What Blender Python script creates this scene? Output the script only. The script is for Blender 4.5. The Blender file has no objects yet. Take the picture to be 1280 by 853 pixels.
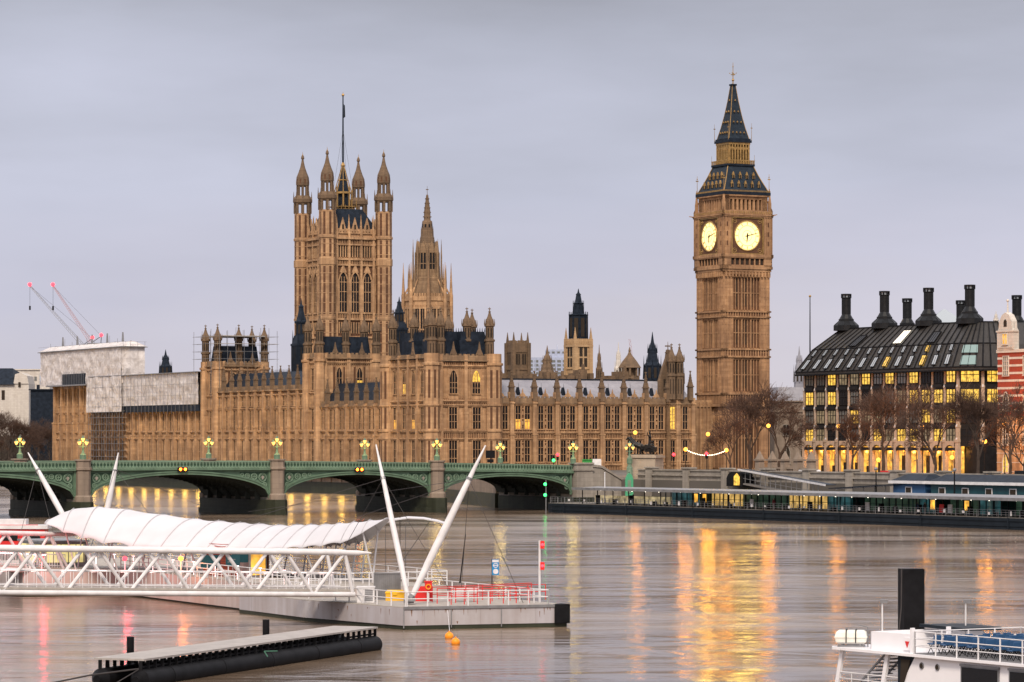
import bpy, math, random
from math import sin, cos, pi, radians as R, sqrt, atan2
from mathutils import Vector
random.seed(7)
S = bpy.context.scene
COL = S.collection
# ---------------------------------------------------------------- camera, world, sun, exposure
F = 4000.0; H = 13.0; HY = 549.0          # focal length in photo pixels, eye height over the water, horizon row
def PX(px, D): return (px - 640.0) / F * D
def PZ(py, D): return H + (HY - py) / F * D
cd = bpy.data.cameras.new('camera'); cam = bpy.data.objects.new('camera', cd); COL.objects.link(cam)
cam.location = (0, 0, H); cam.rotation_euler = (R(90), 0, 0)
cd.sensor_width = 36.0; cd.lens = 36.0 * F / 1280; cd.shift_y = (HY - 426.5) / 1280
cd.clip_start = 1.0; cd.clip_end = 20000
S.camera = cam
SUN_EL, SUN_AZ = R(44), R(186)            # light comes from behind the viewer, slightly from the left
w = bpy.data.worlds.new('World'); S.world = w; w.use_nodes = True
nt = w.node_tree; nt.nodes.clear()
def N(t, **k):
    n = nt.nodes.new(t)
    for a, b in k.items(): setattr(n, a, b)
    return n
out = N('ShaderNodeOutputWorld'); bg = N('ShaderNodeBackground')
nt.links.new(bg.outputs[0], out.inputs[0]); bg.inputs[1].default_value = 0.1
sky = N('ShaderNodeTexSky'); sky.sky_type = 'NISHITA'; sky.sun_disc = False
sky.sun_elevation = SUN_EL; sky.sun_rotation = SUN_AZ
sky.air_density = 1.0; sky.dust_density = 4.0
tc = N('ShaderNodeTexCoord'); sep = N('ShaderNodeSeparateXYZ'); nt.links.new(tc.outputs['Generated'], sep.inputs[0])
# cloud deck seen by direction: long soft bands, colour by elevation
mp = N('ShaderNodeMapping'); mp.inputs['Scale'].default_value = (1.7, 1.7, 7.0); nt.links.new(tc.outputs['Generated'], mp.inputs[0])
cn = N('ShaderNodeTexNoise'); cn.inputs['Scale'].default_value = 2.3; cn.inputs['Detail'].default_value = 6; cn.inputs['Roughness'].default_value = .55
nt.links.new(mp.outputs[0], cn.inputs[0])
el = N('ShaderNodeMath', operation='MULTIPLY_ADD'); el.inputs[1].default_value = 0.11; 
sb = N('ShaderNodeMath', operation='SUBTRACT'); sb.inputs[1].default_value = .5; nt.links.new(cn.outputs[0], sb.inputs[0])
nt.links.new(sb.outputs[0], el.inputs[0]); nt.links.new(sep.outputs[2], el.inputs[2])
cr = N('ShaderNodeValToRGB'); nt.links.new(el.outputs[0], cr.inputs[0])
E = cr.color_ramp.elements
E[0].position = 0.0; E[0].color = (.67, .625, .675, 1)
E[1].position = 1.0; E[1].color = (.95, .94, 1.0, 1)
for p, c in ((.05, (.605, .60, .715, 1)), (.085, (.56, .575, .695, 1)), (.115, (.475, .49, .585, 1)), (.15, (.355, .362, .42, 1)), (.175, (.52, .515, .60, 1)), (.22, (.90, .88, .95, 1)), (.40, (1.05, 1.03, 1.10, 1))):
    e = E.new(p); e.color = c
sc_ = N('ShaderNodeVectorMath', operation='SCALE'); sc_.inputs['Scale'].default_value = 10.0
nt.links.new(cr.outputs[0], sc_.inputs[0])
# slow light and dark patches in the deck
c2 = N('ShaderNodeTexNoise'); c2.inputs['Scale'].default_value = 3.2; c2.inputs['Detail'].default_value = 4
nt.links.new(mp.outputs[0], c2.inputs[0])
mr = N('ShaderNodeMapRange'); mr.inputs[1].default_value = .3; mr.inputs[2].default_value = .7; mr.inputs[3].default_value = .92; mr.inputs[4].default_value = 1.07
nt.links.new(c2.outputs[0], mr.inputs[0])
s2 = N('ShaderNodeVectorMath', operation='SCALE'); nt.links.new(sc_.outputs[0], s2.inputs[0]); nt.links.new(mr.outputs[0], s2.inputs['Scale'])
# dawn side of the sky (behind the viewer) is brighter and warmer
dn = N('ShaderNodeMapRange'); dn.inputs[1].default_value = .25; dn.inputs[2].default_value = -.9; dn.inputs[3].default_value = 0; dn.inputs[4].default_value = 1
nt.links.new(sep.outputs[1], dn.inputs[0])
md = N('ShaderNodeMix', data_type='RGBA', blend_type='ADD'); md.inputs[7].default_value = (2.2, 1.6, 1.1, 1)
nt.links.new(dn.outputs[0], md.inputs[0]); nt.links.new(s2.outputs[0], md.inputs[6])
mx = N('ShaderNodeMix', data_type='RGBA'); mx.inputs[0].default_value = .06
nt.links.new(md.outputs[2], mx.inputs[6]); nt.links.new(sky.outputs[0], mx.inputs[7])
nt.links.new(mx.outputs[2], bg.inputs[0])
sd = bpy.data.lights.new('sun', 'SUN'); sd.energy = 3.1; sd.angle = R(12); sd.color = (1, .86, .70)
so = bpy.data.objects.new('sun', sd); COL.objects.link(so)
so.rotation_euler = Vector((-sin(SUN_AZ) * cos(SUN_EL), -cos(SUN_AZ) * cos(SUN_EL), -sin(SUN_EL))).to_track_quat('-Z', 'Y').to_euler()
S.view_settings.view_transform = 'Standard'; S.view_settings.look = 'None'
S.view_settings.exposure = 0.08; S.view_settings.gamma = 1.0; S.view_settings.use_curve_mapping = False
S.render.engine = 'CYCLES'
S.cycles.max_bounces = 5; S.cycles.diffuse_bounces = 2; S.cycles.glossy_bounces = 3; S.cycles.transmission_bounces = 3
S.cycles.sample_clamp_indirect = 4.0; S.cycles.sample_clamp_direct = 7.0; S.cycles.use_denoising = True; S.cycles.caustics_reflective = False; S.cycles.caustics_refractive = False

# ---------------------------------------------------------------- mesh builder
class MB:
    def __init__(s):
        s.v = []; s.f = []; s.m = []; s.i = 0; s.T = (0, 0, 0, 1, 0)
    def at(s, ox=0, oy=0, oz=0, rz=0):
        s.T = (ox, oy, oz, cos(rz), sin(rz)); return s
    def mat(s, i): s.i = i; return s
    def add(s, vs, fs):
        b = len(s.v); ox, oy, oz, c, n = s.T
        for x, y, z in vs: s.v.append((ox + x * c - y * n, oy + x * n + y * c, oz + z))
        for f in fs: s.f.append(tuple(b + k for k in f)); s.m.append(s.i)
        return s
    def box(s, x0, x1, y0, y1, z0, z1):
        return s.frus((x0 + x1) / 2, (y0 + y1) / 2, z0, z1, abs(x1 - x0) / 2, abs(y1 - y0) / 2)
    def frus(s, cx, cy, z0, z1, hx, hy, tx=None, ty=None, ox=0, oy=0):
        tx = hx if tx is None else tx; ty = hy if ty is None else ty
        v = [(cx - hx, cy - hy, z0), (cx + hx, cy - hy, z0), (cx + hx, cy + hy, z0), (cx - hx, cy + hy, z0),
             (cx + ox - tx, cy + oy - ty, z1), (cx + ox + tx, cy + oy - ty, z1), (cx + ox + tx, cy + oy + ty, z1), (cx + ox - tx, cy + oy + ty, z1)]
        return s.add(v, [(3, 2, 1, 0), (4, 5, 6, 7), (0, 1, 5, 4), (1, 2, 6, 5), (2, 3, 7, 6), (3, 0, 4, 7)])
    def lathe(s, prof, cx=0, cy=0, n=8, rot=None):
        rot = pi / n if rot is None else rot
        v = []; f = []
        for r, z in prof:
            for k in range(n):
                a = rot + 2 * pi * k / n; v.append((cx + r * cos(a), cy + r * sin(a), z))
        for j in range(len(prof) - 1):
            for k in range(n):
                k2 = (k + 1) % n; f.append((j * n + k, j * n + k2, (j + 1) * n + k2, (j + 1) * n + k))
        f.append(tuple(range(n))[::-1]); f.append(tuple((len(prof) - 1) * n + k for k in range(n)))
        return s.add(v, f)
    def pris(s, n, cx, cy, z0, z1, r0, r1=None, rot=None):
        return s.lathe([(r0, z0), (r0 if r1 is None else r1, z1)], cx, cy, n, rot)
    def tube(s, p, q, r0, r1=None, n=6):
        r1 = r0 if r1 is None else r1
        p = Vector(p); q = Vector(q); d = q - p
        if d.length < 1e-6: return s
        d.normalize(); a = d.orthogonal().normalized(); b = d.cross(a)
        v = []
        for c, r in ((p, r0), (q, r1)):
            for k in range(n):
                t = 2 * pi * k / n; v.append(tuple(c + a * (r * cos(t)) + b * (r * sin(t))))
        f = [(k, (k + 1) % n, n + (k + 1) % n, n + k) for k in range(n)]
        f += [tuple(range(n))[::-1], tuple(range(n, 2 * n))]
        return s.add(v, f)
    def path(s, pts, r, n=6):
        for a, b in zip(pts, pts[1:]): s.tube(a, b, r, r, n)
        return s
    def extr(s, pts, y0, y1):                      # polygon in x,z pushed along y
        n = len(pts); v = [(x, y0, z) for x, z in pts] + [(x, y1, z) for x, z in pts]
        f = [tuple(range(n)), tuple(range(n, 2 * n))[::-1]] + [(k, n + k, n + (k + 1) % n, (k + 1) % n) for k in range(n)]
        return s.add(v, f)
    def plan(s, pts, z0, z1):                      # polygon in x,y raised along z
        n = len(pts); v = [(x, y, z0) for x, y in pts] + [(x, y, z1) for x, y in pts]
        f = [tuple(range(n))[::-1], tuple(range(n, 2 * n))] + [(k, (k + 1) % n, n + (k + 1) % n, n + k) for k in range(n)]
        return s.add(v, f)
    def ring(s, c, Rr, r, n=24, m=6, ax='y', a0=0, a1=2 * pi):
        v = []; f = []; full = abs(a1 - a0 - 2 * pi) < 1e-6; nn = n if full else n + 1
        for i in range(nn):
            t = a0 + (a1 - a0) * i / n
            for j in range(m):
                p = 2 * pi * j / m; rr = Rr + r * cos(p)
                a, b, d = rr * cos(t), rr * sin(t), r * sin(p)
                v.append((c[0] + a, c[1] + d, c[2] + b) if ax == 'y' else (c[0] + d, c[1] + a, c[2] + b) if ax == 'x' else (c[0] + a, c[1] + b, c[2] + d))
        for i in range(n):
            i2 = (i + 1) % nn
            for j in range(m): f.append((i * m + j, i2 * m + j, i2 * m + (j + 1) % m, i * m + (j + 1) % m))
        return s.add(v, f)
    def ball(s, c, r, n=10, sx=1, sy=1, sz=1):
        v = [(c[0], c[1], c[2] - r * sz)]; f = []; h = n // 2
        for j in range(1, h):
            t = -pi / 2 + pi * j / h
            for k in range(n):
                a = 2 * pi * k / n; v.append((c[0] + r * sx * cos(t) * cos(a), c[1] + r * sy * cos(t) * sin(a), c[2] + r * sz * sin(t)))
        v.append((c[0], c[1], c[2] + r * sz)); L = len(v) - 1
        for k in range(n):
            k2 = (k + 1) % n; f.append((0, 1 + k2, 1 + k)); f.append((L, L - n + k, L - n + k2))
        for j in range(h - 2):
            for k in range(n):
                k2 = (k + 1) % n; f.append((1 + j * n + k, 1 + j * n + k2, 1 + (j + 1) * n + k2, 1 + (j + 1) * n + k))
        return s.add(v, f)
    def disk(s, c, r, y, n=40):                    # facing -y, thin solid
        pts = [(c[0] + r * cos(2 * pi * k / n), c[1] + r * sin(2 * pi * k / n)) for k in range(n)]
        return s.extr(pts, y, y + .05)
    def grid(s, fn, nu, nv):
        v = [fn(i / nu, j / nv) for i in range(nu + 1) for j in range(nv + 1)]
        f = [(i * (nv + 1) + j, (i + 1) * (nv + 1) + j, (i + 1) * (nv + 1) + j + 1, i * (nv + 1) + j + 1) for i in range(nu) for j in range(nv)]
        return s.add(v, f)
    def ribs(s, x0, x1, z0, z1, y0, y1, n, wd):
        for k in range(n):
            x = x0 + (x1 - x0) * (k + .5) / n; s.box(x - wd / 2, x + wd / 2, y0, y1, z0, z1)
        return s
    def mesh(s, name, mats, smooth=None):
        me = bpy.data.meshes.new(name); me.from_pydata(s.v, [], s.f)
        for m in (mats if isinstance(mats, (list, tuple)) else [mats]): me.materials.append(m)
        if any(s.m): me.polygons.foreach_set('material_index', s.m)
        if smooth:
            me.shade_smooth(); me.set_sharp_from_angle(angle=R(smooth))
        me.update(); return me
    def build(s, name, mats, parent=None, smooth=None):
        return place(s.mesh(name, mats, smooth), name, parent)
def place(me, name, parent=None, loc=(0, 0, 0), rz=0):
    o = bpy.data.objects.new(name, me); COL.objects.link(o); o.location = loc; o.rotation_euler = (0, 0, rz)
    if parent is not None: o.parent = parent
    return o
def tag(o, label, cat, group=None, kind=None):
    if label: o['label'] = label
    if cat: o['category'] = cat
    if group: o['group'] = group
    if kind: o['kind'] = kind
    return o
def thing(name, label, cat, loc=(0, 0, 0), rz=0, group=None):
    o = bpy.data.objects.new(name, None); COL.objects.link(o); o.location = loc; o.rotation_euler = (0, 0, rz)
    return tag(o, label, cat, group)
def dup(root, loc, rz=None, label=None, scale=None):
    r = root.copy(); COL.objects.link(r); r.location = loc
    if rz is not None: r.rotation_euler = (0, 0, rz)
    if label: r['label'] = label
    if scale: r.scale = scale
    for ch in list(root.children):
        c = ch.copy(); COL.objects.link(c); c.parent = r
        for g in list(ch.children):
            d = g.copy(); COL.objects.link(d); d.parent = c
    return r

def lamp_light(parent, loc, power, color, r=.3):
    d = bpy.data.lights.new('lamp_light', 'POINT'); d.energy = power; d.color = color; d.shadow_soft_size = r
    o = bpy.data.objects.new('lamp_light', d); COL.objects.link(o); o.parent = parent; o.location = loc; return o
# ---------------------------------------------------------------- materials
def newmat(name):
    m = bpy.data.materials.new(name); m.use_nodes = True
    t = m.node_tree; b = t.nodes['Principled BSDF']; b.inputs['Specular IOR Level'].default_value = .25
    def nd(ty, **k):
        n = t.nodes.new(ty)
        for a, c in k.items(): setattr(n, a, c)
        return n
    return m, t, b, nd
def plain(name, c, rough=.6, metal=0.0, var=.12, scale=1.5, bump=0.0):
    m, t, b, nd = newmat(name)
    co = nd('ShaderNodeTexCoord'); no = nd('ShaderNodeTexNoise'); no.inputs['Scale'].default_value = scale; no.inputs['Detail'].default_value = 5
    t.links.new(co.outputs['Object'], no.inputs[0])
    mr = nd('ShaderNodeMapRange'); mr.inputs[1].default_value = .3; mr.inputs[2].default_value = .7; mr.inputs[3].default_value = 1 - var; mr.inputs[4].default_value = 1 + var
    t.links.new(no.outputs[0], mr.inputs[0])
    v = nd('ShaderNodeVectorMath', operation='SCALE'); v.inputs[0].default_value = c; t.links.new(mr.outputs[0], v.inputs['Scale'])
    t.links.new(v.outputs[0], b.inputs['Base Color']); b.inputs['Roughness'].default_value = rough; b.inputs['Metallic'].default_value = metal
    if bump:
        bp = nd('ShaderNodeBump'); bp.inputs['Strength'].default_value = bump; bp.inputs['Distance'].default_value = .1
        t.links.new(no.outputs[0], bp.inputs['Height']); t.links.new(bp.outputs[0], b.inputs['Normal'])
    return m
def masonry(name, c1, c2, grime, bw=1.4, bh=.6, gr=.55, rough=.85, mortar=.78):
    """coursed stone: block-to-block tint, joints, soot running down in streaks"""
    m, t, b, nd = newmat(name); L = t.links.new
    co = nd('ShaderNodeTexCoord'); sp = nd('ShaderNodeSeparateXYZ'); L(co.outputs['Object'], sp.inputs[0])
    ad = nd('ShaderNodeMath', operation='ADD'); L(sp.outputs[0], ad.inputs[0]); L(sp.outputs[1], ad.inputs[1])
    cb = nd('ShaderNodeCombineXYZ'); L(ad.outputs[0], cb.inputs[0]); L(sp.outputs[2], cb.inputs[1])
    br = nd('ShaderNodeTexBrick'); br.inputs['Scale'].default_value = 1; br.inputs['Brick Width'].default_value = bw; br.inputs['Row Height'].default_value = bh
    br.inputs['Mortar Size'].default_value = .03; br.inputs['Color1'].default_value = (*c1, 1); br.inputs['Color2'].default_value = (*c2, 1)
    br.inputs['Mortar'].default_value = tuple(x * mortar for x in c1) + (1,); L(cb.outputs[0], br.inputs['Vector'])
    n1 = nd('ShaderNodeTexNoise'); n1.inputs['Scale'].default_value = .22; n1.inputs['Detail'].default_value = 8; n1.inputs['Roughness'].default_value = .65; L(co.outputs['Object'], n1.inputs[0])
    mpp = nd('ShaderNodeMapping'); mpp.inputs['Scale'].default_value = (1.1, 1.1, .09); L(co.outputs['Object'], mpp.inputs[0])
    n2 = nd('ShaderNodeTexNoise'); n2.inputs['Scale'].default_value = 1.0; n2.inputs['Detail'].default_value = 5; L(mpp.outputs[0], n2.inputs[0])
    mu = nd('ShaderNodeMath', operation='MULTIPLY'); L(n1.outputs[0], mu.inputs[0]); L(n2.outputs[0], mu.inputs[1])
    mr = nd('ShaderNodeMapRange'); mr.inputs[1].default_value = .14; mr.inputs[2].default_value = .42; mr.inputs[3].default_value = gr; mr.inputs[4].default_value = 0; L(mu.outputs[0], mr.inputs[0])
    mx = nd('ShaderNodeMix', data_type='RGBA'); L(mr.outputs[0], mx.inputs[0]); L(br.outputs[0], mx.inputs[6]); mx.inputs[7].default_value = (*grime, 1)
    L(mx.outputs[2], b.inputs['Base Color']); b.inputs['Roughness'].default_value = rough
    bp = nd('ShaderNodeBump'); bp.inputs['Strength'].default_value = .35; bp.inputs['Distance'].default_value = .08; L(br.outputs['Fac'], bp.inputs['Height']); bp.invert = True
    L(bp.outputs[0], b.inputs['Normal'])
    return m
def emit(name, c, st):
    m, t, b, nd = newmat(name)
    b.inputs['Base Color'].default_value = (*[min(1, x) for x in c], 1)
    b.inputs['Emission Color'].default_value = (*c, 1); b.inputs['Emission Strength'].default_value = st; b.inputs['Roughness'].default_value = .4
    return m
def glass(name, c, rough=.12):
    m, t, b, nd = newmat(name); b.inputs['Base Color'].default_value = (*c, 1); b.inputs['Roughness'].default_value = rough; b.inputs['Specular IOR Level'].default_value = .16
    co = nd('ShaderNodeTexCoord'); no = nd('ShaderNodeTexNoise'); no.inputs['Scale'].default_value = .7; t.links.new(co.outputs['Object'], no.inputs[0])
    bp = nd('ShaderNodeBump'); bp.inputs['Strength'].default_value = .15; bp.inputs['Distance'].default_value = .2; t.links.new(no.outputs[0], bp.inputs['Height']); t.links.new(bp.outputs[0], b.inputs['Normal'])
    return m
def litwin(name, c, st, sc=.8):
    """a lit room behind glass: glow strength varies at random with noise"""
    m, t, b, nd = newmat(name); L = t.links.new
    co = nd('ShaderNodeTexCoord'); no = nd('ShaderNodeTexNoise'); no.inputs['Scale'].default_value = sc; no.inputs['Detail'].default_value = 4; L(co.outputs['Object'], no.inputs[0])
    mr = nd('ShaderNodeMapRange'); mr.inputs[1].default_value = .35; mr.inputs[2].default_value = .65; mr.inputs[3].default_value = st * .45; mr.inputs[4].default_value = st * 1.35; L(no.outputs[0], mr.inputs[0])
    b.inputs['Base Color'].default_value = (.05, .04, .03, 1); b.inputs['Roughness'].default_value = .15
    b.inputs['Emission Color'].default_value = (*c, 1); L(mr.outputs[0], b.inputs['Emission Strength'])
    return m
M = {}
M['stone'] = masonry('honey_stone', (.63, .395, .215), (.48, .285, .148), (.12, .07, .045), 1.5, .62, .75)
M['stone_pale'] = masonry('pale_honey_stone', (.56, .38, .21), (.46, .30, .16), (.20, .125, .08), 1.5, .62, .5)
M['stone_shaded'] = masonry('recess_shade_stone', (.15, .072, .038), (.11, .05, .027), (.06, .033, .022), 1.2, .62, .6)  # recessed panels: shade painted in as a darker, redder stone
M['stone_dark'] = masonry('sooty_stone', (.215, .14, .085), (.16, .105, .065), (.055, .042, .032), 1.0, .5, .6)
M['tower_stone'] = masonry('tower_stone', (.52, .305, .16), (.39, .22, .11), (.12, .066, .042), 1.6, .7, .7)
M['iron'] = plain('dark_iron_roof', (.015, .021, .032), .5, .2, .35, .9, .3)
M['slate'] = masonry('grey_slate', (.30, .30, .34), (.24, .24, .28), (.14, .14, .17), 2.4, 1.1, .4, .5)
M['gold'] = plain('gilding', (.36, .225, .085), .45, .5, .3, 1.5)
M['ironroof'] = masonry('cast_iron_tiles', (.026, .038, .054), (.016, .024, .036), (.014, .018, .024), .9, .55, .3, .45)
M['dark_glass'] = glass('leaded_glass', (.012, .012, .014), .25)
M['sky_glass'] = glass('grey_glass', (.13, .135, .13), .08)
M['sky_glass'].node_tree.nodes['Principled BSDF'].inputs['Specular IOR Level'].default_value = .6
M['void'] = plain('opening_shade', (.03, .022, .016), .9)  # near-black colour stands in for the shade inside openings
M['dial'] = emit('opal_dial', (1.0, .76, .30), 1.2)
M['lit_yellow'] = litwin('lit_room', (1.0, .58, .08), 1.15, 1.6)
M['lit_amber'] = litwin('lit_amber_room', (1.0, .48, .06), 1.3)
M['dim_room'] = litwin('dim_room', (1.0, .74, .42), .22, 1.0)
M['globe'] = emit('lamp_globe', (1.0, .50, .13), 1.5)
M['amber'] = emit('amber_lamp', (1.0, .40, .05), 3.0)
M['terrace_lamp'] = emit('terrace_lamp', (1.0, .60, .06), 45)
M['white_lamp'] = emit('white_lamp', (1.0, .90, .72), 4)
M['red_lamp'] = emit('red_lamp', (1.0, .03, .045), 5)
M['orange_lamp'] = emit('orange_lamp', (1.0, .14, .01), 22)
M['green_lamp'] = emit('green_lamp', (.05, 1.0, .18), 3)
M['blue_lamp'] = emit('blue_lamp', (.25, .45, 1.0), 10)
M['green_paint'] = plain('bridge_green', (.105, .17, .115), .5, 0, .2, .6)
M['green_pale'] = plain('bridge_green_trim', (.155, .23, .165), .5, 0, .15, .6)
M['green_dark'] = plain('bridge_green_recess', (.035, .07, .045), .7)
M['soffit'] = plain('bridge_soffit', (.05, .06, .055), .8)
M['granite'] = masonry('grey_granite', (.36, .325, .285), (.30, .27, .235), (.12, .105, .09), 1.6, .75, .6)
M['granite_pink'] = masonry('pink_granite', (.30, .235, .185), (.25, .195, .155), (.11, .09, .07), 1.2, .9, .5)
M['algae'] = masonry('wet_algae_stone', (.045, .05, .03), (.03, .035, .022), (.012, .014, .01), 1.6, .75, .6, .6)
M['bark'] = plain('bare_bark', (.055, .04, .032), .9, 0, .3, .8)
M['twig'] = plain('bare_twigs', (.075, .045, .034), .9, 0, .25, .4)
M['white'] = plain('white_paint', (.62, .61, .625), .4, 0, .12, 1.3)
M['fabric'] = plain('tensile_fabric', (.55, .545, .575), .6, 0, .07, .35)
M['steel'] = plain('grey_steel', (.22, .22, .23), .45, .4, .2)
M['black'] = plain('black_steel', (.009, .009, .0105), .55, 0, .4, 1.2)
M['rope'] = plain('dark_cable', (.05, .045, .045), .7)
M['wood'] = plain('weathered_boards', (.34, .31, .28), .8, 0, .15, 2)
M['red'] = plain('red_paint', (.62, .03, .03), .4, 0, .1)
M['orange'] = plain('orange_buoy', (.85, .28, .02), .4, 0, .08, 4)
M['yellow'] = plain('yellow_plastic', (.75, .42, .03), .5)
M['blue'] = plain('blue_plastic', (.03, .085, .19), .45, 0, .12)
M['signblue'] = plain('sign_blue', (.02, .22, .50), .4, 0, .05)
M['teal'] = plain('teal_panel', (.012, .055, .07), .4, 0, .2, .6)
M['navy'] = plain('navy_panel', (.014, .019, .026), .5, 0, .2, .6)
M['bronze'] = plain('dark_bronze', (.028, .026, .025), .4, .5, .3, 2)
M['asphalt'] = plain('asphalt', (.05, .05, .052), .85, 0, .2, .3)
M['paving'] = masonry('paving', (.22, .20, .18), (.19, .17, .155), (.12, .11, .10), 1.2, .8, .4)
M['land'] = plain('city_ground', (.10, .09, .08), .95, 0, .3, .02)
M['brickred'] = plain('banded_brick_red', (.27, .05, .03), .85, 0, .15, 3)
M['portland'] = masonry('portland_stone', (.64, .60, .55), (.57, .53, .49), (.30, .25, .20), 1.2, .6, .4)
M['stone_mid'] = masonry('weathered_parapet_stone', (.34, .225, .13), (.26, .165, .095), (.08, .055, .04), 1.2, .55, .7)
for k_ in ('black', 'iron', 'ironroof', 'bronze', 'navy'): M[k_].node_tree.nodes['Principled BSDF'].inputs['Specular IOR Level'].default_value = .08
M['sheet'] = None
def sheet_mat():
    m, t, b, nd = newmat('white_sheeting'); L = t.links.new
    co = nd('ShaderNodeTexCoord')
    n = nd('ShaderNodeTexNoise'); n.inputs['Scale'].default_value = .35; n.inputs['Detail'].default_value = 7; n.inputs['Distortion'].default_value = 2.2; L(co.outputs['Object'], n.inputs[0])
    vr = nd('ShaderNodeTexVoronoi'); vr.inputs['Scale'].default_value = .33; L(co.outputs['Object'], vr.inputs[0])
    ad = nd('ShaderNodeMath', operation='ADD'); L(n.outputs[0], ad.inputs[0]); L(vr.outputs['Distance'], ad.inputs[1])
    bp = nd('ShaderNodeBump'); bp.inputs['Strength'].default_value = .45; bp.inputs['Distance'].default_value = .7; L(ad.outputs[0], bp.inputs['Height']); L(bp.outputs[0], b.inputs['Normal'])
    cr = nd('ShaderNodeValToRGB'); cr.color_ramp.elements[0].color = (.44, .405, .39, 1); cr.color_ramp.elements[0].position = .3; cr.color_ramp.elements[1].color = (.68, .645, .64, 1); cr.color_ramp.elements[1].position = .62
    L(n.outputs[0], cr.inputs[0])
    sp = nd('ShaderNodeSeparateXYZ'); L(co.outputs['Object'], sp.inputs[0]); a2 = nd('ShaderNodeMath', operation='ADD'); L(sp.outputs[0], a2.inputs[0]); L(sp.outputs[1], a2.inputs[1])
    cb = nd('ShaderNodeCombineXYZ'); L(a2.outputs[0], cb.inputs[0]); L(sp.outputs[2], cb.inputs[1])
    br = nd('ShaderNodeTexBrick'); br.offset = 0; br.inputs['Scale'].default_value = 1; br.inputs['Brick Width'].default_value = 2.4; br.inputs['Row Height'].default_value = 2.0; br.inputs['Mortar Size'].default_value = .05
    br.inputs['Color1'].default_value = (1, 1, 1, 1); br.inputs['Color2'].default_value = (.9, .89, .88, 1); br.inputs['Mortar'].default_value = (.78, .76, .76, 1); L(cb.outputs[0], br.inputs['Vector'])
    mm = nd('ShaderNodeMix', data_type='RGBA', blend_type='MULTIPLY'); mm.inputs[0].default_value = 1; L(cr.outputs[0], mm.inputs[6]); L(br.outputs[0], mm.inputs[7]); L(mm.outputs[2], b.inputs['Base Color']); b.inputs['Roughness'].default_value = .55
    return m
M['sheet'] = sheet_mat()
def water_mat():
    m, t, b, nd = newmat('river_water'); L = t.links.new
    co = nd('ShaderNodeTexCoord')
    def nz(sx, sy, d, rz=0.0, dist=0.0):
        mp = nd('ShaderNodeMapping'); mp.inputs['Scale'].default_value = (sx, sy, 1); mp.inputs['Rotation'].default_value = (0, 0, rz); L(co.outputs['Object'], mp.inputs[0])
        n = nd('ShaderNodeTexNoise'); n.inputs['Scale'].default_value = 1; n.inputs['Detail'].default_value = d; n.inputs['Distortion'].default_value = dist; L(mp.outputs[0], n.inputs[0]); return n
    a = nz(.045, .10, 5, .35, .9); c = nz(.30, .55, 4, .3, .4); d = nz(.012, .03, 5, .45, 1.2)
    h1 = nd('ShaderNodeMath', operation='MULTIPLY_ADD'); L(a.outputs[0], h1.inputs[0]); h1.inputs[1].default_value = 5.0; cm = nd('ShaderNodeMath', operation='MULTIPLY'); cm.inputs[1].default_value = .22; L(c.outputs[0], cm.inputs[0]); L(cm.outputs[0], h1.inputs[2])
    bp = nd('ShaderNodeBump'); bp.inputs['Strength'].default_value = .26; bp.inputs['Distance'].default_value = .38; L(h1.outputs[0], bp.inputs['Height']); L(bp.outputs[0], b.inputs['Normal'])
    cr = nd('ShaderNodeValToRGB'); cr.color_ramp.elements[0].position = .38; cr.color_ramp.elements[0].color = (.12, .082, .055, 1); cr.color_ramp.elements[1].position = .62; cr.color_ramp.elements[1].color = (.23, .17, .12, 1)
    L(d.outputs[0], cr.inputs[0]); L(cr.outputs[0], b.inputs['Base Color'])
    rr = nd('ShaderNodeMapRange'); rr.inputs[1].default_value = .35; rr.inputs[2].default_value = .65; rr.inputs[3].default_value = .11; rr.inputs[4].default_value = .21; L(d.outputs[0], rr.inputs[0]); L(rr.outputs[0], b.inputs['Roughness'])
    b.inputs['IOR'].default_value = 1.40; b.inputs['Specular IOR Level'].default_value = .5
    return m
M['water'] = water_mat()
TH = R(27)
U = Vector((cos(TH), sin(TH), 0)); DV = Vector((-sin(TH), cos(TH), 0))
# ---------------------------------------------------------------- setting
mb = MB(); mb.add([(-3500, -300, 0), (1500, -300, 0), (1500, 4500, 0), (-3500, 4500, 0)], [(0, 1, 2, 3)])
tag(mb.build('river', M['water']), 'broad brown river with smooth streaky surface', 'river', kind='structure')
shore = [(677, -500), (23.5, 584), (-2.5, 606), (-27.4, 733.5), (-159, 992), (-900, 2450), (-900, 7000), (7000, 7000), (7000, -500)]
mb = MB(); mb.plan(shore, -1.0, 5.6)
tag(mb.build('ground', M['land']), 'paved river bank and city ground', 'ground', kind='structure')

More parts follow.
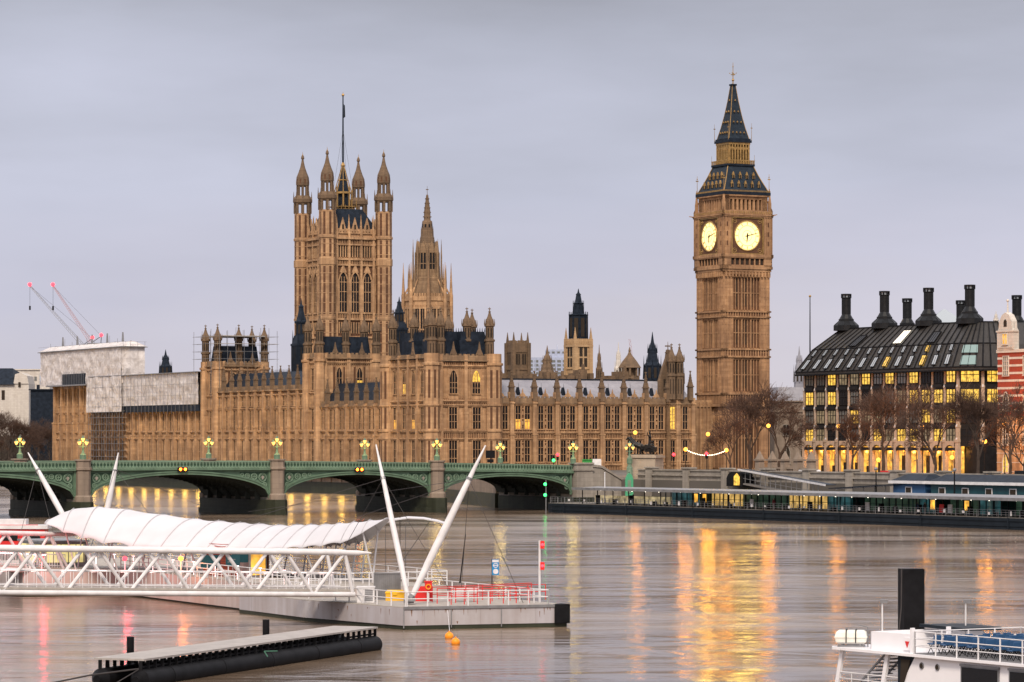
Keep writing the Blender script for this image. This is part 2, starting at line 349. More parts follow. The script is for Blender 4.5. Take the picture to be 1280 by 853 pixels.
# ---------------------------------------------------------------- windows
WM = {}
def arch_out(w, h, arch):
    if not arch: return [(-w / 2, 0), (w / 2, 0), (w / 2, h), (-w / 2, h)]
    sp = h - w * .85; pts = [(-w / 2, 0), (w / 2, 0), (w / 2, sp)]
    for k in range(1, 9):
        t = k / 8; pts.append((w / 2 * (1 - t ** 1.35), sp + (h - sp) * (1 - (1 - t) ** 1.7)))
    for k in range(7, -1, -1):
        t = k / 8; pts.append((-w / 2 * (1 - t ** 1.35), sp + (h - sp) * (1 - (1 - t) ** 1.7)))
    return pts
def frame_into(mb, w, h, arch, mull, trans, d=.22):
    t = .13
    o = arch_out(w, h, arch)
    if arch:
        for a, b in zip(o[2:], o[3:]): mb.tube((a[0], -d / 2, a[1]), (b[0], -d / 2, b[1]), .14, .14, 4)
    else: mb.box(-w / 2 - t, w / 2 + t, -d, 0, h, h + t)
    top = o[2][1]
    mb.box(-w / 2 - t, -w / 2, -d, 0, -t, top); mb.box(w / 2, w / 2 + t, -d, 0, -t, top); mb.box(-w / 2 - .2, w / 2 + .2, -d - .1, 0, -t - .12, -t + .02)
    for k in range(mull):
        x = -w / 2 + w * (k + 1) / (mull + 1); mb.box(x - .055, x + .055, -d + .05, -.002, 0, h - (w * .3 if arch else 0))
    for k in range(trans):
        z = top * (k + 1) / (trans + 1); mb.box(-w / 2, w / 2, -d + .07, -.002, z - .06, z + .06)
def win_meshes(w, h, arch, mull, trans, fm, lit):
    k = (round(w, 2), round(h, 2), arch, mull, trans, fm.name)
    if k not in WM:
        mb = MB(); frame_into(mb, w, h, arch, mull, trans); WM[k] = mb.mesh('window', fm)
    pk = (round(w, 2), round(h, 2), arch, lit)
    if pk not in WM:
        mb = MB(); o = arch_out(w, h, arch)
        if lit in ('halfamber', 'halfyellow', 'topyellow'):
            cut = h * (.42 if lit != 'topyellow' else .5); lo = [(-w / 2, 0), (w / 2, 0), (w / 2, cut), (-w / 2, cut)]
            hi = [(w / 2, cut)] + [q for q in o if q[1] > cut] + [(-w / 2, cut)]
            lm = M['lit_amber'] if lit == 'halfamber' else M['lit_yellow']
            m1 = MB(); m1.extr(lo, -.05, 0); m2 = MB(); m2.extr(hi, -.05, 0)
            a, b = (lm, M['dark_glass']) if lit != 'topyellow' else (M['dark_glass'], lm)
            WM[pk] = [m1.mesh('pane', a), m2.mesh('pane', b)]
        else:
            mb.extr(o, -.05, 0)
            WM[pk] = [mb.mesh('pane', {None: M['dark_glass'], 'yellow': M['lit_yellow'], 'amber': M['lit_amber'], 'grey': M['sky_glass'], 'void': M['void']}[lit])]
    return WM[k], WM[pk]
def window(parent, x, y, z, rz, w, h, arch=False, mull=1, trans=1, lit=None, fm=None):
    fr, ps = win_meshes(w, h, arch, mull, trans, fm or M['stone'], lit)
    o = place(fr, 'window', parent, (x, y, z), rz)
    for p in ps: place(p, 'pane', o)
    if lit and lit not in ('grey', 'void'): o['label'] = 'window with a light on inside'
    return o
def slits(mb, cx, cy, r, z0, z1, n, wd, mi, th=.08):
    keep = mb.T; ii = mb.i; mb.mat(mi)
    ox, oy, oz, c, s_ = keep; base = atan2(s_, c)
    for k in range(n):
        a = 2 * pi * k / n
        X = ox + cx * c - cy * s_; Y = oy + cx * s_ + cy * c
        mb.at(X, Y, oz, base + a); mb.box(-wd / 2, wd / 2, -r - th, -r + .1, z0, z1)
    mb.T = keep; mb.mat(ii)
def posts(mb, cx, cy, r, z0, z1, n, pr, rot=0):
    for k in range(n):
        a = rot + 2 * pi * k / n; mb.pris(4, cx + r * cos(a), cy + r * sin(a), z0, z1, pr)
def pinnacle_mesh(name, h, wd, mat, cross=True):
    mb = MB(); b = wd / 2
    mb.frus(0, 0, 0, h * .46, b, b, b * .92, b * .92); mb.box(-b * 1.2, b * 1.2, -b * 1.2, b * 1.2, h * .44, h * .48)
    for k in range(4):
        mb.at(0, 0, 0, k * pi / 2); mb.extr([(-b * .85, h * .48), (b * .85, h * .48), (0, h * .62)], -b * 1.02, -b * .6)
        for j in range(4):
            t = j / 4; mb.box(-.09, .09, -b * .8 * (1 - t) - .16, -b * .8 * (1 - t), h * (.58 + .34 * t), h * (.60 + .34 * t))
    mb.at(); mb.frus(0, 0, h * .48, h * .95, b * .8, b * .8, .06, .06)
    mb.ball((0, 0, h * .95), wd * .22, 6); mb.tube((0, 0, h * .95), (0, 0, h), .05, .03, 4)
    if cross: mb.box(-wd * .3, wd * .3, -.05, .05, h * .965, h * .985)
    return mb.mesh(name, mat)
def turret_mesh(name, h, r, mats):
    mb = MB()
    mb.lathe([(r, 0), (r, .40 * h), (r * 1.2, .41 * h), (r * 1.2, .44 * h), (r * .92, .45 * h), (r * .92, .66 * h), (r * 1.18, .67 * h), (r * 1.18, .70 * h), (r * .98, .71 * h), (r * .86, .76 * h), (r * .42, .85 * h), (r * .2, .91 * h), (r * .34, .92 * h), (r * .12, .935 * h), (.05, h)])
    slits(mb, 0, 0, r * .92 * cos(pi / 8), .48 * h, .64 * h, 8, r * .34, 1); slits(mb, 0, 0, r * cos(pi / 8), .10 * h, .36 * h, 8, r * .2, 1, .02)
    for k in range(8):
        a = pi / 8 + k * pi / 4; mb.frus(r * 1.12 * cos(a), r * 1.12 * sin(a), .70 * h, .80 * h, .11, .11, .02, .02)
    mb.box(-.35, .35, -.06, .06, .965 * h, .98 * h)
    return mb.mesh(name, mats)

# ---------------------------------------------------------------- the palace
PR = (-18.5, 738.0, 0)
palace = thing('palace', 'long honey-brown Gothic palace with many pinnacles stretching along the far bank behind the green bridge', 'palace', PR, TH)
WINS = []
def facade(mb, xs, yp, zb, zt, strings, rows, ww, parap=1.4, butt=1.1, proj=.85, nr=7, frz=0, o=(0, 0), wins=2, lit=None, mull=1, skip=()):
    """Gothic bays: buttresses, string courses, blind tracery ribs, crested parapet; windows are noted in WINS"""
    x0, x1 = xs[0], xs[-1]
    for z in strings:
        mb.box(x0, x1, yp - .5, yp, z - .14, z + .14); mb.box(x0, x1, yp - .3, yp, z - .42, z - .16)
    mb.mat(2); mb.box(x0, x1, yp - .62, yp + .3, zt - parap, zt - parap + .3); mb.box(x0, x1, yp - .3, yp + .15, zt - parap + .3, zt - .25)
    nm = int((x1 - x0) / 1.1)
    for k in range(nm):                               # crenels of the parapet
        x = x0 + (x1 - x0) * (k + .5) / nm; mb.box(x - .32, x + .32, yp - .3, yp + .12, zt - .25, zt + .12)
    mb.mat(0)
    for x in xs:
        mb.box(x - butt / 2, x + butt / 2, yp - proj, yp, zb, zb + (zt - zb) * .52); mb.box(x - butt * .44, x + butt * .44, yp - proj * .8, yp, zb + (zt - zb) * .52, zt)
        mb.box(x - butt * .6, x + butt * .6, yp - proj * 1.12, yp, zb + (zt - zb) * .5, zb + (zt - zb) * .52); mb.box(x - butt * .58, x + butt * .58, yp - proj, yp, zt - parap, zt - parap + .35)
        mb.box(x - .1, x + .1, yp - proj - .08, yp - proj, zb + 1, zb + (zt - zb) * .48)
    for bi, (a, b) in enumerate(zip(xs, xs[1:])):
        c = (a + b) / 2; iw = (b - a) - butt
        offs = [-iw * .25, iw * .25] if wins == 2 else [0]
        for ri, (z0, z1) in enumerate(rows):
            for oi, of in enumerate(offs):
                X = c + of
                WINS.append((mb, o, frz, X, yp, z0, ww, z1 - z0, mull, (lit or {}).get((bi, ri, oi))))
                mb.box(X - ww / 2 - .34, X - ww / 2 - .14, yp - .34, yp, z0 - .3, z1 + .4); mb.box(X + ww / 2 + .14, X + ww / 2 + .34, yp - .34, yp, z0 - .3, z1 + .4)
                mb.box(X - ww / 2 - .34, X + ww / 2 + .34, yp - .34, yp, z1 + .14, z1 + .42)
            if wins == 2:                              # niche with a canopied figure between the lights
                mb.mat(1).box(c - .28, c + .28, yp - .06, yp, z0 + .2, z1 - .2); mb.mat(0)
                for q in (.18, .62): 
                    mb.pris(6, c, yp - .15, z0 + (z1 - z0) * q, z0 + (z1 - z0) * (q + .16), .2, .12); mb.box(c - .3, c + .3, yp - .32, yp, z0 + (z1 - z0) * (q + .24), z0 + (z1 - z0) * (q + .29))
        # blind panels in the spandrels
        zs = [zb] + sorted([z for r in list(rows) + list(skip) for z in r]) + [zt - parap]
        for z0, z1 in zip(zs[0::2], zs[1::2]):
            if z1 - z0 > .8:
                mb.mat(1).box(a + butt / 2, b - butt / 2, yp - .02, yp + .02, z0 + .25, z1 - .25); mb.mat(0)
                mb.ribs(a + butt / 2, b - butt / 2, z0 + .2, z1 - .2, yp - .2, yp, nr, .16)
SM = [M['stone'], M['stone_shaded'], M['stone_mid']]
def seq(a, b, n): return [a + (b - a) * k / n for k in range(n + 1)]
RV = -pi / 2
pin_n = pinnacle_mesh('pinnacle', 7.2, 1.15, M['stone_dark']); pin_r = pinnacle_mesh('pinnacle', 6.2, 1.0, M['stone_dark']); pin_s = pinnacle_mesh('pinnacle', 4.2, .7, M['stone_dark'])
tur = turret_mesh('turret', 13.5, 1.05, [M['stone_dark'], M['void']])
# north range, facing the bridge
mb = MB(); mb.box(16, 70, 1, 15, 5, 22.3)
xs = [15.6] + [21 + 6 * k for k in range(8)]
facade(mb, xs, 1.0, 5, 22.9, [14.6, 13.1, 21.2, 7.0], [(7.7, 12.7), (15.4, 20.7)], 1.28, 1.6, 1.1, .9, 11,
       lit={(1, 1, 0): 'halfamber', (1, 1, 1): 'halfamber'})
mb.box(69.5, 79.5, 7, 12, 5, 22.5); mb.box(69.5, 79.5, 6.7, 7, 20.8, 21.2); mb.ribs(70, 79, 5, 22, 6.6, 7, 9, .3)
facade(mb, [63, 65.8, 70], 1.0, 5, 22.9, [14.6, 13.1, 21.2, 7.0], [(7.7, 12.7), (15.4, 20.7)], 1.28, 1.6, 1.1, .9, 6, wins=1, lit={(0, 1, 0): 'yellow'})
for x in xs[1:]:
    mb.box(x - .7, x + .7, .3, 1.4, 22.5, 24)
for a, b in zip(xs, xs[1:]):
    c = (a + b) / 2; mb.extr([(c - .9, 22.9), (c + .9, 22.9), (c + .5, 23.6), (c + .2, 23.8), (c, 24.8), (c - .2, 23.8), (c - .5, 23.6)], .75, 1.05)
mb.build('wall', SM, palace)
north_wins = list(WINS); WINS.clear()
for x in xs[1:]: place(pin_n, 'pinnacle', palace, (x, .75, 21.9))
for x, y in ((64, .6), (66.2, .6)): place(tur, 'turret', palace, (x, y, 22.5))
place(pin_n, 'pinnacle', palace, (69.2, .6, 22.3))
# crossed gable beside the clock tower
mb = MB(); mb.at(64.2, 2.2, 0); mb.extr([(-2.6, 22), (2.6, 22), (2.6, 27), (1.6, 30), (.6, 32.5), (.25, 34.5), (-.25, 34.5), (-.6, 32.5), (-1.6, 30), (-2.6, 27)], 0, 1.0)
for q in (33.6, 35.2): mb.box(-.7, .7, .3, .7, q, q + .3)
mb.tube((0, .5, 34), (0, .5, 36.4), .16, .05, 5); mb.mat(1)
for q in (-1.2, 0, 1.2): mb.box(q - .3, q + .3, -.04, .1, 24.5, 27.4)
mb.build('gable', [M['stone_dark'], M['void']], palace)
mb = MB(); mb.add([(16, 1.5, 22.2), (70, 1.5, 22.2), (70, 8, 27.1), (16, 8, 27.1), (70, 14.5, 22.2), (16, 14.5, 22.2)], [(0, 1, 2, 3), (3, 2, 4, 5), (0, 3, 5), (1, 4, 2)])
mb.build('roof', M['slate'], palace)
mb = MB(); mb.box(16, 70, 7.8, 8.2, 27.0, 27.35)
for k in range(9):
    x = 18 + 6 * k; mb.frus(x, 3.4, 23.4, 25.2, .45, .6, .1, .5); mb.tube((x, 3.0, 25), (x, 3.0, 26.2), .05, .02, 4)
mb.build('ridge', M['iron'], palace)
# skyline clutter of low roofs behind the north range
mb = MB()
for k in range(26):
    x = 18 + k * 2.0 + random.uniform(-.5, .5); h = random.uniform(27.5, 30); mb.box(x - random.uniform(.3, 1.4), x + random.uniform(.3, 1.2), 26, 30, 20, h)
    if k % 3 == 0: mb.frus(x, 27, h, h + 1.4, .35, .35, .25, .25)
mb.build('chimney_stack', M['stone_dark'], palace)
# north-east pavilion at the corner
mb = MB(); mb.box(0, 16, 0, 24.1, 5, 30.2)
facade(mb, [2.2, 8.6, 14.4], 0, 5, 32.6, [30.0, 20.9, 14.9, 13.1, 21.9], [(6.5, 12.6), (15.4, 20.3)], 2.0, 1.6, .9, .6, 11, wins=1, mull=2, skip=[(22.4, 29.6)])
for x, l in ((5.5, None), (11.4, 'topyellow')): WINS.append((mb, (0, 0), 0, x, 0, 23.6, 2.0, 5.4, 2, l))
for a, b, n in ((2.8, 4.3, 4), (6.7, 10.2, 8), (12.6, 14.2, 4)): mb.ribs(a, b, 22.4, 29.4, -.2, 0, n, .15)
pav_n = list(WINS); WINS.clear()
mb.at(0, 0, 0, RV)
facade(mb, [-22.2, -17.2, -12, -7, -2.2], 0, 5, 32.6, [30.0, 20.9, 14.9, 13.1, 21.9], [(6.5, 12.6), (15.4, 20.3), (23.6, 29)], 1.6, .9, 1.0, .7, 6, frz=RV, wins=1, mull=1,
       lit={(3, 1, 0): None, (1, 2, 0): 'halfyellow', (2, 1, 0): 'halfamber', (0, 1, 0): 'halfamber'})
mb.at()
for cx, cy in ((0, 0), (16, 0), (0, 24.1), (16, 24.1)):          # octagonal corner shafts
    mb.lathe([(1.9, 5), (1.9, 30), (2.2, 30.1), (2.2, 30.6), (1.8, 30.7), (1.8, 32.8)], cx, cy)
    for z in (13.1, 14.9, 20.9): mb.lathe([(2.15, z - .2), (2.15, z + .2)], cx, cy)
    for a, b in ((7, 12.6), (15.4, 20.4), (22.5, 29)): slits(mb, cx, cy, 1.9 * cos(pi / 8), a, b, 8, .55, 1, .02)
mb.build('pavilion_wall', SM, palace)
pav_r = list(WINS); WINS.clear()
for x, y in ((0, 0), (3.4, 2.4), (10.2, 2.4), (15.2, .6), (2.2, 14.2), (.6, 22.6), (2.2, 6.5), (14.8, 9), (15, 22)): place(tur, 'turret', palace, (x, y, 30.2))
mb = MB()
for a, b, c, d in ((.8, 11, 3, 7.8), (7.5, 15.4, .9, 7), (.9, 9, 12, 21.5)):
    mb.box(a + .3, b - .3, c + .5, d - .3, 30, 36); mb.frus((a + b) / 2, (c + d) / 2, 31, 38, (b - a) / 2, (d - c) / 2, (b - a) / 2 - .9, (d - c) / 2 - .9)
    n = int((b - a) / .7)
    for k in range(n): mb.frus(a + .9 + (b - a - 1.8) * k / (n - 1), c + .9, 38, 38.9, .09, .09, .02, .02)
mb.frus(12.2, 3.5, 31, 38.0, 1.8, 2.6, 1.2, 1.2)
mb.build('roof', M['iron'], palace)
mb = MB()
for x in (5.5, 12.2): mb.extr([(x - 1, 32.4), (x + 1, 32.4), (x + .3, 33.8), (x, 35.6), (x - .3, 33.8)], -.3, .1)
mb.at(0, 0, 0, RV)
for x in (-18, -10): mb.extr([(x - 1, 32.4), (x + 1, 32.4), (x + .3, 33.8), (x, 35.6), (x - .3, 33.8)], -.3, .1)
mb.build('dormer', M['stone_dark'], palace)
# river front: north wing, taller centre, south wing
def river(s0, s1, n, zt, strings, rows, pins, pz, roof, lit=None):
    mb = MB(); mb.box(0, 14, s0, s1, 5, zt - .4); mb.at(0, 0, 0, RV)
    xs = [-s for s in seq(s1, s0, n)]
    facade(mb, xs, 0, 5, zt, strings, rows, 1.35, 1.3, 1.05, 1.0, 9, frz=RV, wins=2, lit=lit)
    mb.build('wall', SM, palace)
    for x in xs: place(pins, 'pinnacle', palace, (-.4, -x, pz))
    zr = roof
    mb = MB(); mb.add([(.8, s0, zt - 1), (.8, s1, zt - 1), (5, s1, zr), (5, s0, zr), (13, s1, zt - 1), (13, s0, zt - 1), (9, s1, zr), (9, s0, zr)], [(0, 3, 2, 1), (3, 7, 6, 2), (7, 5, 4, 6), (0, 5, 7, 3), (1, 2, 6, 4)])
    for k in range(int((s1 - s0) / .9)): mb.frus(5, s0 + .45 + k * .9, zr, zr + .7, .05, .07, .02, .02)
    mb.build('roof', M['iron'], palace)
    r = list(WINS); WINS.clear(); return r
nw = river(24.1, 64.6, 7, 22.2, [20.8, 15.0, 13.1], [(6.6, 12.6), (15.4, 20.2)], pin_r, 21.6, 26.8)
ce = river(72, 132.8, 11, 26.6, [24.4, 21.0, 15.0, 13.1], [(6.6, 12.6), (15.4, 20.4), (21.6, 24.0)], pin_r, 25.6, 30.4)
sw = river(141.5, 229, 16, 22.6, [20.8, 15.0, 13.1], [(6.6, 12.6), (15.4, 20.2)], pin_s, 21.4, 24.5)
# the two towers of the centre
for s0, s1, depth, zt, lit in ((64.6, 72, 15.5, 34.4, True), (132.8, 141.5, 13.5, 33.8, False)):
    mb = MB(); mb.at(0, s0, 0); mb.box(0, depth, 0, s1 - s0, 5, zt - 1)
    zc = zt - 2.2
    facade(mb, seq(1.4, depth - 1.4, 2), 0, 22, zt, [zc, 24.6, 23.0], [], 1.4, 1.4, 1.1, .5, 10, wins=1, skip=[(25.0, 31.2)])
    for x, l in ((depth * .34, None), (depth * .70, 'halfyellow' if lit else None)): WINS.append((mb, (0, s0), 0, x, 0, 25.3, 1.45, 5.6, 1, l)); mb.mat(1).box(x - 1.6, x - .95, -.03, 0, 25, 31); mb.box(x + .95, x + 1.6, -.03, 0, 25, 31); mb.mat(0); mb.box(x - 1.05, x - .9, -.3, 0, 25, 31.2); mb.box(x + .9, x + 1.05, -.3, 0, 25, 31.2)
    mb.at(0, 0, 0, RV); facade(mb, seq(-s1 + 1.2, -s0 - 1.2, 1), 0, 5, zt, [zc, 24.6, 21, 15, 13.1], [(6.6, 12.6), (15.4, 20.4), (25.3, 30.5)], 1.5, 1.4, 1.2, .8, 9, frz=RV, wins=1)
    mb.at()
    for cx, cy in ((0, s0), (depth, s0), (0, s1), (depth, s1)):
        mb.lathe([(1.35, 5), (1.35, zc), (1.65, zc + .1), (1.65, zc + .6), (1.3, zc + .7), (1.3, zt)], cx, cy)
    mb.build('tower_wall', SM, palace)
    for cx, cy in ((0, s0), (depth, s0), (0, s1), (depth, s1), (depth * .5, s0 + 1.6)): place(tur, 'turret', palace, (cx, cy, zt - 3.4), 0)
    mb = MB()
    for a, b in ((.9, depth * .48), (depth * .54, depth - .9)): mb.frus((a + b) / 2, (s0 + s1) / 2, zt - 2, zt + 4.2, (b - a) / 2, (s1 - s0) / 2 - .9, (b - a) / 2 - .7, (s1 - s0) / 2 - 1.6)
    mb.build('roof', M['iron'], palace)
    mb = MB()
    for x in (depth * .27, depth * .74): mb.extr([(x - .9, zt - .1), (x + .9, zt - .1), (x + .3, zt + 1.2), (x, zt + 2.8), (x - .3, zt + 1.2)], s0 - .3, s0 + .1)
    mb.build('dormer', M['stone_dark'], palace)
towers = list(WINS); WINS.clear()
# south pavilion, wrapped for repair
mb = MB(); mb.box(0, 22, 229, 265, 5, 29.5); mb.at(0, 0, 0, RV)
facade(mb, [-264.5, -258, -252, -247, -241, -235, -229.5], 0, 5, 30, [29, 21, 15, 13.1], [(6.6, 12.6), (15.4, 20.2), (23, 28)], 1.5, 1.4, 1.5, 1.1, 8, frz=RV, wins=1)
mb.build('wall', SM, palace); sp_ = list(WINS); WINS.clear()
allw = north_wins + pav_n + pav_r + towers + nw + sp_ + ce + sw
fmb = MB(); n_single = 100
for i, (_, o, rz, X, yp, z0, ww, hh, mull, lit) in enumerate(allw):
    arch = hh > 5.3 and ww > 1.4 and z0 > 20
    x = o[0] + X * cos(rz) - yp * sin(rz); y = o[1] + X * sin(rz) + yp * cos(rz)
    if i < n_single:
        window(palace, x, y, z0, rz, ww, hh, arch, mull, 2 if hh > 4.5 else 1, lit)
    else:
        fmb.at(x, y, z0, rz); fmb.mat(0); frame_into(fmb, ww, hh, arch, mull, 1); fmb.mat(1); fmb.extr(arch_out(ww, hh, arch), -.05, 0)
o = fmb.build('window', [M['stone'], M['dark_glass']], palace); o['kind'] = 'stuff'
# river terrace wall below the palace
mb = MB(); mb.at(-27.4, 733.5, 0, TH); mb.box(-.6, 1.2, 0, 290, 2.7, 5.9); mb.box(-.9, .5, 0, 290, 5.9, 6.3); mb.mat(1).box(-.75, 1, 0, 290, -1, 2.7)
mb.mat(0)
for k in range(48): mb.box(-.9, 0, 3 + k * 6, 4.2 + k * 6, 2.75, 5.85)
tag(mb.build('terrace_wall', [M['granite_pink'], M['algae']]), 'stone river wall with green algae below the palace, seen through the bridge arches', 'wall')
mb = MB(); mb.at(-2.5, 606, 0, atan2(127.5, -24.9)); mb.box(0, 130, -.6, .6, 2.7, 6.2); mb.mat(1).box(0, 130, -.5, .75, -1, 2.7)
tag(mb.build('river_wall', [M['granite_pink'], M['algae']]), 'short algae-stained river wall running from bridge end to palace corner', 'wall')
# terrace lamps: their light is what the river shows below the arches
tl = thing('terrace_lamp', 'yellow lamp on the palace terrace wall, its light doubled in the river under the bridge', 'lamp', (0, 0, 0), TH, 'lamps along the palace terrace')
mb = MB(); mb.lathe([(.16, 0), (.08, .3), (.07, 1.0), (.2, 1.1), (.05, 1.15)], 0, 0, 8); mb.build('lamp_post', M['black'], tl)
mb = MB(); mb.ball((0, 0, 1.3), .40, 10, 1, 4.5, 1); mb.build('stretched_globe', M['terrace_lamp'], tl); lamp_light(tl, (.3, 0, 2.0), 200, (1, .55, .16), .6)  # globe stretched along the wall to widen its reflection in the river
for k in range(27):
    p = Vector((-27.4, 733.5, 5.0)) + DV * (5 + k * 10.2) - U * 1.6
    p.z = 4.3
    if k == 0: tl.location = p
    else: dup(tl, p)
mb = MB(); mb.at(-27.4, 733.5, 0, TH); mb.box(-2.2, -.6, 0, 290, 4.05, 4.3)
tag(mb.build('terrace_walkway', M['granite']), 'narrow stone ledge along the palace river wall carrying lamps', 'ledge')

# ---------------------------------------------------------------- clock tower
K = Vector((51.3, 775, 0)); HB = 6.45
cp = K + (U + DV) * HB
ct = thing('clock_tower', 'tall brown stone clock tower with glowing yellow clock faces and pointed dark spire', 'clock tower', (cp.x, cp.y, 0), TH)
def four(mb, fn):
    for k in range(4): mb.at(0, 0, 0, k * pi / 2); fn(mb)
    mb.at()
TS = [M['tower_stone'], M['stone_shaded'], M['void'], M['gold']]
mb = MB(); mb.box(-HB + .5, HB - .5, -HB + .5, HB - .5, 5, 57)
for sx in (-1, 1):
    for sy in (-1, 1):
        c = (sx * (HB - 1.3), sy * (HB - 1.3)); mb.box(c[0] - 1.3, c[0] + 1.3, c[1] - 1.3, c[1] + 1.3, 5, 54)
def shaft(mb):
    y = -HB + .5
    for z0, z1 in ((6, 20.5), (24.6, 32.6), (35.2, 42.4), (44.4, 52.6)):
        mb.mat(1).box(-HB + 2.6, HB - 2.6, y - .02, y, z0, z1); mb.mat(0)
        n = 9
        for k in range(n + 1):
            x = -3.85 + 7.7 * k / n; b = .30 if k in (0, 3, 6, 9) else .17; mb.box(x - b / 2, x + b / 2, y - (.42 if k % 3 == 0 else .28), y, z0, z1)
        mb.mat(2)
        for k in (3.5, 4.5, 7.5 - 1, 2.5 - 1):
            x = -3.85 + 7.7 * k / n; mb.box(x - .17, x + .17, y - .05, y, z0 + .8, z1 - .6)
        mb.mat(0)
        for k in range(n):
            x = -3.85 + 7.7 * (k + .5) / n; mb.box(x - .33, x + .33, y - .24, y, z1 - .35, z1); mb.box(x - .33, x + .33, y - .2, y, (z0 + z1) / 2 - .1, (z0 + z1) / 2 + .1)
    for sx in (-1, 1):                                         # panelled corner piers
        x = sx * (HB - 1.3)
        for q in (-1.22, -.42, .42, 1.22): mb.box(x + q - .09, x + q + .09, -HB - .1, -HB + .2, 5, 53.5)
        for z in seq(7, 52, 20): mb.box(x - 1.2, x + 1.2, -HB - .06, -HB + .1, z, z + .12)
    for z, hgt, pr in ((21.2, .7, .5), (24.0, .5, .35), (33.0, .4, .3), (34.8, .4, .35), (42.7, .35, .3), (44.0, .4, .35)):
        mb.box(-HB - pr, HB + pr, -HB - pr, -HB + 1, z - hgt / 2, z + hgt / 2)
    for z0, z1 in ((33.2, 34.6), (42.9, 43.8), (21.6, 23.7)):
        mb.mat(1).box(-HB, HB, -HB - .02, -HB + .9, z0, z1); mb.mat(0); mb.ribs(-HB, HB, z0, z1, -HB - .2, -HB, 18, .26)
    for k, (e, z) in enumerate(((.15, 53.0), (.35, 53.7), (.6, 54.3))): mb.box(-HB - e, HB + e, -HB - e, -HB + 1, z, z + .7)
    n = 14
    for k in range(n): x = -HB + 2 * HB * (k + .5) / n; mb.box(x - .2, x + .2, -HB - .5, -HB, 52.4, 53.6)
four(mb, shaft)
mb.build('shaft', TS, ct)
HC = 6.95
mb = MB(); mb.box(-HC + .4, HC - .4, -HC + .4, HC - .4, 54.5, 68.4)
def clockstage(mb):
    y = -HC + .4
    mb.box(-HC, HC, -HC, y, 54.9, 55.3); mb.box(-HC - .25, HC + .25, -HC - .25, y, 57.2, 57.9); mb.box(-HC - .15, HC + .15, -HC - .15, y, 56.95, 57.2)
    mb.mat(1).box(-HC + 2.3, HC - 2.3, y - .02, y, 55.2, 57); mb.mat(2)
    for k in range(7): x = -4.2 + 8.4 * k / 6; mb.box(x - .28, x + .28, y - .06, y, 55.4, 56.8)
    mb.mat(0)
    for k in range(8): x = -4.9 + 9.8 * k / 7; mb.pris(6, x, y - .2, 55.3, 57, .17)
    for sx in (-1, 1):
        x = sx * (HC - 1.15); mb.box(x - 1.15, x + 1.15, -HC, y, 54.6, 68.2)
        for q in (-1.05, -.35, .35, 1.05): mb.box(x + q - .1, x + q + .1, -HC - .12, -HC, 57.9, 67)
        for z in (60, 62.3, 64.6): mb.mat(1).box(x - .5, x + .5, -HC - .04, -HC, z, z + 1.1); mb.mat(0)
    mb.mat(3).box(-4.45, 4.45, y - .12, y, 57.95, 66.85); mb.mat(1).box(-4.25, 4.25, y - .16, y - .1, 58.15, 66.65); mb.mat(3)
    for a, b in ((-4.5, -4.25), (4.25, 4.5)): mb.box(a, b, y - .4, y, 57.95, 66.85)
    mb.box(-4.5, 4.5, y - .4, y, 57.93, 58.15); mb.box(-4.5, 4.5, y - .4, y, 66.65, 66.87)
    for sx in (-1, 1):
        for sz in (-1, 1): mb.ring((sx * 3.55, y - .18, 62.4 + sz * 3.55), .5, .08, 14, 5); mb.ball((sx * 3.55, y - .2, 62.4 + sz * 3.55), .22, 6)
    mb.mat(0)
    mb.box(-HC - .2, HC + .2, -HC - .2, y, 66.95, 67.3); mb.box(-HC - .35, HC + .35, -HC - .35, y, 67.3, 67.6); mb.box(-HC - .1, HC + .1, -HC - .1, y, 67.6, 68.5)
    mb.mat(3).ribs(-HC, HC, 67.75, 68.3, -HC - .2, -HC, 22, .22); mb.mat(0)
four(mb, clockstage)
for sx in (-1, 1):
    for sy in (-1, 1): mb.frus(sx * (HC - .45), sy * (HC - .45), 68.4, 70.6, .32, .32); mb.frus(sx * (HC - .45), sy * (HC - .45), 70.6, 74, .28, .28, .03, .03); mb.tube((sx * HC, sy * HC, 67.5), (sx * (HC + .9), sy * (HC + .9), 67.7), .18, .08, 5)
mb.build('clock_stage', TS, ct)
DIAL_W = 2300
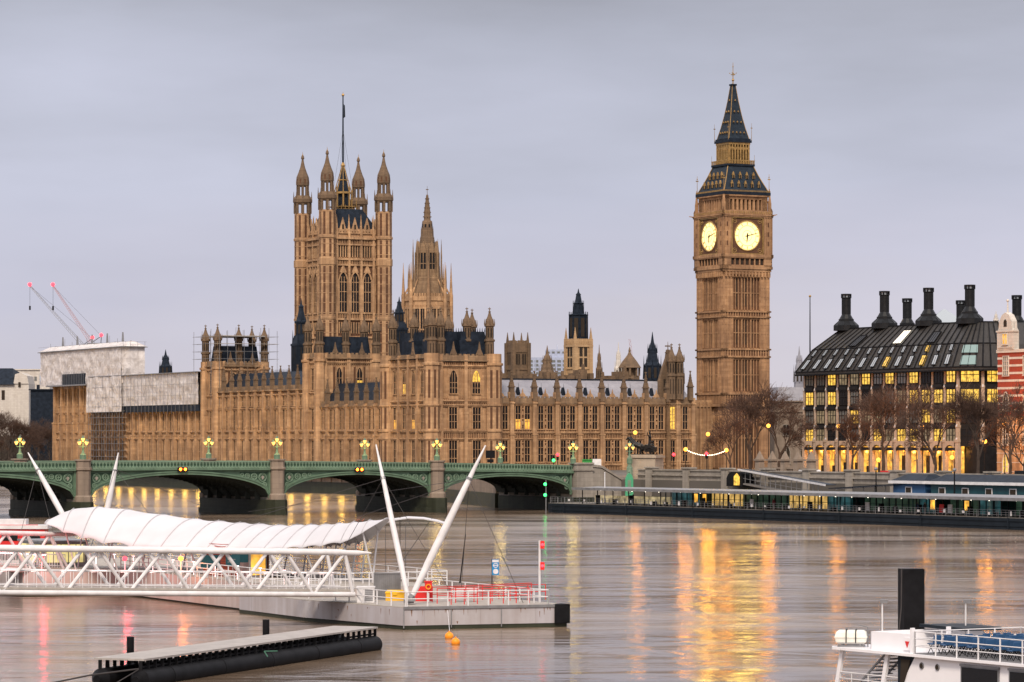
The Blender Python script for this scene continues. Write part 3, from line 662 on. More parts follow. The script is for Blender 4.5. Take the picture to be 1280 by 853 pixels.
for k in range(4):
    a = k * pi / 2; q = -HC + .22
    mb = MB(); mb.ring((0, 0, 0), 3.62, .17, 48, 6); mb.ring((0, -.03, 0), 2.45, .05, 40, 4); mb.ring((0, -.03, 0), 1.3, .035, 30, 4); mb.ring((0, -.03, 0), 3.3, .03, 40, 4)
    face = place(mb.mesh('clock_face', M['gold']), 'clock_face', ct, (-q * 0 + sin(a) * -q, cos(a) * q, 62.4), a)
    mb = MB(); mb.extr([(3.55 * cos(2 * pi * j / 64), 3.55 * sin(2 * pi * j / 64)) for j in range(64)], 0, .05); mb.build('dial', M['dial'], face)
    mb = MB()
    for j in range(12):
        t = pi / 2 - 2 * pi * j / 12; nn = (2, 1, 2, 3, 2, 2, 2, 3, 3, 2, 2, 2)[j]
        for i in range(nn):
            dt = (i - (nn - 1) / 2) * .055; mb.tube((2.62 * cos(t + dt), -.03, 2.62 * sin(t + dt)), (3.25 * cos(t + dt), -.03, 3.25 * sin(t + dt)), .045, .045, 4)
    for j in range(60):
        t = 2 * pi * j / 60; mb.tube((3.3 * cos(t), -.03, 3.3 * sin(t)), (3.45 * cos(t), -.03, 3.45 * sin(t)), .025, .025, 4)
    mb.build('numeral', plain('numeral_paint', (.10, .06, .015), .6), face)
    def hand(nm, ang, ln, wd):
        t = pi / 2 - R(ang); d = Vector((cos(t), 0, sin(t))); n_ = Vector((-d.z, 0, d.x)); b = MB()
        pts = [(-.7, wd * .5), (0, wd), (ln * .75, wd * .6), (ln, .04)]
        poly = [d * s_ + n_ * w_ for s_, w_ in pts] + [d * s_ - n_ * w_ for s_, w_ in reversed(pts)]
        b.extr([(p.x, p.z) for p in poly], -.12, -.08); b.ring((0, -.1, 0), .16, .1, 12, 5); b.build(nm, M['bronze'], face)
    d_ = bpy.data.lights.new('dial_reflection_lamp', 'AREA'); d_.shape = 'DISK'; d_.size = 7; d_.energy = DIAL_W; d_.color = (1, .62, .11)
    lo = bpy.data.objects.new('dial_reflection_lamp', d_); COL.objects.link(lo); lo.parent = face; lo.location = (0, -.35, 0); lo.rotation_euler = (R(-90), 0, 0)  # unseen disk lamp added to strengthen the dial's reflection on the water
    hand('hour_hand', 186, 1.7, .22); hand('minute_hand', 76, 3.2, .12)
# belfry, roofs, lantern, spire
mb = MB(); HD = 6.15; mb.mat(2).box(-HD + 1.2, HD - 1.2, -HD + 1.2, HD - 1.2, 68, 72); mb.mat(0).box(-HD, HD, -HD, HD, 71.3, 72.0); mb.box(-HD, HD, -HD, HD, 68, 68.7)
def belfry(mb):
    for k in range(9):
        x = -4.7 + 9.4 * k / 8; mb.pris(4, x, -HD + .35, 68.5, 71.5, .42, .38, pi / 4)
    for sx in (-1, 1): mb.box(sx * (HD - .75) - .75, sx * (HD - .75) + .75, -HD, -HD + 1.5, 68.3, 71.6); mb.tube((sx * HC, -HC, 68.4), (sx * HD, -HD, 71), .2, .15, 4)
    mb.box(-HD - .5, HD + .5, -HD - .5, -HD + 1, 72, 72.35)
four(mb, belfry); mb.build('belfry', TS, ct)
IR = [M['ironroof'], M['gold'], M['void'], M['iron']]
mb = MB()
def curved(mb, prof):                                    # square roof with a concave slope
    for (h0, z0), (h1, z1) in zip(prof, prof[1:]): mb.frus(0, 0, z0, z1, h0, h0, h1, h1)
mb.mat(3); mb.box(-HD - .55, HD + .55, -HD - .55, HD + .55, 72.36, 73.1); mb.mat(0); curved(mb, [(6.35, 73.1), (5.35, 75.2), (4.4, 77.4), (3.55, 79.7)])
def dorm(mb):
    rows = ((74.2, 5, .0), (76.4, 4, 0))
    for z, n, _ in rows:
        hw = 6.35 - (z - 73.1) * .44
        for k in range(n):
            x = (k - (n - 1) / 2) * 1.9
            mb.mat(0).frus(x, -hw + .35, z, z + .85, .27, .55); mb.mat(1).extr([(x - .34, z + .85), (x + .34, z + .85), (x, z + 1.7)], -hw - .2, -hw + .2); mb.mat(2).box(x - .2, x + .2, -hw - .24, -hw, z + .1, z + .85); mb.mat(1).box(x - .3, x - .22, -hw - .25, -hw, z, z + .9); mb.box(x + .22, x + .3, -hw - .25, -hw, z, z + .9)
    mb.mat(1).ribs(-HD - .5, HD + .5, 73.1, 73.5, -HD - .55, -HD - .45, 40, .14)
    for (h0, z0), (h1, z1) in zip([(6.4, 73.1), (5.4, 75.2), (4.45, 77.4)], [(5.4, 75.2), (4.45, 77.4), (3.6, 79.7)]): mb.tube((-h0, -h0, z0), (-h1, -h1, z1), .12, .12, 4)
four(mb, dorm)
for sx in (-1, 1):
    for sy in (-1, 1): mb.mat(1).tube((sx * 6.4, sy * 6.4, 73), (sx * 6.4, sy * 6.4, 77.6), .09, .04, 5); mb.box(sx * 6.4 - .35, sx * 6.4 + .35, sy * 6.4 - .06, sy * 6.4 + .06, 76.2, 76.45); mb.ball((sx * 6.4, sy * 6.4, 76.8), .18, 6)
mb.build('lower_roof', IR, ct)
mb = MB(); mb.mat(2).box(-2.5, 2.5, -2.5, 2.5, 80, 86); mb.mat(3).box(-3.9, 3.9, -3.9, 3.9, 79.6, 80.1); mb.mat(1)
def lantern(mb):
    for k in range(8): x = -2.7 + 5.4 * k / 7; mb.box(x - .17, x + .17, -3.05, -2.6, 80.1, 85.4)
    mb.box(-3.9, 3.9, -3.9, -3.8, 80.9, 81.05); mb.ribs(-3.9, 3.9, 80.1, 80.9, -3.9, -3.8, 22, .1)
    mb.box(-3.0, 3.0, -3.0, -2.4, 83.9, 84.2); mb.box(-3.05, 3.05, -3.08, -2.4, 84.9, 85.4)
    for k in range(7): x = -2.7 + 5.4 * (k + .5) / 7; mb.extr([(x - .3, 83.2), (x - .3, 84), (x + .3, 84), (x + .3, 83.2), (x, 83.8)], -2.95, -2.7)
four(mb, lantern)
mb.mat(3).box(-3.35, 3.35, -3.35, 3.35, 85.4, 86.0); mb.box(-3.15, 3.15, -3.15, 3.15, 86.0, 86.4)
for sx in (-1, 1):
    for sy in (-1, 1): mb.mat(1).tube((sx * 3.3, sy * 3.3, 86), (sx * 3.3, sy * 3.3, 90.2), .07, .03, 4); mb.box(sx * 3.3 - .25, sx * 3.3 + .25, sy * 3.3 - .05, sy * 3.3 + .05, 88.9, 89.1); mb.tube((sx * 3.8, sy * 3.8, 79.6), (sx * 3.8, sy * 3.8, 82.4), .06, .03, 4)
mb.build('lantern', IR, ct)
mb = MB(); prof = [(2.85, 86.4), (2.15, 89.2), (1.5, 92.4), (.95, 95.8), (.45, 99.6)]; curved(mb, prof)
def sdorm(mb):
    for z, n in ((87.4, 4), (90, 3), (92.6, 2), (95.4, 1)):
        hw = 2.85 - (z - 86.4) * .205
        for k in range(n):
            x = (k - (n - 1) / 2) * 1.05; mb.mat(1).extr([(x - .2, z + .35), (x + .2, z + .35), (x, z + .75)], -hw - .12, -hw + .2); mb.mat(2).box(x - .12, x + .12, -hw - .14, -hw, z + .08, z + .4)
    for (h0, z0), (h1, z1) in zip(prof, prof[1:]): mb.mat(1).tube((-h0, -h0, z0), (-h1, -h1, z1), .09, .08, 4)
four(mb, sdorm)
mb.mat(3).box(-.7, .7, -.7, .7, 99.5, 99.9); mb.build('spire', IR, ct)
mb = MB(); mb.tube((0, 0, 99.8), (0, 0, 105.2), .16, .05, 6); mb.ball((0, 0, 100.9), .35, 8); mb.ball((0, 0, 104.2), .18, 6); mb.ring((0, 0, 102.2), .5, .06, 14, 5, 'z')
for k in range(4): a = k * pi / 2 + .78; mb.tube((0, 0, 102.2), (.85 * cos(a), .85 * sin(a), 102.5), .06, .04, 4); mb.ball((.85 * cos(a), .85 * sin(a), 102.6), .13, 6)
mb.build('finial', M['gold'], ct)

# ---------------------------------------------------------------- great square tower with flagpole
vc = (-53.5, 1013.0)
vt = thing('square_tower', 'massive square Gothic tower with four corner turrets and a tall flagpole', 'tower', (vc[0], vc[1], 0), TH)
HV = 9.7
VS = [M['stone'], M['stone_shaded'], M['void'], M['dark_glass']]
mb = MB(); mb.box(-HV + .6, HV - .6, -HV + .6, HV - .6, 5, 79)
def vface(mb):
    y = -HV + .6; w_ = 6.9
    for z, h_, pr in ((44.9, .5, .5), (50.6, .6, .6), (52.6, .5, .5), (67.6, .5, .5), (69.4, .6, .6), (74.0, .5, .6), (76.0, .7, .8), (77.6, .35, .4), (35, .5, .5)):
        mb.box(-w_, w_, y - pr, y, z - h_ / 2, z + h_ / 2)
    mb.mat(1)
    for z0, z1 in ((50.9, 52.3), (67.9, 69.1), (74.3, 75.6), (45.3, 50.2), (53, 67.2), (70, 73.6)): mb.box(-w_ + .1, w_ - .1, y - .02, y, z0, z1)
    mb.mat(0)
    for z0, z1, n in ((50.9, 52.3, 24), (67.9, 69.1, 24), (74.3, 75.6, 24)): mb.ribs(-w_, w_, z0, z1, y - .3, y, n, .22)
    for cx in (-4.15, 0, 4.15):
        mb.mat(3).extr([(cx + a, 52.8 + b) for a, b in arch_out(2.75, 12.6, True)], y - .06, y); mb.mat(0)
        for a, b in zip(arch_out(2.75, 12.6, True)[2:], arch_out(2.75, 12.6, True)[3:]): mb.tube((cx + a[0], y - .3, 52.8 + a[1]), (cx + b[0], y - .3, 52.8 + b[1]), .3, .3, 4)
        for sx in (-1, 1): mb.box(cx + sx * 1.55 - .22, cx + sx * 1.55 + .22, y - .6, y, 52.8, 63.2)
        for q in (-.46, .46): mb.box(cx + q - .08, cx + q + .08, y - .2, y, 52.8, 64)
        for z in (56, 59.2, 62.2): mb.box(cx - 1.37, cx + 1.37, y - .18, y, z - .1, z + .1)
        mb.extr([(cx - 1.2, 65.2), (cx + 1.2, 65.2), (cx, 68)], y - .45, y - .2)
        for z0, z1, n in ((70.2, 73.4, 4), (46.3, 49.4, 3)):
            mb.mat(2)
            for k in range(n): x = cx + (k - (n - 1) / 2) * .85; mb.box(x - .22, x + .22, y - .08, y, z0, z1)
            mb.mat(0)
            for k in range(n + 1): x = cx + (k - n / 2) * .85; mb.box(x - .14, x + .14, y - .35, y, z0 - .2, z1 + .3)
    for cx in (-6.3, -2.07, 2.07, 6.3):
        mb.box(cx - .34, cx + .34, y - .55, y, 45, 77); mb.frus(cx, y - .1, 77, 83.5, .42, .42, .03, .03)
    mb.mat(3).extr([(0 + a, 33.5 + b) for a, b in arch_out(3.4, 9.5, True)], y - .06, y); mb.mat(0)
    for a, b in zip(arch_out(3.6, 9.7, True)[2:], arch_out(3.6, 9.7, True)[3:]): mb.tube((a[0], y - .25, 33.5 + a[1]), (b[0], y - .25, 33.5 + b[1]), .35, .35, 4)
    for k in range(14): x = -6.4 + 12.8 * k / 13; mb.box(x - .3, x + .3, y - .3, y + .2, 77.5, 78.9 if k % 2 else 78.2)
    for cx in (-4.15, 0, 4.15):
        mb.extr([(cx - 1.2, 78.2), (cx + 1.2, 78.2), (cx + .8, 79.8), (cx, 82.6), (cx - .8, 79.8)], y - .25, y + .15); mb.mat(2).box(cx - .3, cx + .3, y - .28, y - .2, 78.8, 80.3); mb.mat(0)
    
    for a, b, n in ((-6.7, -6.0, 2), (-2.5, -1.7, 2), (1.7, 2.5, 2), (6.0, 6.7, 2)): mb.ribs(a, b, 53, 67, y - .2, y, n, .16)
    for a, b in ((-6.8, -2.2), (2.2, 6.8)): mb.ribs(a, b, 36, 44.5, y - .2, y, 8, .16)
four(mb, vface); mb.build('wall', VS, vt)
mb = MB(); rt = 2.62
mb.lathe([(rt, 5), (rt, 35), (rt * 1.05, 35.1), (rt, 35.4), (rt, 50.4), (rt * 1.08, 50.5), (rt * 1.08, 51.2), (rt, 51.3), (rt, 67.4), (rt * 1.08, 67.5), (rt * 1.08, 69.6), (rt, 69.7), (rt, 75.8), (rt * 1.1, 75.9), (rt * 1.1, 76.6), (rt, 76.7), (rt, 84.6)], 0, 0)
for z in seq(6, 74, 22): mb.lathe([(rt * 1.03, z), (rt * 1.03, z + .18)])
for z0, z1 in ((36, 50), (52, 67), (70, 75.5), (77, 84)): slits(mb, 0, 0, rt * cos(pi / 8), z0, z1, 8, .75, 1, .03)
mb.mat(3); posts(mb, 0, 0, rt * .92, 84.6, 87.8, 8, .5, pi / 8); mb.pris(8, 0, 0, 84.6, 87.8, .5); mb.lathe([(rt * 1.0, 87.6), (rt * 1.16, 88.2), (rt * 1.16, 89.2), (rt * .85, 90.3)])
for k in range(8): a = pi / 8 + k * pi / 4; mb.frus(rt * 1.08 * cos(a), rt * 1.08 * sin(a), 88.4, 91.6, .2, .2, .03, .03)
posts(mb, 0, 0, 1.65, 90.2, 93.4, 8, .38, pi / 8); mb.pris(8, 0, 0, 90, 93.3, .4)
mb.lathe([(1.75, 93.2), (2.1, 93.7), (2.12, 94.6), (1.95, 96.2), (1.3, 97.8), (.75, 99.4), (.42, 101), (.3, 101.8), (.55, 102.2), (.4, 102.9), (.1, 103.3)]); mb.mat(3); slits(mb, 0, 0, 1.9, 94, 95.6, 8, .5, 1, .06)
mb.mat(2); mb.tube((0, 0, 103), (0, 0, 104.3), .12, .04, 5); mb.ball((0, 0, 103.2), .28, 6)
tmv = mb.mesh('corner_turret', [M['stone'], M['stone_shaded'], M['gold'], M['stone_dark']])
for sx in (-1, 1):
    for sy in (-1, 1): place(tmv, 'corner_turret', vt, (sx * HV, sy * HV, 0))
mb = MB(); mb.frus(0, 0, 78.4, 85.5, HV - 1.2, HV - 1.2, 4.6, 4.6); mb.build('roof', M['iron'], vt)
mb = MB(); mb.mat(1); mb.pris(8, 0, 0, 85, 90.5, 1.7); mb.mat(0)
mb.lathe([(4.7, 84.9), (4.7, 85.3)], 0, 0); mb.lathe([(4.6, 86.3), (4.6, 86.5)], 0, 0)
for k in range(24): a = 2 * pi * k / 24; mb.pris(4, 4.55 * cos(a), 4.55 * sin(a), 85.2, 86.9 if k % 3 else 88.6, .1, .06)
mb.lathe([(3.3, 85.3), (3.3, 86.0)], 0, 0); posts(mb, 0, 0, 2.7, 85.5, 90.8, 8, .3, pi / 8); mb.lathe([(2.9, 90.6), (2.9, 91.2)], 0, 0)
for k in range(8):
    a = pi / 8 + k * pi / 4; mb.tube((2.75 * cos(a), 2.75 * sin(a), 91), (.4 * cos(a), .4 * sin(a), 99.2), .17, .12, 4); mb.frus(2.9 * cos(a), 2.9 * sin(a), 91, 93.5, .15, .15, .02, .02); mb.tube((5.2 * cos(a), 5.2 * sin(a), 79), (2.8 * cos(a), 2.8 * sin(a), 86), .2, .15, 4)
mb.lathe([(1.7, 94.8), (1.7, 95.1)], 0, 0); mb.mat(1); mb.lathe([(2.3, 91), (.35, 99.0)], 0, 0); mb.mat(0); mb.lathe([(.5, 99), (.7, 99.6), (.3, 100.6)], 0, 0)
mb.build('iron_crown', [M['gold'], M['iron']], vt)
mb = MB(); mb.tube((0, 0, 99), (0, 0, 121.5), .34, .2, 8); mb.mat(1); mb.ball((0, 0, 121.9), .5, 8); mb.tube((0, 0, 122), (0, 0, 123), .1, .03, 4)
mb.mat(2); mb.add([(0.25, 0, 119), (.7, .1, 118.6), (.75, -.1, 115), (.25, 0, 114.6), (.45, .35, 117)], [(0, 1, 4), (1, 2, 4), (2, 3, 4), (0, 4, 3)])
mb.build('flagpole', [M['iron'], M['gold'], M['navy']], vt)
mb = MB()
for sx, sy in ((1, 0), (-1, 0), (0, 1), (0, -1)): mb.tube((0, 0, 111), (sx * 4, sy * 4, 88), .04, .04, 3)
mb.build('stay_wire', M['rope'], vt)

# ---------------------------------------------------------------- octagonal spire over the middle
D0 = 865; cx0 = PX(534, D0)
cs = thing('octagonal_spire', 'stone octagonal lantern tower with tall crocketed spire rising in mid palace', 'spire tower', (cx0, D0, 0), TH)
mb = MB(); mb.lathe([(6.7, 15), (6.7, 50), (7.0, 50.2), (7.0, 51.4), (6.2, 51.6)]); 
slits(mb, 0, 0, 6.7 * cos(pi / 8), 36.5, 48.5, 8, 3.4, 2, .06)
ap = 6.7 * cos(pi / 8)
for k in range(8):
    mb.at(0, 0, 0, k * pi / 4)
    for q in (-1.7, 0, 1.7): mb.box(q - .22, q + .22, -ap - .4, -ap, 36, 49)
    for q in (-.85, .85): mb.box(q - .07, q + .07, -ap - .2, -ap, 36, 49)
    mb.box(-1.8, 1.8, -ap - .3, -ap, 42.2, 42.6); mb.box(-2.3, 2.3, -ap - .35, -ap, 48, 48.6)
    for q in (-1.6, -.8, 0, .8, 1.6): mb.box(q - .25, q + .25, -ap - .3, -ap + .2, 51.3, 52.2)
    mb.mat(0)
mb.at()
for k in range(8):
    a = pi / 8 + k * pi / 4; x, y = 7.1 * cos(a), 7.1 * sin(a); mb.pris(6, x, y, 15, 52, .75, .6); mb.pris(6, x, y, 52, 60.6, .5, .04); x, y = 5 * cos(a), 5 * sin(a); mb.tube((7 * cos(a), 7 * sin(a), 51.5), (4.0 * cos(a), 4.0 * sin(a), 56.5), .3, .2, 4)
mb.mat(5); mb.lathe([(6.1, 51.4), (4.9, 52.0), (4.5, 54.6), (4.2, 55.6), (4.2, 56.4), (3.85, 56.6), (3.0, 63.6), (2.5, 65.2), (2.0, 66.8)])
slits(mb, 0, 0, 3.25, 57.6, 63, 8, 1.8, 3, .06)
for k in range(8):
    mb.at(0, 0, 0, k * pi / 4)
    for q in (-.95, 0, .95): mb.box(q - .11, q + .11, -3.55, -3.2, 57.0, 63.4)
    mb.box(-1, 1, -3.5, -3.2, 60.2, 60.4); mb.extr([(-1.05, 63.2), (1.05, 63.2), (0, 66.4)], -3.4, -2.6)
mb.at()
for k in range(8):
    a = pi / 8 + k * pi / 4; x, y = 4.2 * cos(a), 4.2 * sin(a); mb.pris(5, x, y, 54, 62.5, .3, .24); mb.pris(5, x, y, 62.5, 67.0, .24, .03); mb.pris(4, 5.6 * cos(a), 5.6 * sin(a), 51, 55.5, .3, .25); mb.pris(4, 5.6 * cos(a), 5.6 * sin(a), 55.5, 60, .25, .03)
mb.mat(4); mb.lathe([(2.3, 66), (2.1, 67.4), (1.95, 67.8), (1.5, 71.6), (1.0, 72.2), (.95, 74.4), (.3, 79)]); slits(mb, 0, 0, 1.5, 68.6, 71, 8, .5, 2, .05)
for k in range(8):
    a = pi / 8 + k * pi / 4
    for j in range(9): t = j / 9; r = 1.75 * (1 - t) + .3 * t; z = 68 + 11 * t; mb.box(r * cos(a) - .13, r * cos(a) + .13, r * sin(a) - .13, r * sin(a) + .13, z, z + .3)
    mb.pris(4, 1.8 * cos(a), 1.8 * sin(a), 67.6, 70.5, .16, .02)
mb.tube((0, 0, 79), (0, 0, 81.4), .1, .04, 5); mb.box(-.4, .4, -.06, .06, 80.3, 80.55)
mb.build('wall', [M['stone'], M['stone_shaded'], M['dark_glass'], M['dark_glass'], M['stone_dark'], M['stone_mid']], cs); cs.scale = (.91, .91, 1)
# ---------------------------------------------------------------- dark ventilation towers on the palace roofs
def vent(px, D, ztop, r, z0, label, zb=20):
    t = thing('ventilation_tower', label, 'tower', (PX(px, D), D, 0), TH)
    mb = MB(); mb.box(-r, r, -r, r, zb, z0); mb.box(-r * 1.08, r * 1.08, -r * 1.08, r * 1.08, z0 - .6, z0)
    for k in range(4):
        mb.at(0, 0, 0, k * pi / 2); mb.mat(1)
        for q in (-.5, 0, .5): mb.box(q * r - .12 * r, q * r + .12 * r, -r - .04, -r, z0 - 4.5, z0 - 1)
        mb.mat(0).ribs(-r, r, zb, z0 - .6, -r - .12, -r, 7, .1 * r)
    mb.at(); mb.build('base', [M['iron'], M['void']], t)
    h = ztop - z0
    mb = MB(); mb.frus(0, 0, z0, z0 + h * .18, r * .95, r * .95, r * .72, r * .72); mb.lathe([(r * .75, z0 + h * .18), (r * .72, z0 + h * .45), (r * .85, z0 + h * .46), (r * .85, z0 + h * .49), (r * .6, z0 + h * .52), (r * .34, z0 + h * .72), (r * .30, z0 + h * .8), (r * .40, z0 + h * .81), (r * .14, z0 + h * .86), (.05, ztop)])
    slits(mb, 0, 0, r * .7, z0 + h * .22, z0 + h * .42, 8, r * .28, 1, .06)
    for k in range(4): a = pi / 4 + k * pi / 2; mb.pris(5, r * 1.2 * cos(a), r * 1.2 * sin(a), z0 - .5, z0 + h * .3, r * .12, .02)
    for k in range(8): a = pi / 8 + k * pi / 4; mb.pris(4, r * .82 * cos(a), r * .82 * sin(a), z0 + h * .45, z0 + h * .62, r * .08, .01)
    mb.build('spire', [M['iron'], M['void']], t)
    return t
vent(376.5, 885, PZ(373, 885), 2.1, PZ(430, 885), 'narrow dark iron turret spire in front of the square flag tower')
vent(499, 800, PZ(371, 800), 1.6, PZ(410, 800), 'dark iron turret spire beside the octagonal stone lantern')
# far dark spires
def far_spire(name, px, D, top, base, wd, label, mats, cat='spire', stages=True):
    t = thing(name, label, cat, (PX(px, D), D, 0), R(20)); r = wd / 2; z1 = PZ(base, D); zt = PZ(top, D)
    mb = MB(); mb.pris(8, 0, 0, 5, z1 + (zt - z1) * .3, r); mb.lathe([(r * 1.1, z1 + (zt - z1) * .28), (r * .75, z1 + (zt - z1) * .36), (r * .5, z1 + (zt - z1) * .6), (r * .55, z1 + (zt - z1) * .62), (r * .2, z1 + (zt - z1) * .78), (.06, zt)])
    slits(mb, 0, 0, r * cos(pi / 8), z1 + (zt - z1) * .02, z1 + (zt - z1) * .24, 8, r * .35, 1, .06)
    for k in range(8): a = pi / 8 + k * pi / 4; mb.pris(4, r * 1.05 * cos(a), r * 1.05 * sin(a), z1, z1 + (zt - z1) * .5, r * .15, .02); mb.pris(4, r * .55 * cos(a), r * .55 * sin(a), z1 + (zt - z1) * .55, z1 + (zt - z1) * .75, r * .1, .02)
    mb.build('tower_body', mats, t); return t
IRV = [M['iron'], M['void']]
far_spire('far_spire', 207, 1250, 437, 467, 4.6, 'small dark stepped spire far behind the white sheeted roof', IRV)
far_spire('black_spire', 815.5, 960, 415, 474, 4.9, 'black Gothic spire with clustered pinnacles left of the clock tower', IRV)
far_spire('white_spire', 773, 930, 428, 474, 2.2, 'slim pale stone spire behind the north roofs', [M['portland'], M['void']])
far_spire('brown_pinnacle', 749, 900, 431, 474, 1.7, 'slim brown pinnacle standing right of the cream tower', [M['stone_dark'], M['void']])
far_spire('roof_turret', 625, 830, 446, 474, 1.2, 'small stone turret between corner pavilion and square church tower', [M['stone_dark'], M['void']])
far_spire('stepped_spire', 684, 870, 432, 480, 4.2, 'broad stone pinnacle stepped like a fir in front of grey offices', [M['stone_dark'], M['void']])
far_spire('twin_pinnacle', 852, 790, 440, 480, 1.4, 'tall narrow stone pinnacle just left of the clock tower', [M['stone_dark'], M['void']])
# octagonal lead-roofed kiosk tower
t = thing('round_turret', 'octagonal open turret with conical lead roof on the skyline', 'turret', (PX(787, 900), 900, 0))
mb = MB(); mb.pris(8, 0, 0, 5, PZ(470, 900), 3.0); posts(mb, 0, 0, 2.7, PZ(470, 900), PZ(460, 900), 8, .4); mb.pris(8, 0, 0, PZ(470, 900), PZ(460, 900), 1.8); mb.build('drum', M['stone_dark'], t)
mb = MB(); mb.lathe([(3.5, PZ(460, 900)), (3.3, PZ(459, 900)), (2.2, PZ(452, 900)), (.7, PZ(444, 900)), (.3, PZ(440, 900)), (.4, PZ(439, 900)), (.08, PZ(434, 900))]); mb.build('cap', M['stone_dark'], t)
# cream square tower with iron lantern
D = 900; t = thing('cream_tower', 'cream stone square tower topped by a dark iron octagonal lantern', 'tower', (PX(723, D), D, 0), R(29)); q = 2.75
zt = PZ(424, D); mb = MB(); mb.box(-q, q, -q, q, 5, zt - 1); mb.box(-q - .3, q + .3, -q - .3, q + .3, zt - 2.3, zt - 1.7); mb.box(-q - .15, q + .15, -q - .15, q + .15, zt - 1.7, zt)
for k in range(4):
    mb.at(0, 0, 0, k * pi / 2); mb.box(-q - .25, -q + .9, -q - .25, -q + .9, 5, zt); mb.frus(-q + .2, -q + .2, zt, zt + 3.2, .35, .35, .04, .04)
    mb.mat(1)
    for z0, z1 in ((PZ(459, D), PZ(448, D)), (PZ(446, D), PZ(433, D))):
        for x in (-.75, .75): mb.box(x - .5, x + .5, -q - .05, -q, z0, z1)
    mb.mat(0).box(-q, q, -q - .2, -q, PZ(462, D), PZ(461, D)); mb.ribs(-q, q, zt - 1.6, zt, -q - .3, -q - .1, 9, .25)
mb.at(); mb.build('wall', [M['stone_pale'], M['void']], t)
mb = MB(); mb.lathe([(2.5, zt - 1), (2.5, PZ(395, D)), (2.8, PZ(394.5, D)), (2.8, PZ(393.5, D)), (1.5, PZ(392, D)), (1.35, PZ(380, D)), (1.7, PZ(379.5, D)), (1.0, PZ(378, D)), (.65, PZ(369, D)), (.8, PZ(368.6, D)), (.3, PZ(366, D)), (.06, PZ(361, D))])
for k in range(8): a = pi / 8 + k * pi / 4; mb.pris(4, 2.6 * cos(a), 2.6 * sin(a), zt, PZ(390, D), .2, .12); mb.pris(4, 1.5 * cos(a), 1.5 * sin(a), PZ(393, D), PZ(376, D), .13, .06)
slits(mb, 0, 0, 2.4, zt + .6, PZ(398, D), 8, 1.1, 1, .04); mb.build('iron_lantern', IRV, t)
# square church tower
t = thing('church_tower', 'square brown church tower with four corner pinnacles behind the palace roofs', 'tower', (PX(647, D), D, 0), R(24)); q = 2.35; zt = PZ(429, D)
mb = MB(); mb.box(-q, q, -q, q, 5, zt); mb.box(-q - .2, q + .2, -q - .2, q + .2, PZ(441, D), PZ(440, D)); mb.box(-q - .2, q + .2, -q - .2, q + .2, PZ(463, D), PZ(461, D))
for k in range(4):
    mb.at(0, 0, 0, k * pi / 2); mb.mat(1)
    for x in (-.95, .95): mb.box(x - .62, x + .62, -q - .04, -q, PZ(456, D), PZ(443, D))
    mb.mat(0); mb.frus(-q + .2, -q + .2, zt, zt + 3, .35, .35, .05, .05); mb.pris(4, -q, -q, 5, zt, .7)
    for x in seq(-1.8, 1.8, 3): mb.box(x - .3, x + .3, -q, -q + .3, zt, zt + .7)
    for x in (-.95, .95): mb.box(x - .07, x + .07, -q - .15, -q, PZ(456, D), PZ(443, D))
mb.at(); mb.build('wall', [M['stone_dark'], M['void']], t)
# grey office block far behind
D = 1250; t = thing('office_block', 'distant blue-grey office block with white lit top floor', 'office building', (PX(687, D), D, 0))
mb = MB(); mb.box(-8.5, 12, 0, 20, 5, PZ(447, D)); mb.box(-1.5, 10.5, 1, 18, 5, PZ(437, D)); mb.mat(1)
for k in range(5):
    z = PZ(449 + k * 5, D)
    for j in range(9): mb.box(-8 + j * 2.2, -6.6 + j * 2.2, -.1, 0, z - 1.3, z - .4)
for j in range(5): mb.box(-1 + j * 2, j * 2, .8, 1, PZ(441.5, D), PZ(439.5, D))
mb.mat(0); mb.ribs(-8.5, 12, 5, PZ(447, D), -.25, 0, 10, .3); mb.tube((3, 4, PZ(437, D)), (3, 4, PZ(430, D)), .15, .1)
mb.build('wall', [plain('hazed_office_grey', (.34, .38, .50), .6), M['sky_glass']], t)  # distance haze painted into the wall colour as a blue tint
mb = MB(); mb.box(6.6, 10.6, .9, 8, PZ(438.5, D), PZ(434, D)); mb.build('top_floor', M['white_lamp'], t)
# a far white block, right of the cream tower
D = 1400; t = tag(MB().box(PX(733, D), PX(741, D), D, D + 15, 5, PZ(449, D)).box(PX(734, D), PX(740, D), D - .2, D, PZ(460, D), PZ(458, D)).box(PX(734, D), PX(740, D), D - .2, D, PZ(468, D), PZ(465, D)).box(PX(735, D), PX(738, D), D + 2, D + 6, PZ(449, D), PZ(446, D)).build('white_block', M['portland']), 'sliver of a far white building right of the cream tower', 'building')

# ---------------------------------------------------------------- left: wrapped roofs, scaffolds, cranes
def rag(mb, x0, x1, y, z0, z1, amp, nx, nz, inv=False):
    rr = random.Random(int(x0 * 7 + z0)); ph = [rr.uniform(0, 6) for _ in range(6)]
    def fn(u, v):
        x = x0 + (x1 - x0) * u; z = z0 + (z1 - z0) * v
        d = amp * (sin(x * .9 + z * .5 + ph[0]) + .7 * sin(x * .35 - z * 1.1 + ph[1]) + .5 * sin(z * 2.1 + x * .3 + ph[2])) * (.3 + .7 * (4 * v * (1 - v)))
        return (x, y - .3 + d * .4, z)
    mb.grid(fn, nx, nz)
rs = thing('sheeted_roof', 'long temporary roof of wrinkled white sheeting over the south wing', 'temporary roof', PR, TH)
mb = MB(); mb.box(.2, 12, 142.5, 229, 22.8, 30.6); mb.at(0, 0, 0, RV); rag(mb, -229, -142.4, -1.5, 22.4, 31.2, .25, 110, 16); mb.at(); mb.build('sheeting', M['sheet'], rs, 60)
mb = MB(); mb.box(-2.4, 12.4, 142, 229.4, 31.1, 31.3); mb.at(0, 0, 0, RV)
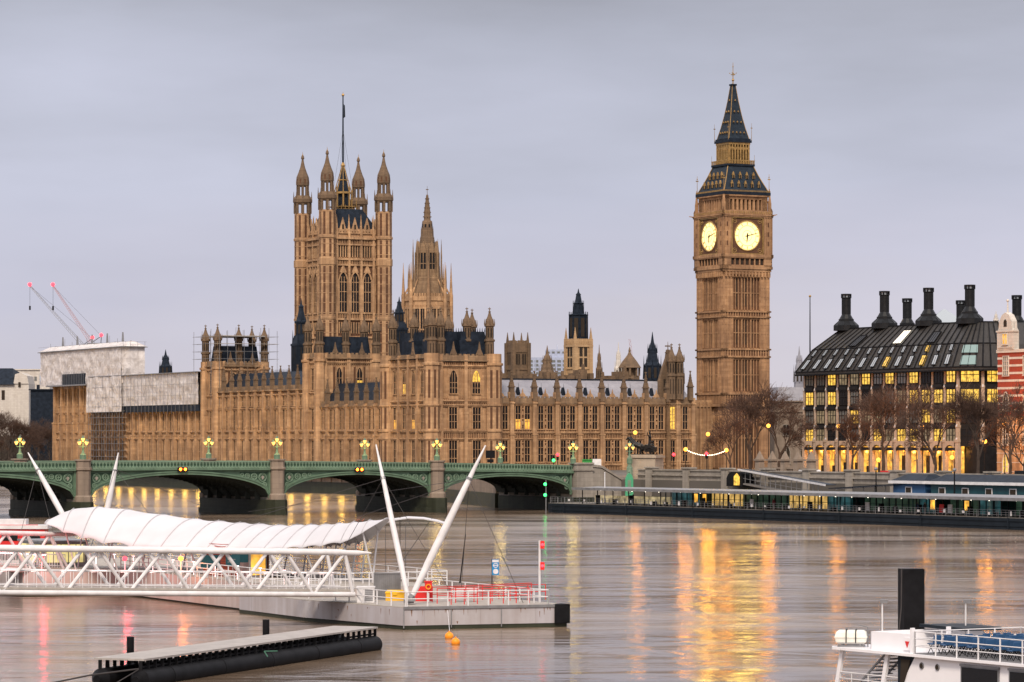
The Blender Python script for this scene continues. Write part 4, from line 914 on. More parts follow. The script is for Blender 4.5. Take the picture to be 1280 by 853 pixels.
for k in range(30): x = -229 + k * 2.95; mb.tube((x, -2.3, 20), (x, -2.3, 31.2), .05, .05, 4)
for z in (22.4, 25, 28): mb.tube((-229, -2.3, z), (-142.5, -2.3, z), .05, .05, 4)
mb.build('scaffold_frame', M['steel'], rs)
mb = MB(); mb.at(0, 0, 0, RV); mb.box(-229, -142.5, -1.6, -.3, 20.6, 22.4); mb.build('netting', M['iron'], rs)
wb = thing('wrapped_scaffold', 'big box of white scaffold sheeting wrapped over the southern pavilion', 'scaffold', PR, TH)
zT = 40.5
mb = MB(); mb.box(-1, 4.4, 202, 272, 30, zT - .5); mb.box(.3, 2, 202, 230, 21.5, 30); mb.at(0, 0, 0, RV)
rag(mb, -231, -201, -2.0, 20.8, zT - 1, .22, 46, 36); rag(mb, -273, -230.5, -2.0, 29, zT - 1, .25, 60, 20); mb.at(0, 201.2, 0)
rag(mb, -2.2, 4.8, .2, 29, zT - 1, .22, 14, 20)
mb.at(); mb.build('sheeting', M['sheet'], wb, 60)
mb = MB(); mb.add([(-2.6, 200.4, zT - .9), (5.2, 200.4, zT - .9), (5.2, 274, zT - .9), (-2.6, 274, zT - .9), (.6, 202, zT + .6), (2, 202, zT + .6), (2, 272, zT + .6), (.6, 272, zT + .6), ], [(0, 1, 5, 4), (1, 2, 6, 5), (2, 3, 7, 6), (3, 0, 4, 7), (4, 5, 6, 7), (3, 2, 1, 0)])
mb.build('sheet_roof', M['sheet'], wb)
mb = MB(); mb.box(-2.8, 5.4, 200.2, 274.2, zT - 1.2, zT - 1.0)
for k in range(11): y = 204 + k * 6.6; mb.tube((0, y, zT - .8), (0, y, zT + .6 + (k % 3)), .06, .06, 4); mb.frus(2, y + 1, zT + .6, zT + 2.6 * (k % 2) + .9, .3, .3, .15, .15)
for k in range(4): x = -2 + k * 2.2; mb.tube((x, 200.4, zT - 1), (x, 200.4, zT + .5), .05, .05, 4)
mb.tube((-2.2, 200.4, zT + .4), (5.2, 200.4, zT + .4), .04, .04, 4); mb.tube((-2.6, 200.4, zT + .4), (-2.6, 274, zT + .4), .04, .04, 4)
mb.build('gutter', M['steel'], wb)
mb = MB(); mb.at(0, 0, 0, RV); mb.box(-252, -231.5, -2.5, -.9, 29.2, 32.4); mb.mat(1)
for k in range(14): x = -252 + k * 1.5; mb.tube((x, -2.7, 28), (x, -2.7, 33), .05, .05, 4)
mb.box(-266, -230, -2.9, -.2, 28.8, 29.2); mb.build('loading_bay', [M['iron'], M['steel']], wb)
# scaffold poles before the pavilion facade
sc = thing('scaffolding', 'thin scaffold poles standing in front of the southern pavilion wall', 'scaffolding', PR, TH)
mb = MB(); mb.at(0, 0, 0, RV)
for k in range(14): x = -230 + k * 2.2; mb.tube((x, -1.9, 5), (x, -1.9, 22), .07, .07, 4)
for z in seq(6, 23, 9): mb.tube((-230.5, -1.9, z), (-200, -1.9, z), .07, .07, 4)
mb.build('pole', M['steel'], sc)
mb = MB(); mb.at(0, 0, 0, RV)
for z in seq(6, 23, 9)[1:]: mb.box(-230.5, -200, -1.8, -.9, z - .08, z)
mb.build('deck_boards', M['wood'], sc)
mb = MB(); mb.at(0, 0, 0, RV)
for k in range(6): x = -229 + k * 4.6; mb.tube((x, -1.95, 6 + (k % 2) * 8), (x + 2.8, -1.95, 13 + (k % 2) * 8), .05, .05, 4)
mb.build('brace', M['steel'], sc)
sc = thing('tower_scaffold', 'scaffold cage around the turrets of the left-hand palace tower', 'scaffolding', (PR[0], PR[1], 0), TH)
mb = MB()
for x in seq(-2.6, 16.5, 8):
    for y in (131.0, 143.5): mb.tube((x, y, 22 if x > 13.5 or x < 0 else 33), (x, y, 41.5 + random.uniform(0, 1.5)), .06, .06, 4)
for z in (34.5, 36.5, 38.5, 40.5):
    for y in (131.0, 143.5): mb.tube((-3, y, z), (17, y, z), .055, .055, 4)
    for x in (-2.6, 16.5): mb.tube((x, 130.5, z), (x, 144, z), .055, .055, 4)
mb.build('pole', M['steel'], sc)
mb = MB(); mb.box(-2.6, 16.5, 130.8, 131.5, 38.5, 38.6); mb.box(1, 13, 131.1, 143.4, 40.5, 40.75); mb.build('deck_boards', M['wood'], sc)
# two luffing cranes
M['crane_red'] = plain('faded_crane_red', (.36, .19, .19), .6)
def crane(px0, py0, px1, py1, D, label, k):
    t = thing('luffing_crane', label, 'crane', (0, 0, 0), 0, 'cranes above the wrapped pavilion'); b = MB()
    p = Vector((PX(px0, D), D, PZ(py0, D))); q = Vector((PX(px1, D), D + 4, PZ(py1, D))); d = (q - p)
    n = 26; side = Vector((.55, 0, .55))
    offs = [Vector((.55, 0, .4)), Vector((-.55, 0, -.1)), Vector((0, .8, .2))]
    for o_ in offs: b.tube(p + o_, q + o_ * .4, .06, .045, 4)
    for j in range(n):
        a = p + d * (j / n); c = p + d * ((j + 1) / n)
        for i in range(3): b.tube(a + offs[i] * (1 - .6 * j / n), c + offs[(i + 1) % 3] * (1 - .6 * (j + 1) / n), .03, .03, 3)
    b.build('jib', M['crane_red'] if k == 0 else M['steel'], t)
    b = MB(); b.tube(q, (q.x, q.y, q.z - 6.5), .05, .05, 4); b.box(q.x - .25, q.x + .25, q.y - .25, q.y + .25, q.z - 7.6, q.z - 6.3); b.build('hook_block', M['black'], t)
    b = MB(); back = p + Vector((3.2, 0, 2.2)); b.tube(q, back, .035, .035, 3); b.tube(p, back, .14, .14, 4); b.tube(p + Vector((2.8, 0, -3)), back, .14, .14, 4); b.build('tie_rope', M['rope'], t)
    b = MB(); b.box(p.x - 1.2, p.x + 3.4, p.y - 1, p.y + 1, p.z - 1.6, p.z); b.tube((p.x + .6, p.y, 6), (p.x + .6, p.y, p.z - 1.4), .8, .8, 4); b.build('mast', M['steel'], t)
    b = MB(); b.ball(q + Vector((0, -.3, .5)), .65, 8); b.build('warning_light', M['red_lamp'], t); b = MB(); b.ball(back + Vector((0, -.3, .3)), .6, 8); b.build('warning_light', M['red_lamp'], t)
crane(103, 432, 35, 357, 1010, 'crane jib leaning furthest left above the wrapped pavilion', 1)
crane(114, 429, 64, 357, 1000, 'reddish crane jib, right of its twin above the wrapped pavilion', 0)
far_crane = thing('tower_crane', 'faint thin crane jib on the skyline right of the slim spire', 'crane', (0, 0, 0)); b = MB(); Dc = 1500
p, q = Vector((PX(793, Dc), Dc, PZ(474, Dc))), Vector((PX(787, Dc), Dc, PZ(424, Dc)))
for o_ in (Vector((.4, 0, 0)), Vector((-.4, 0, 0))): b.tube(p + o_, q + o_, .09, .07, 4)
for j in range(16): b.tube(p.lerp(q, j / 16) + Vector((.4 if j % 2 else -.4, 0, 0)), p.lerp(q, (j + 1) / 16) + Vector((-.4 if j % 2 else .4, 0, 0)), .06, .06, 3)
b.build('jib', M['crane_red'], far_crane)
# far left buildings
D = 1090; t = thing('white_house', 'white gabled house with dark pitched roof at the far left skyline', 'house', (PX(0, D), D, 0)); e = lambda px: PX(px, D) - PX(0, D)
mb = MB(); mb.box(e(-20), e(36), 0, 14, 5, PZ(480, D)); mb.extr([(e(17), PZ(480, D)), (e(36), PZ(480, D)), (e(34), PZ(470, D)), (e(26), PZ(466, D)), (e(19), PZ(468, D))], -.3, 14); mb.mat(1).box(e(23), e(26), -.35, -.3, PZ(484, D), PZ(478, D)); mb.box(e(2), e(6), -.1, 0, PZ(500, D), PZ(488, D))
mb.build('wall', [M['portland'], M['void']], t)
mb = MB(); mb.add([(e(-20), -1, PZ(481, D)), (e(18), -1, PZ(481, D)), (e(12), 7, PZ(460, D)), (e(-20), 7, PZ(460, D)), (e(24), 15, PZ(470, D)), (e(-20), 15, PZ(478, D))], [(0, 1, 2, 3), (1, 4, 2), (3, 2, 4, 5), (0, 3, 5), (0, 5, 4, 1)]); mb.build('roof', M['iron'], t)
D = 1180; t = thing('flat_block', 'flat-roofed white block with a blue strip behind the white house', 'building', (0, D, 0))
mb = MB(); mb.box(PX(17, D), PX(62, D), 0, 20, 5, PZ(463, D)); mb.box(PX(15, D), PX(64, D), -.4, 20, PZ(463, D), PZ(461.5, D)); mb.mat(1).box(PX(50, D), PX(53.5, D), -.2, 0, PZ(481, D), PZ(466, D)); mb.mat(2)
for k in range(4): mb.box(PX(22 + k * 7, D), PX(25 + k * 7, D), -.15, 0, PZ(476, D), PZ(471, D))
mb.build('wall', [M['portland'], M['signblue'], M['sky_glass']], t)
D = 1060; t = tag(MB().box(PX(38, D), PX(80, D), D, D + 12, 5, PZ(488, D)).box(PX(36, D), PX(82, D), D - .6, D + 12, PZ(488, D), PZ(486.5, D)).box(PX(44, D), PX(47, D), D + 3, D + 5, PZ(486.5, D), PZ(481, D)).build('grey_block', M['iron']), 'low dark flat roof between white house and wrapped scaffold', 'building')

# ---------------------------------------------------------------- bare trees
def tree_parts(seed, h, spread, levels=5, trunk_r=.38, nb=3):
    rr = random.Random(seed); tr = MB(); cr = MB()
    def grow(p, d, ln, r, lv):
        q = p + d * ln; mid = p + d * (ln * .5) + Vector((rr.uniform(-1, 1), rr.uniform(-1, 1), rr.uniform(-.3, .5))) * ln * .07
        tgt = tr if lv >= levels - 2 else cr
        n = 7 if lv == levels else 5 if lv > 2 else 3
        tgt.tube(p, mid, r, r * .86, n); tgt.tube(mid, q, r * .86, r * .68, n)
        if lv == 0: return
        k = nb + (1 if rr.random() < .5 else 0) + (1 if lv <= 2 else 0)
        for i in range(k):
            a = 2 * pi * (i + rr.random() * .7) / k; tilt = rr.uniform(.35, .85) * spread
            x = d.orthogonal().normalized(); y = d.cross(x); nd = (d * cos(tilt) + (x * cos(a) + y * sin(a)) * sin(tilt)); nd.z += .12 if lv > 2 else .02; nd.normalize()
            grow(p.lerp(q, rr.uniform(.55, 1.0)), nd, ln * rr.uniform(.62, .86), max(r * rr.uniform(.48, .64), .024), lv - 1)
    grow(Vector((0, 0, -.3)), Vector((rr.uniform(-.06, .06), 0, 1)).normalized(), h * .30, trunk_r, levels)
    return tr.mesh('trunk', M['bark']), cr.mesh('crown', M['twig'])
TP = [tree_parts(3, 17, .8, 6, .30, 3), tree_parts(11, 15, .85, 6, .28, 3), tree_parts(29, 13, .85, 5, .3, 3)]
def tree(k, px, D, sc, rz, label, group, z=5.6):
    t = thing('bare_tree', label, 'tree', (PX(px, D), D, z), rz, group); t.scale = (sc, sc, sc)
    place(TP[k][0], 'trunk', t); place(TP[k][1], 'crown', t); return t
GT = 'bare trees by the clock tower'
tree(0, 938, 690, 1.3, .3, 'bare spreading tree before the foot of the clock tower', GT)
tree(1, 975, 678, 1.1, 1.9, 'bare tree between clock tower foot and dark-roofed offices', GT)
tree(1, 912, 668, .95, 4.1, 'small bare tree left of the clock tower foot', GT)
GE = 'bare trees along the embankment'
tree(0, 1104, 612, 1.25, 1.0, 'bare tree in front of the middle of the dark-roofed offices', GE)
tree(1, 1066, 630, 1.0, 2.6, 'bare tree in front of the offices, nearest their left corner', GE)
tree(1, 1168, 590, 1.15, 5.0, 'bare tree in front of the offices, right of the middle one', GE)
tree(0, 1222, 566, 1.15, 2.2, 'bare tree standing before the rounded office corner', GE)
tree(1, 1262, 592, 1.2, 3.6, 'bare tree glowing orange beside the banded brick building', GE)
tree(2, 1280, 560, .9, 5.4, 'bare tree cut by the right edge beside the brick building', GE)
for i, (px, D, s, k) in enumerate(((-12, 1000, 1.1, 0), (12, 1035, 1.1, 1), (30, 1005, .95, 0), (48, 1030, .95, 1), (62, 1015, .8, 0), (-4, 985, .8, 1), (40, 990, .7, 1))):
    tree(k, px, D, s, i * 1.3, 'bare dark tree in the grove left of the wrapped pavilion', 'bare trees in the park at far left')
mb = MB(); rr = random.Random(5)
for k in range(900):
    x = PX(rr.uniform(-30, 76), 1050); y = rr.uniform(1040, 1080); z = 5 + rr.random() ** 1.4 * 13; s_ = rr.uniform(.4, 1.4)
    mb.tube((x, y, z), (x + rr.uniform(-1.5, 1.5), y + rr.uniform(-1, 1), z + s_ * 2), .09, .03, 3); mb.tube((x, y, z), (x + rr.uniform(-1.5, 1.5), y, z + s_ * 1.6), .07, .02, 3)
tag(mb.build('undergrowth', M['bark']), 'dark winter thicket behind the park trees at far left', 'thicket', kind='stuff')
mb = MB(); mb.box(PX(-600, 1090), PX(80, 1090), 1088, 1089.5, 5, 14); mb.ribs(PX(-600, 1090), PX(80, 1090), 5, 15, 1087.6, 1088.4, 90, .9); tag(mb.build('park_wall', plain('dark_hedge', (.05, .04, .032), .9, 0, .4, .3, .8)), 'dark wall behind the park trees at far left', 'wall')

# ---------------------------------------------------------------- dark-roofed office building with chimneys
EA = R(-63)
ph = thing('office_building', 'dark-roofed office building with rows of lit windows and tall black chimneys', 'office building', (63.5, 700, 0), EA)
L_ = 58.0; ZE = 27.2; ZB = 5.6
stone_ph = masonry('buff_pillar', (.50, .37, .27), (.43, .32, .235), (.22, .15, .11), 1.0, .9, .35)
bronze_ph = plain('bronze_cladding', (.016, .0145, .0145), .5, .3, .3, 1.0)
mb = MB(); CH = [(L_, 0), (L_ + 4.6, 3.4), (L_ + 6, 8)]
mb.plan([(0, .6), (L_, .6), (L_ + 4.2, 3.8), (L_ + 5.4, 8), (L_ + 5.4, 46), (0, 46)], 12.0, ZE); mb.box(0, L_ + 5, 2.3, 46, ZB, 12.0); wall_mb = mb
bays = seq(0, L_, 13)
def quadw(parent, x, y, z0, z1, rz, w_, lit):
    fr = MB()
    for q in (-w_ / 2, -w_ / 6, w_ / 6, w_ / 2): fr.box(q - .07, q + .07, -.16, 0, z0, z1)
    for z in (z0, z0 + (z1 - z0) * .62, z1): fr.box(-w_ / 2, w_ / 2, -.2, 0, z - .07, z + .07)
    k = ('ph', round(w_, 1), round(z1 - z0, 1), round(z0, 1))
    if k not in WM: WM[k] = fr.mesh('window', bronze_ph)
    kp = k + (lit,)
    if kp not in WM: WM[kp] = MB().box(-w_ / 2, w_ / 2, -.08, -.01, z0, z1).mesh('pane', {'y': M['lit_yellow'], 'd': M['dark_glass'], 'g': M['sky_glass'], 'w': M['dim_room']}[lit])
    o = place(WM[k], 'window', parent, (x, y, 0), rz); place(WM[kp], 'pane', o)
    if lit == 'y': o['label'] = 'brightly lit yellow window'
rows = [(PZ(483, 700), PZ(469.5, 700)), (PZ(507, 700), PZ(491, 700)), (PZ(530, 700), PZ(514, 700)), (PZ(557, 700), PZ(537, 700))]
LIT = {(4, 2), (10, 2), (8, 3), (6, 3), (5, 0), (12, 2), (10, 1), (2, 0), (7, 0), (9, 0), (12, 0), (0, 1), (2, 1), (9, 1), (11, 1), (12, 1), (0, 3), (9, 3), (11, 3)}
rr = random.Random(2)
for i in range(13):
    for j, (z0, z1) in enumerate(rows):
        quadw(ph, (bays[i] + bays[i + 1]) / 2, .58, z0, z1, 0, 3.1, 'y' if (i, j) in LIT else rr.choice('gwwgd'))
a1 = atan2(3.2, 4.2)
for j, (z0, z1) in enumerate(rows):
    quadw(ph, L_ + 2.1, 2.15, z0, z1, a1, 3.9, 'y' if j < 2 else 'd'); quadw(ph, L_ + 4.95, 5.9, z0, z1, R(74), 2.9, 'y' if j < 2 else 'd')
mb = MB()
def pill(mb, x, y, rz, s=1.0):
    mb.at(x, y, 0, rz); mb.box(-.5, .5, -.3, .5, ZB, 12.3); mb.box(-.62, .62, -.4, .5, 12.3, 12.9)
    for j, (z0, z1) in enumerate(((12.9, PZ(534, 700)), (PZ(534, 700), PZ(511, 700)), (PZ(511, 700), PZ(488, 700)), (PZ(488, 700), ZE - .3))):
        h = .45 - .05 * j; mb.box(-h, h, -.2 + .04 * j, .45, z0 + .15, z1); mb.mat(1).box(-.16, .16, -.36 + .04 * j, -.1, z0 - .15, z0 + .35); mb.mat(0).box(-.6 + .06 * j, .6 - .06 * j, -.3 + .04 * j, .45, z0 - .3, z0 + .15)
    mb.at()
for x in bays: pill(mb, x, .55, 0)
pill(mb, L_ + 4.3, 3.7, R(55)); pill(mb, L_ + 5.5, 8, R(90))
mb.build('pillar', [stone_ph, M['white']], ph)
mb = wall_mb
for i in range(13):
    x0, x1 = bays[i] + .7, bays[i + 1] - .7
    for j, (z0, z1) in enumerate(rows): mb.box(x0 - .1, x1 + .1, .1, .55, z0 - 1.0, z0 - .35); mb.box(x0 - .1, x1 + .1, .3, .56, z1 + .12, z1 + .4)
mb.build('wall', bronze_ph, ph)
mb = MB(); mb.box(0, L_, 1.9, 2.2, ZB, 11.8); mb.build('arcade_glazing', litwin('arcade_light', (1.0, .46, .06), 1.25, .9), ph)
mb = MB()
for i in range(13):
    x0, x1 = bays[i] + .62, bays[i + 1] - .62; c = (x0 + x1) / 2; r_ = (x1 - x0) / 2
    pts = [(x0, 12.6), (x0, 10.6)] + [(c - r_ * cos(pi * k / 10), 10.6 + 1.2 * sin(pi * k / 10)) for k in range(11)] + [(x1, 10.6), (x1, 12.6)]
    for (a, b), (c_, d_) in zip(pts[1:-1], pts[2:-1]):
        if abs(a - c_) > .01: mb.add([(a, .1, b), (c_, .1, d_), (c_, .1, 12.6), (a, .1, 12.6), (a, .4, b), (c_, .4, d_), (c_, .4, 12.6), (a, .4, 12.6)], [(0, 1, 2, 3), (4, 7, 6, 5), (0, 4, 5, 1), (3, 2, 6, 7)])
    for q in (-.9, .9): mb.box(c + q - .08, c + q + .08, 1.7, 1.92, ZB, 10.8)
    mb.box(x0, x1, 1.7, 1.92, 8.4, 8.6)
mb.build('arcade_arch', stone_ph, ph)
mb = MB(); rr = random.Random(12)
for i in range(13):
    x0, x1 = bays[i] + .62, bays[i + 1] - .62
    for k in range(3):
        if rr.random() < .7: a_ = x0 + (x1 - x0) * k / 3; mb.box(a_, a_ + (x1 - x0) * rr.uniform(.2, .33), 1.6, 1.68, ZB, ZB + rr.choice((1.7, 2.4, 3.2, 4.0)))
mb.build('arcade_dark_panel', M['void'], ph)  # dark panels added to break up the glow low in the arcade
mb = MB()
for i in range(13): mb.ball(((bays[i] + bays[i + 1]) / 2, 1.0, 10.6), .2, 8)
mb.build('arcade_lamp', M['amber'], ph)
for i in range(0, 13, 2): lamp_light(ph, ((bays[i] + bays[i + 1]) / 2, .2, 10.3), 420, (1, .42, .08), .25)
# roof: ribbed slope up to a flat ridge, hipped at the corner
roofm = masonry('bronze_roof_sheets', (.048, .043, .039), (.034, .031, .029), (.018, .016, .015), 1.1, 1.6, .4, .5, .45)
ZR = 37.0; RI = 9.0
mb = MB(); E_ = [(-1.2, -1.0), (L_ + .4, -1.0), (L_ + 5.4, 2.9), (L_ + 6.9, 8), (L_ + 6.9, 47), (-1.2, 47)]
I_ = [(3.2, RI - 1), (L_ - 6, RI - 1), (L_ - 4.2, RI + 1), (L_ - 3.6, RI + 4), (L_ - 3.6, 37), (3.2, 37)]
Mi = [(a[0] * .62 + b[0] * .38, a[1] * .62 + b[1] * .38) for a, b in zip(E_, I_)]
zs = (ZE + .3, ZE + 5.2, ZR)
V = [(x, y, zs[0]) for x, y in E_] + [(x, y, zs[1]) for x, y in Mi] + [(x, y, zs[2]) for x, y in I_]
fs = []
for j in (0, 6):
    for k in range(6): fs.append((j + k, j + (k + 1) % 6, j + 6 + (k + 1) % 6, j + 6 + k))
fs.append((12, 13, 14, 15, 16, 17)); fs.append((5, 4, 3, 2, 1, 0)); mb.add(V, fs)
mb.plan([(x, y) for x, y in E_], ZE - .15, ZE + .3)
mb.build('roof', roofm, ph)
mb = MB()
def lerp2(a, b, t): return (a[0] + (b[0] - a[0]) * t, a[1] + (b[1] - a[1]) * t)
ribs_ = []
for k in range(27): ribs_.append((0, k / 26))
for k in range(1, 5): ribs_.append((1, k / 4))
for k in range(1, 4): ribs_.append((2, k / 3))
for sgi, t in ribs_:
    e0, m0, i0 = lerp2(E_[sgi], E_[sgi + 1], t), lerp2(Mi[sgi], Mi[sgi + 1], t), lerp2(I_[sgi], I_[sgi + 1], t)
    mb.tube((*e0, zs[0] + .1), (*m0, zs[1] + .1), .17, .17, 4); mb.tube((*m0, zs[1] + .1), (*i0, zs[2] + .1), .17, .12, 4)
for z, P_ in ((zs[0] + .1, E_), (zs[1] + .1, Mi), (zs[2] + .1, I_)):
    for a, b in zip(P_[:4], P_[1:4]): mb.tube((*a, z), (*b, z), .16, .16, 4)
for a, b in zip(E_[:4], E_[1:4]): mb.tube((*a, ZE - .3), (*b, ZE - .3), .22, .22, 4)
mb.build('roof_rib', M['black'], ph)
def rooflight(i, f0, f1, w_, lit, big=False):
    c = (i + .5) / 13
    def at_(c2, f):
        if f < 1: a, b, z = lerp2(E_[0], E_[1], c2), lerp2(Mi[0], Mi[1], c2), zs[0] + (zs[1] - zs[0]) * f; q = lerp2(a, b, f)
        else: a, b, z = lerp2(Mi[0], Mi[1], c2), lerp2(I_[0], I_[1], c2), zs[1] + (zs[2] - zs[1]) * (f - 1); q = lerp2(a, b, f - 1)
        return (q[0], q[1] - .22, z + .12)
    h = w_ / L_ / 2
    p = [at_(c - h, f0), at_(c + h, f0), at_(c + h, f1), at_(c - h, f1)]
    fr = MB()
    for a, b in zip(p, p[1:] + p[:1]): fr.tube(a, b, .12, .12, 4)
    m0 = lambda u, v: tuple(Vector(p[0]).lerp(Vector(p[1]), u).lerp(Vector(p[3]).lerp(Vector(p[2]), u), v))
    for u in ((.33, .66) if big else (.5,)): fr.tube(m0(u, 0), m0(u, 1), .06, .06, 4)
    o = fr.build('roof_window', M['black'], ph)
    MB().add(p + [(x, y + .15, z - .1) for x, y, z in p], [(0, 1, 2, 3), (7, 6, 5, 4), (0, 4, 5, 1), (1, 5, 6, 2), (2, 6, 7, 3), (3, 7, 4, 0)]).build('pane', lit, o)
pale = glass('pale_skylight', (.33, .37, .41), .15)
for i in range(13):
    rooflight(i, .12, .55, 1.5, M['lit_yellow'] if i in (7, 10) else pale); rooflight(i, .70, .98, 1.1, M['lit_yellow'] if i == 10 else pale)
rooflight(7, 1.12, 1.75, 3.4, M['white_lamp'] if False else emit('skylight_glow', (.9, .84, .7), .55), True)
for i in (3, 10): rooflight(i, 1.1, 1.6, 2.8, M['dark_glass'], True)
ap_g = glass('aqua_skylight', (.20, .29, .29), .15)
mb = MB(); c0 = lerp2(E_[1], E_[2], .5); c1 = lerp2(Mi[1], Mi[2], .5)
for f0, f1 in ((.12, .5), (.62, .95)):
    a = lerp2(c0, c1, f0); b = lerp2(c0, c1, f1); za = zs[0] + (zs[1] - zs[0]) * f0; zb = zs[0] + (zs[1] - zs[0]) * f1; t_ = Vector((E_[2][0] - E_[1][0], E_[2][1] - E_[1][1], 0)).normalized(); n_ = Vector((t_.y, -t_.x, 0)) * .25
    p = [Vector((*a, za)) - t_ * 1.7 + n_, Vector((*a, za)) + t_ * 1.7 + n_, Vector((*b, zb)) + t_ * 1.5 + n_, Vector((*b, zb)) - t_ * 1.5 + n_]
    mb.add([tuple(v) for v in p] + [tuple(v - n_ * .4) for v in p], [(0, 1, 2, 3), (7, 6, 5, 4), (0, 4, 5, 1), (1, 5, 6, 2), (2, 6, 7, 3), (3, 7, 4, 0)])
mb.build('corner_skylight', ap_g, ph)
cb = MB()
cb.lathe([(3.5, 0), (3.5, 1.4), (3.3, 1.5), (2.1, 2.6), (2.1, 3.1), (1.9, 3.2), (1.2, 4.4), (1.2, 8.7), (1.4, 8.8), (1.4, 9.0)], 0, 0, 12)
for z in (5.6, 6.8, 8.0): cb.lathe([(1.26, z), (1.26, z + .12)], 0, 0, 12)
for k in range(12): a = pi / 12 + 2 * pi * k / 12; cb.tube((1.23 * cos(a), 1.23 * sin(a), 4.4), (1.23 * cos(a), 1.23 * sin(a), 8.7), .05, .05, 3); cb.tube((2.1 * cos(a), 2.1 * sin(a), 2.6), (3.35 * cos(a), 3.35 * sin(a), 1.5), .07, .07, 3)
posts(cb, 0, 0, 1.25, 8.9, 9.8, 8, .2); cb.lathe([(1.45, 9.7), (1.45, 9.95)], 0, 0, 12)
cap_light = MB().pris(12, 0, 0, 8.95, 9.72, .95).mesh('vent_opening', pale)
chm = cb.mesh('chimney', plain('black_bronze', (.014, .015, .017), .45, .4, .3, 1))
def chim(x, y, z, s=1.0):
    o = place(chm, 'chimney', ph, (x, y, z)); place(cap_light, 'vent_opening', o)
    o.scale = (s, s, s)
for Lx in (4.0, 19, 35.6, 50.5): chim(Lx, RI - .2, 36.7, .81)
for px, D in ((1134, 716), (1201, 726), (1271, 700)):
    dv = Vector((PX(px, D) - 63.5, D - 700)); c, s_ = cos(-EA), sin(-EA); chim(dv.x * c - dv.y * s_, dv.x * s_ + dv.y * c, 36.4, .81)
mb = MB()
c, s_ = cos(-EA), sin(-EA)
for px, D in ((1271, 700),):
    dv = Vector((PX(px, D) - 63.5, D - 700)); x, y = dv.x * c - dv.y * s_, dv.x * s_ + dv.y * c; mb.frus(x, y, 5, 35, 7, 7, 5, 5)
mb.build('rear_roof', roofm, ph)
t = thing('glass_pyramid', 'pale glass pyramid roof peeping between two black chimneys', 'roof', (PX(1180, 740), 740, 0)); mb = MB(); zb = PZ(404, 740); mb.frus(0, 0, zb - 20, zb, 4.2, 4.2); mb.build('base', M['portland'], t); mb = MB(); mb.frus(0, 0, zb, PZ(387, 740), 4.4, 4.4, .3, .3); mb.build('glass_roof', pale, t)
far_spire('thin_spire', 1245, 900, 389, 405, 1.4, 'thin pale spire behind the brick building gable', [M['portland'], M['void']])
# ---------------------------------------------------------------- banded brick building at the right edge
nb_ = thing('brick_building', 'red brick building with white stone bands and a pale round gable', 'building', (94.4, 622, 0), EA)
mb = MB(); ZW = PZ(440, 617); ZL = PZ(520, 617)
mb.box(0, 45, 0, 20, ZL, ZW); mb.mat(1)
for k in range(9):
    z = ZL + .8 + k * 1.45; mb.box(-.06, 45, -.06, 20.06, z, z + .42)
mb.mat(2).box(-.1, 45, -.1, 20.1, ZB, ZL); mb.mat(1); mb.box(-.2, 45, -.2, 20.2, ZW - .1, ZW + .5)  # orange street light on the lower wall painted in as honey stone
for k in range(6): mb.box(-.15, 45, -.16, -.1, ZB + 1 + k * 1.8, ZB + 1.12 + k * 1.8)
mb.build('wall', [M['brickred'], M['portland'], M['stone']], nb_)
mb = MB(); mb.mat(0); mb.extr([(0.2, ZW + .5), (5.6, ZW + .5), (5.6, ZW + 4), (5.1, ZW + 4.6), (4.9, ZW + 6), (4.0, ZW + 7.2), (2.9, ZW + 7.7), (1.8, ZW + 7.2), (.9, ZW + 6), (.7, ZW + 4.6), (.2, ZW + 4)], -.3, 1.0)
mb.box(0, 5.8, -.45, .8, ZW + 3.9, ZW + 4.2); mb.box(.6, 5.2, -.4, .6, ZW + .8, ZW + 1.1); mb.pris(8, 2.9, .3, ZW + 7.6, ZW + 9.8, .22, .1); mb.ball((2.9, .3, ZW + 10), .3, 8); mb.pris(8, 5.6, .3, ZW + 4.2, ZW + 6, .25, .1); mb.mat(1).extr([(2.4 + .0, ZW + 4.9), (3.4, ZW + 4.9), (3.4, ZW + 6), (2.9, ZW + 6.4), (2.4, ZW + 6)], -.34, -.28)
mb.build('gable', [M['portland'], M['void']], nb_)
mb = MB(); mb.extr([(6, ZW + .5), (45, ZW + .5), (41, ZW + 8), (9, ZW + 8)], 2, 18); mb.build('roof', M['ironroof'], nb_)
window(nb_, 2.9, -.3, ZW + 1.6, 0, 1.5, 1.9, False, 1, 1, 'amber', M['portland'])
for x in (2.9, 9.5, 16, 22):
    window(nb_, x, -.07, ZL + 7.9, 0, 1.7, 3.6, False, 2, 3, 'grey', M['portland']); window(nb_, x, -.07, ZL + 1.2, 0, 1.7, 3.4, True, 1, 1, 'void', M['portland'])
    window(nb_, x, -.11, ZB + 6.4, 0, 1.5, 3, False, 1, 2, 'void', M['portland']); window(nb_, x, -.11, ZB + 1, 0, 1.7, 3.6, True, 1, 1, 'yellow', M['portland'])
mb = MB(); mb.lathe([(.95, ZL), (.95, ZW + 1), (1.1, ZW + 1.1), (1.1, ZW + 1.5)], .9, .9, 12)
mb.mat(1)
for k in range(9): z = ZL + .8 + k * 1.45; mb.lathe([(1.0, z), (1.0, z + .42)], .9, .9, 12)
mb.build('corner_turret', [M['brickred'], M['portland']], nb_)
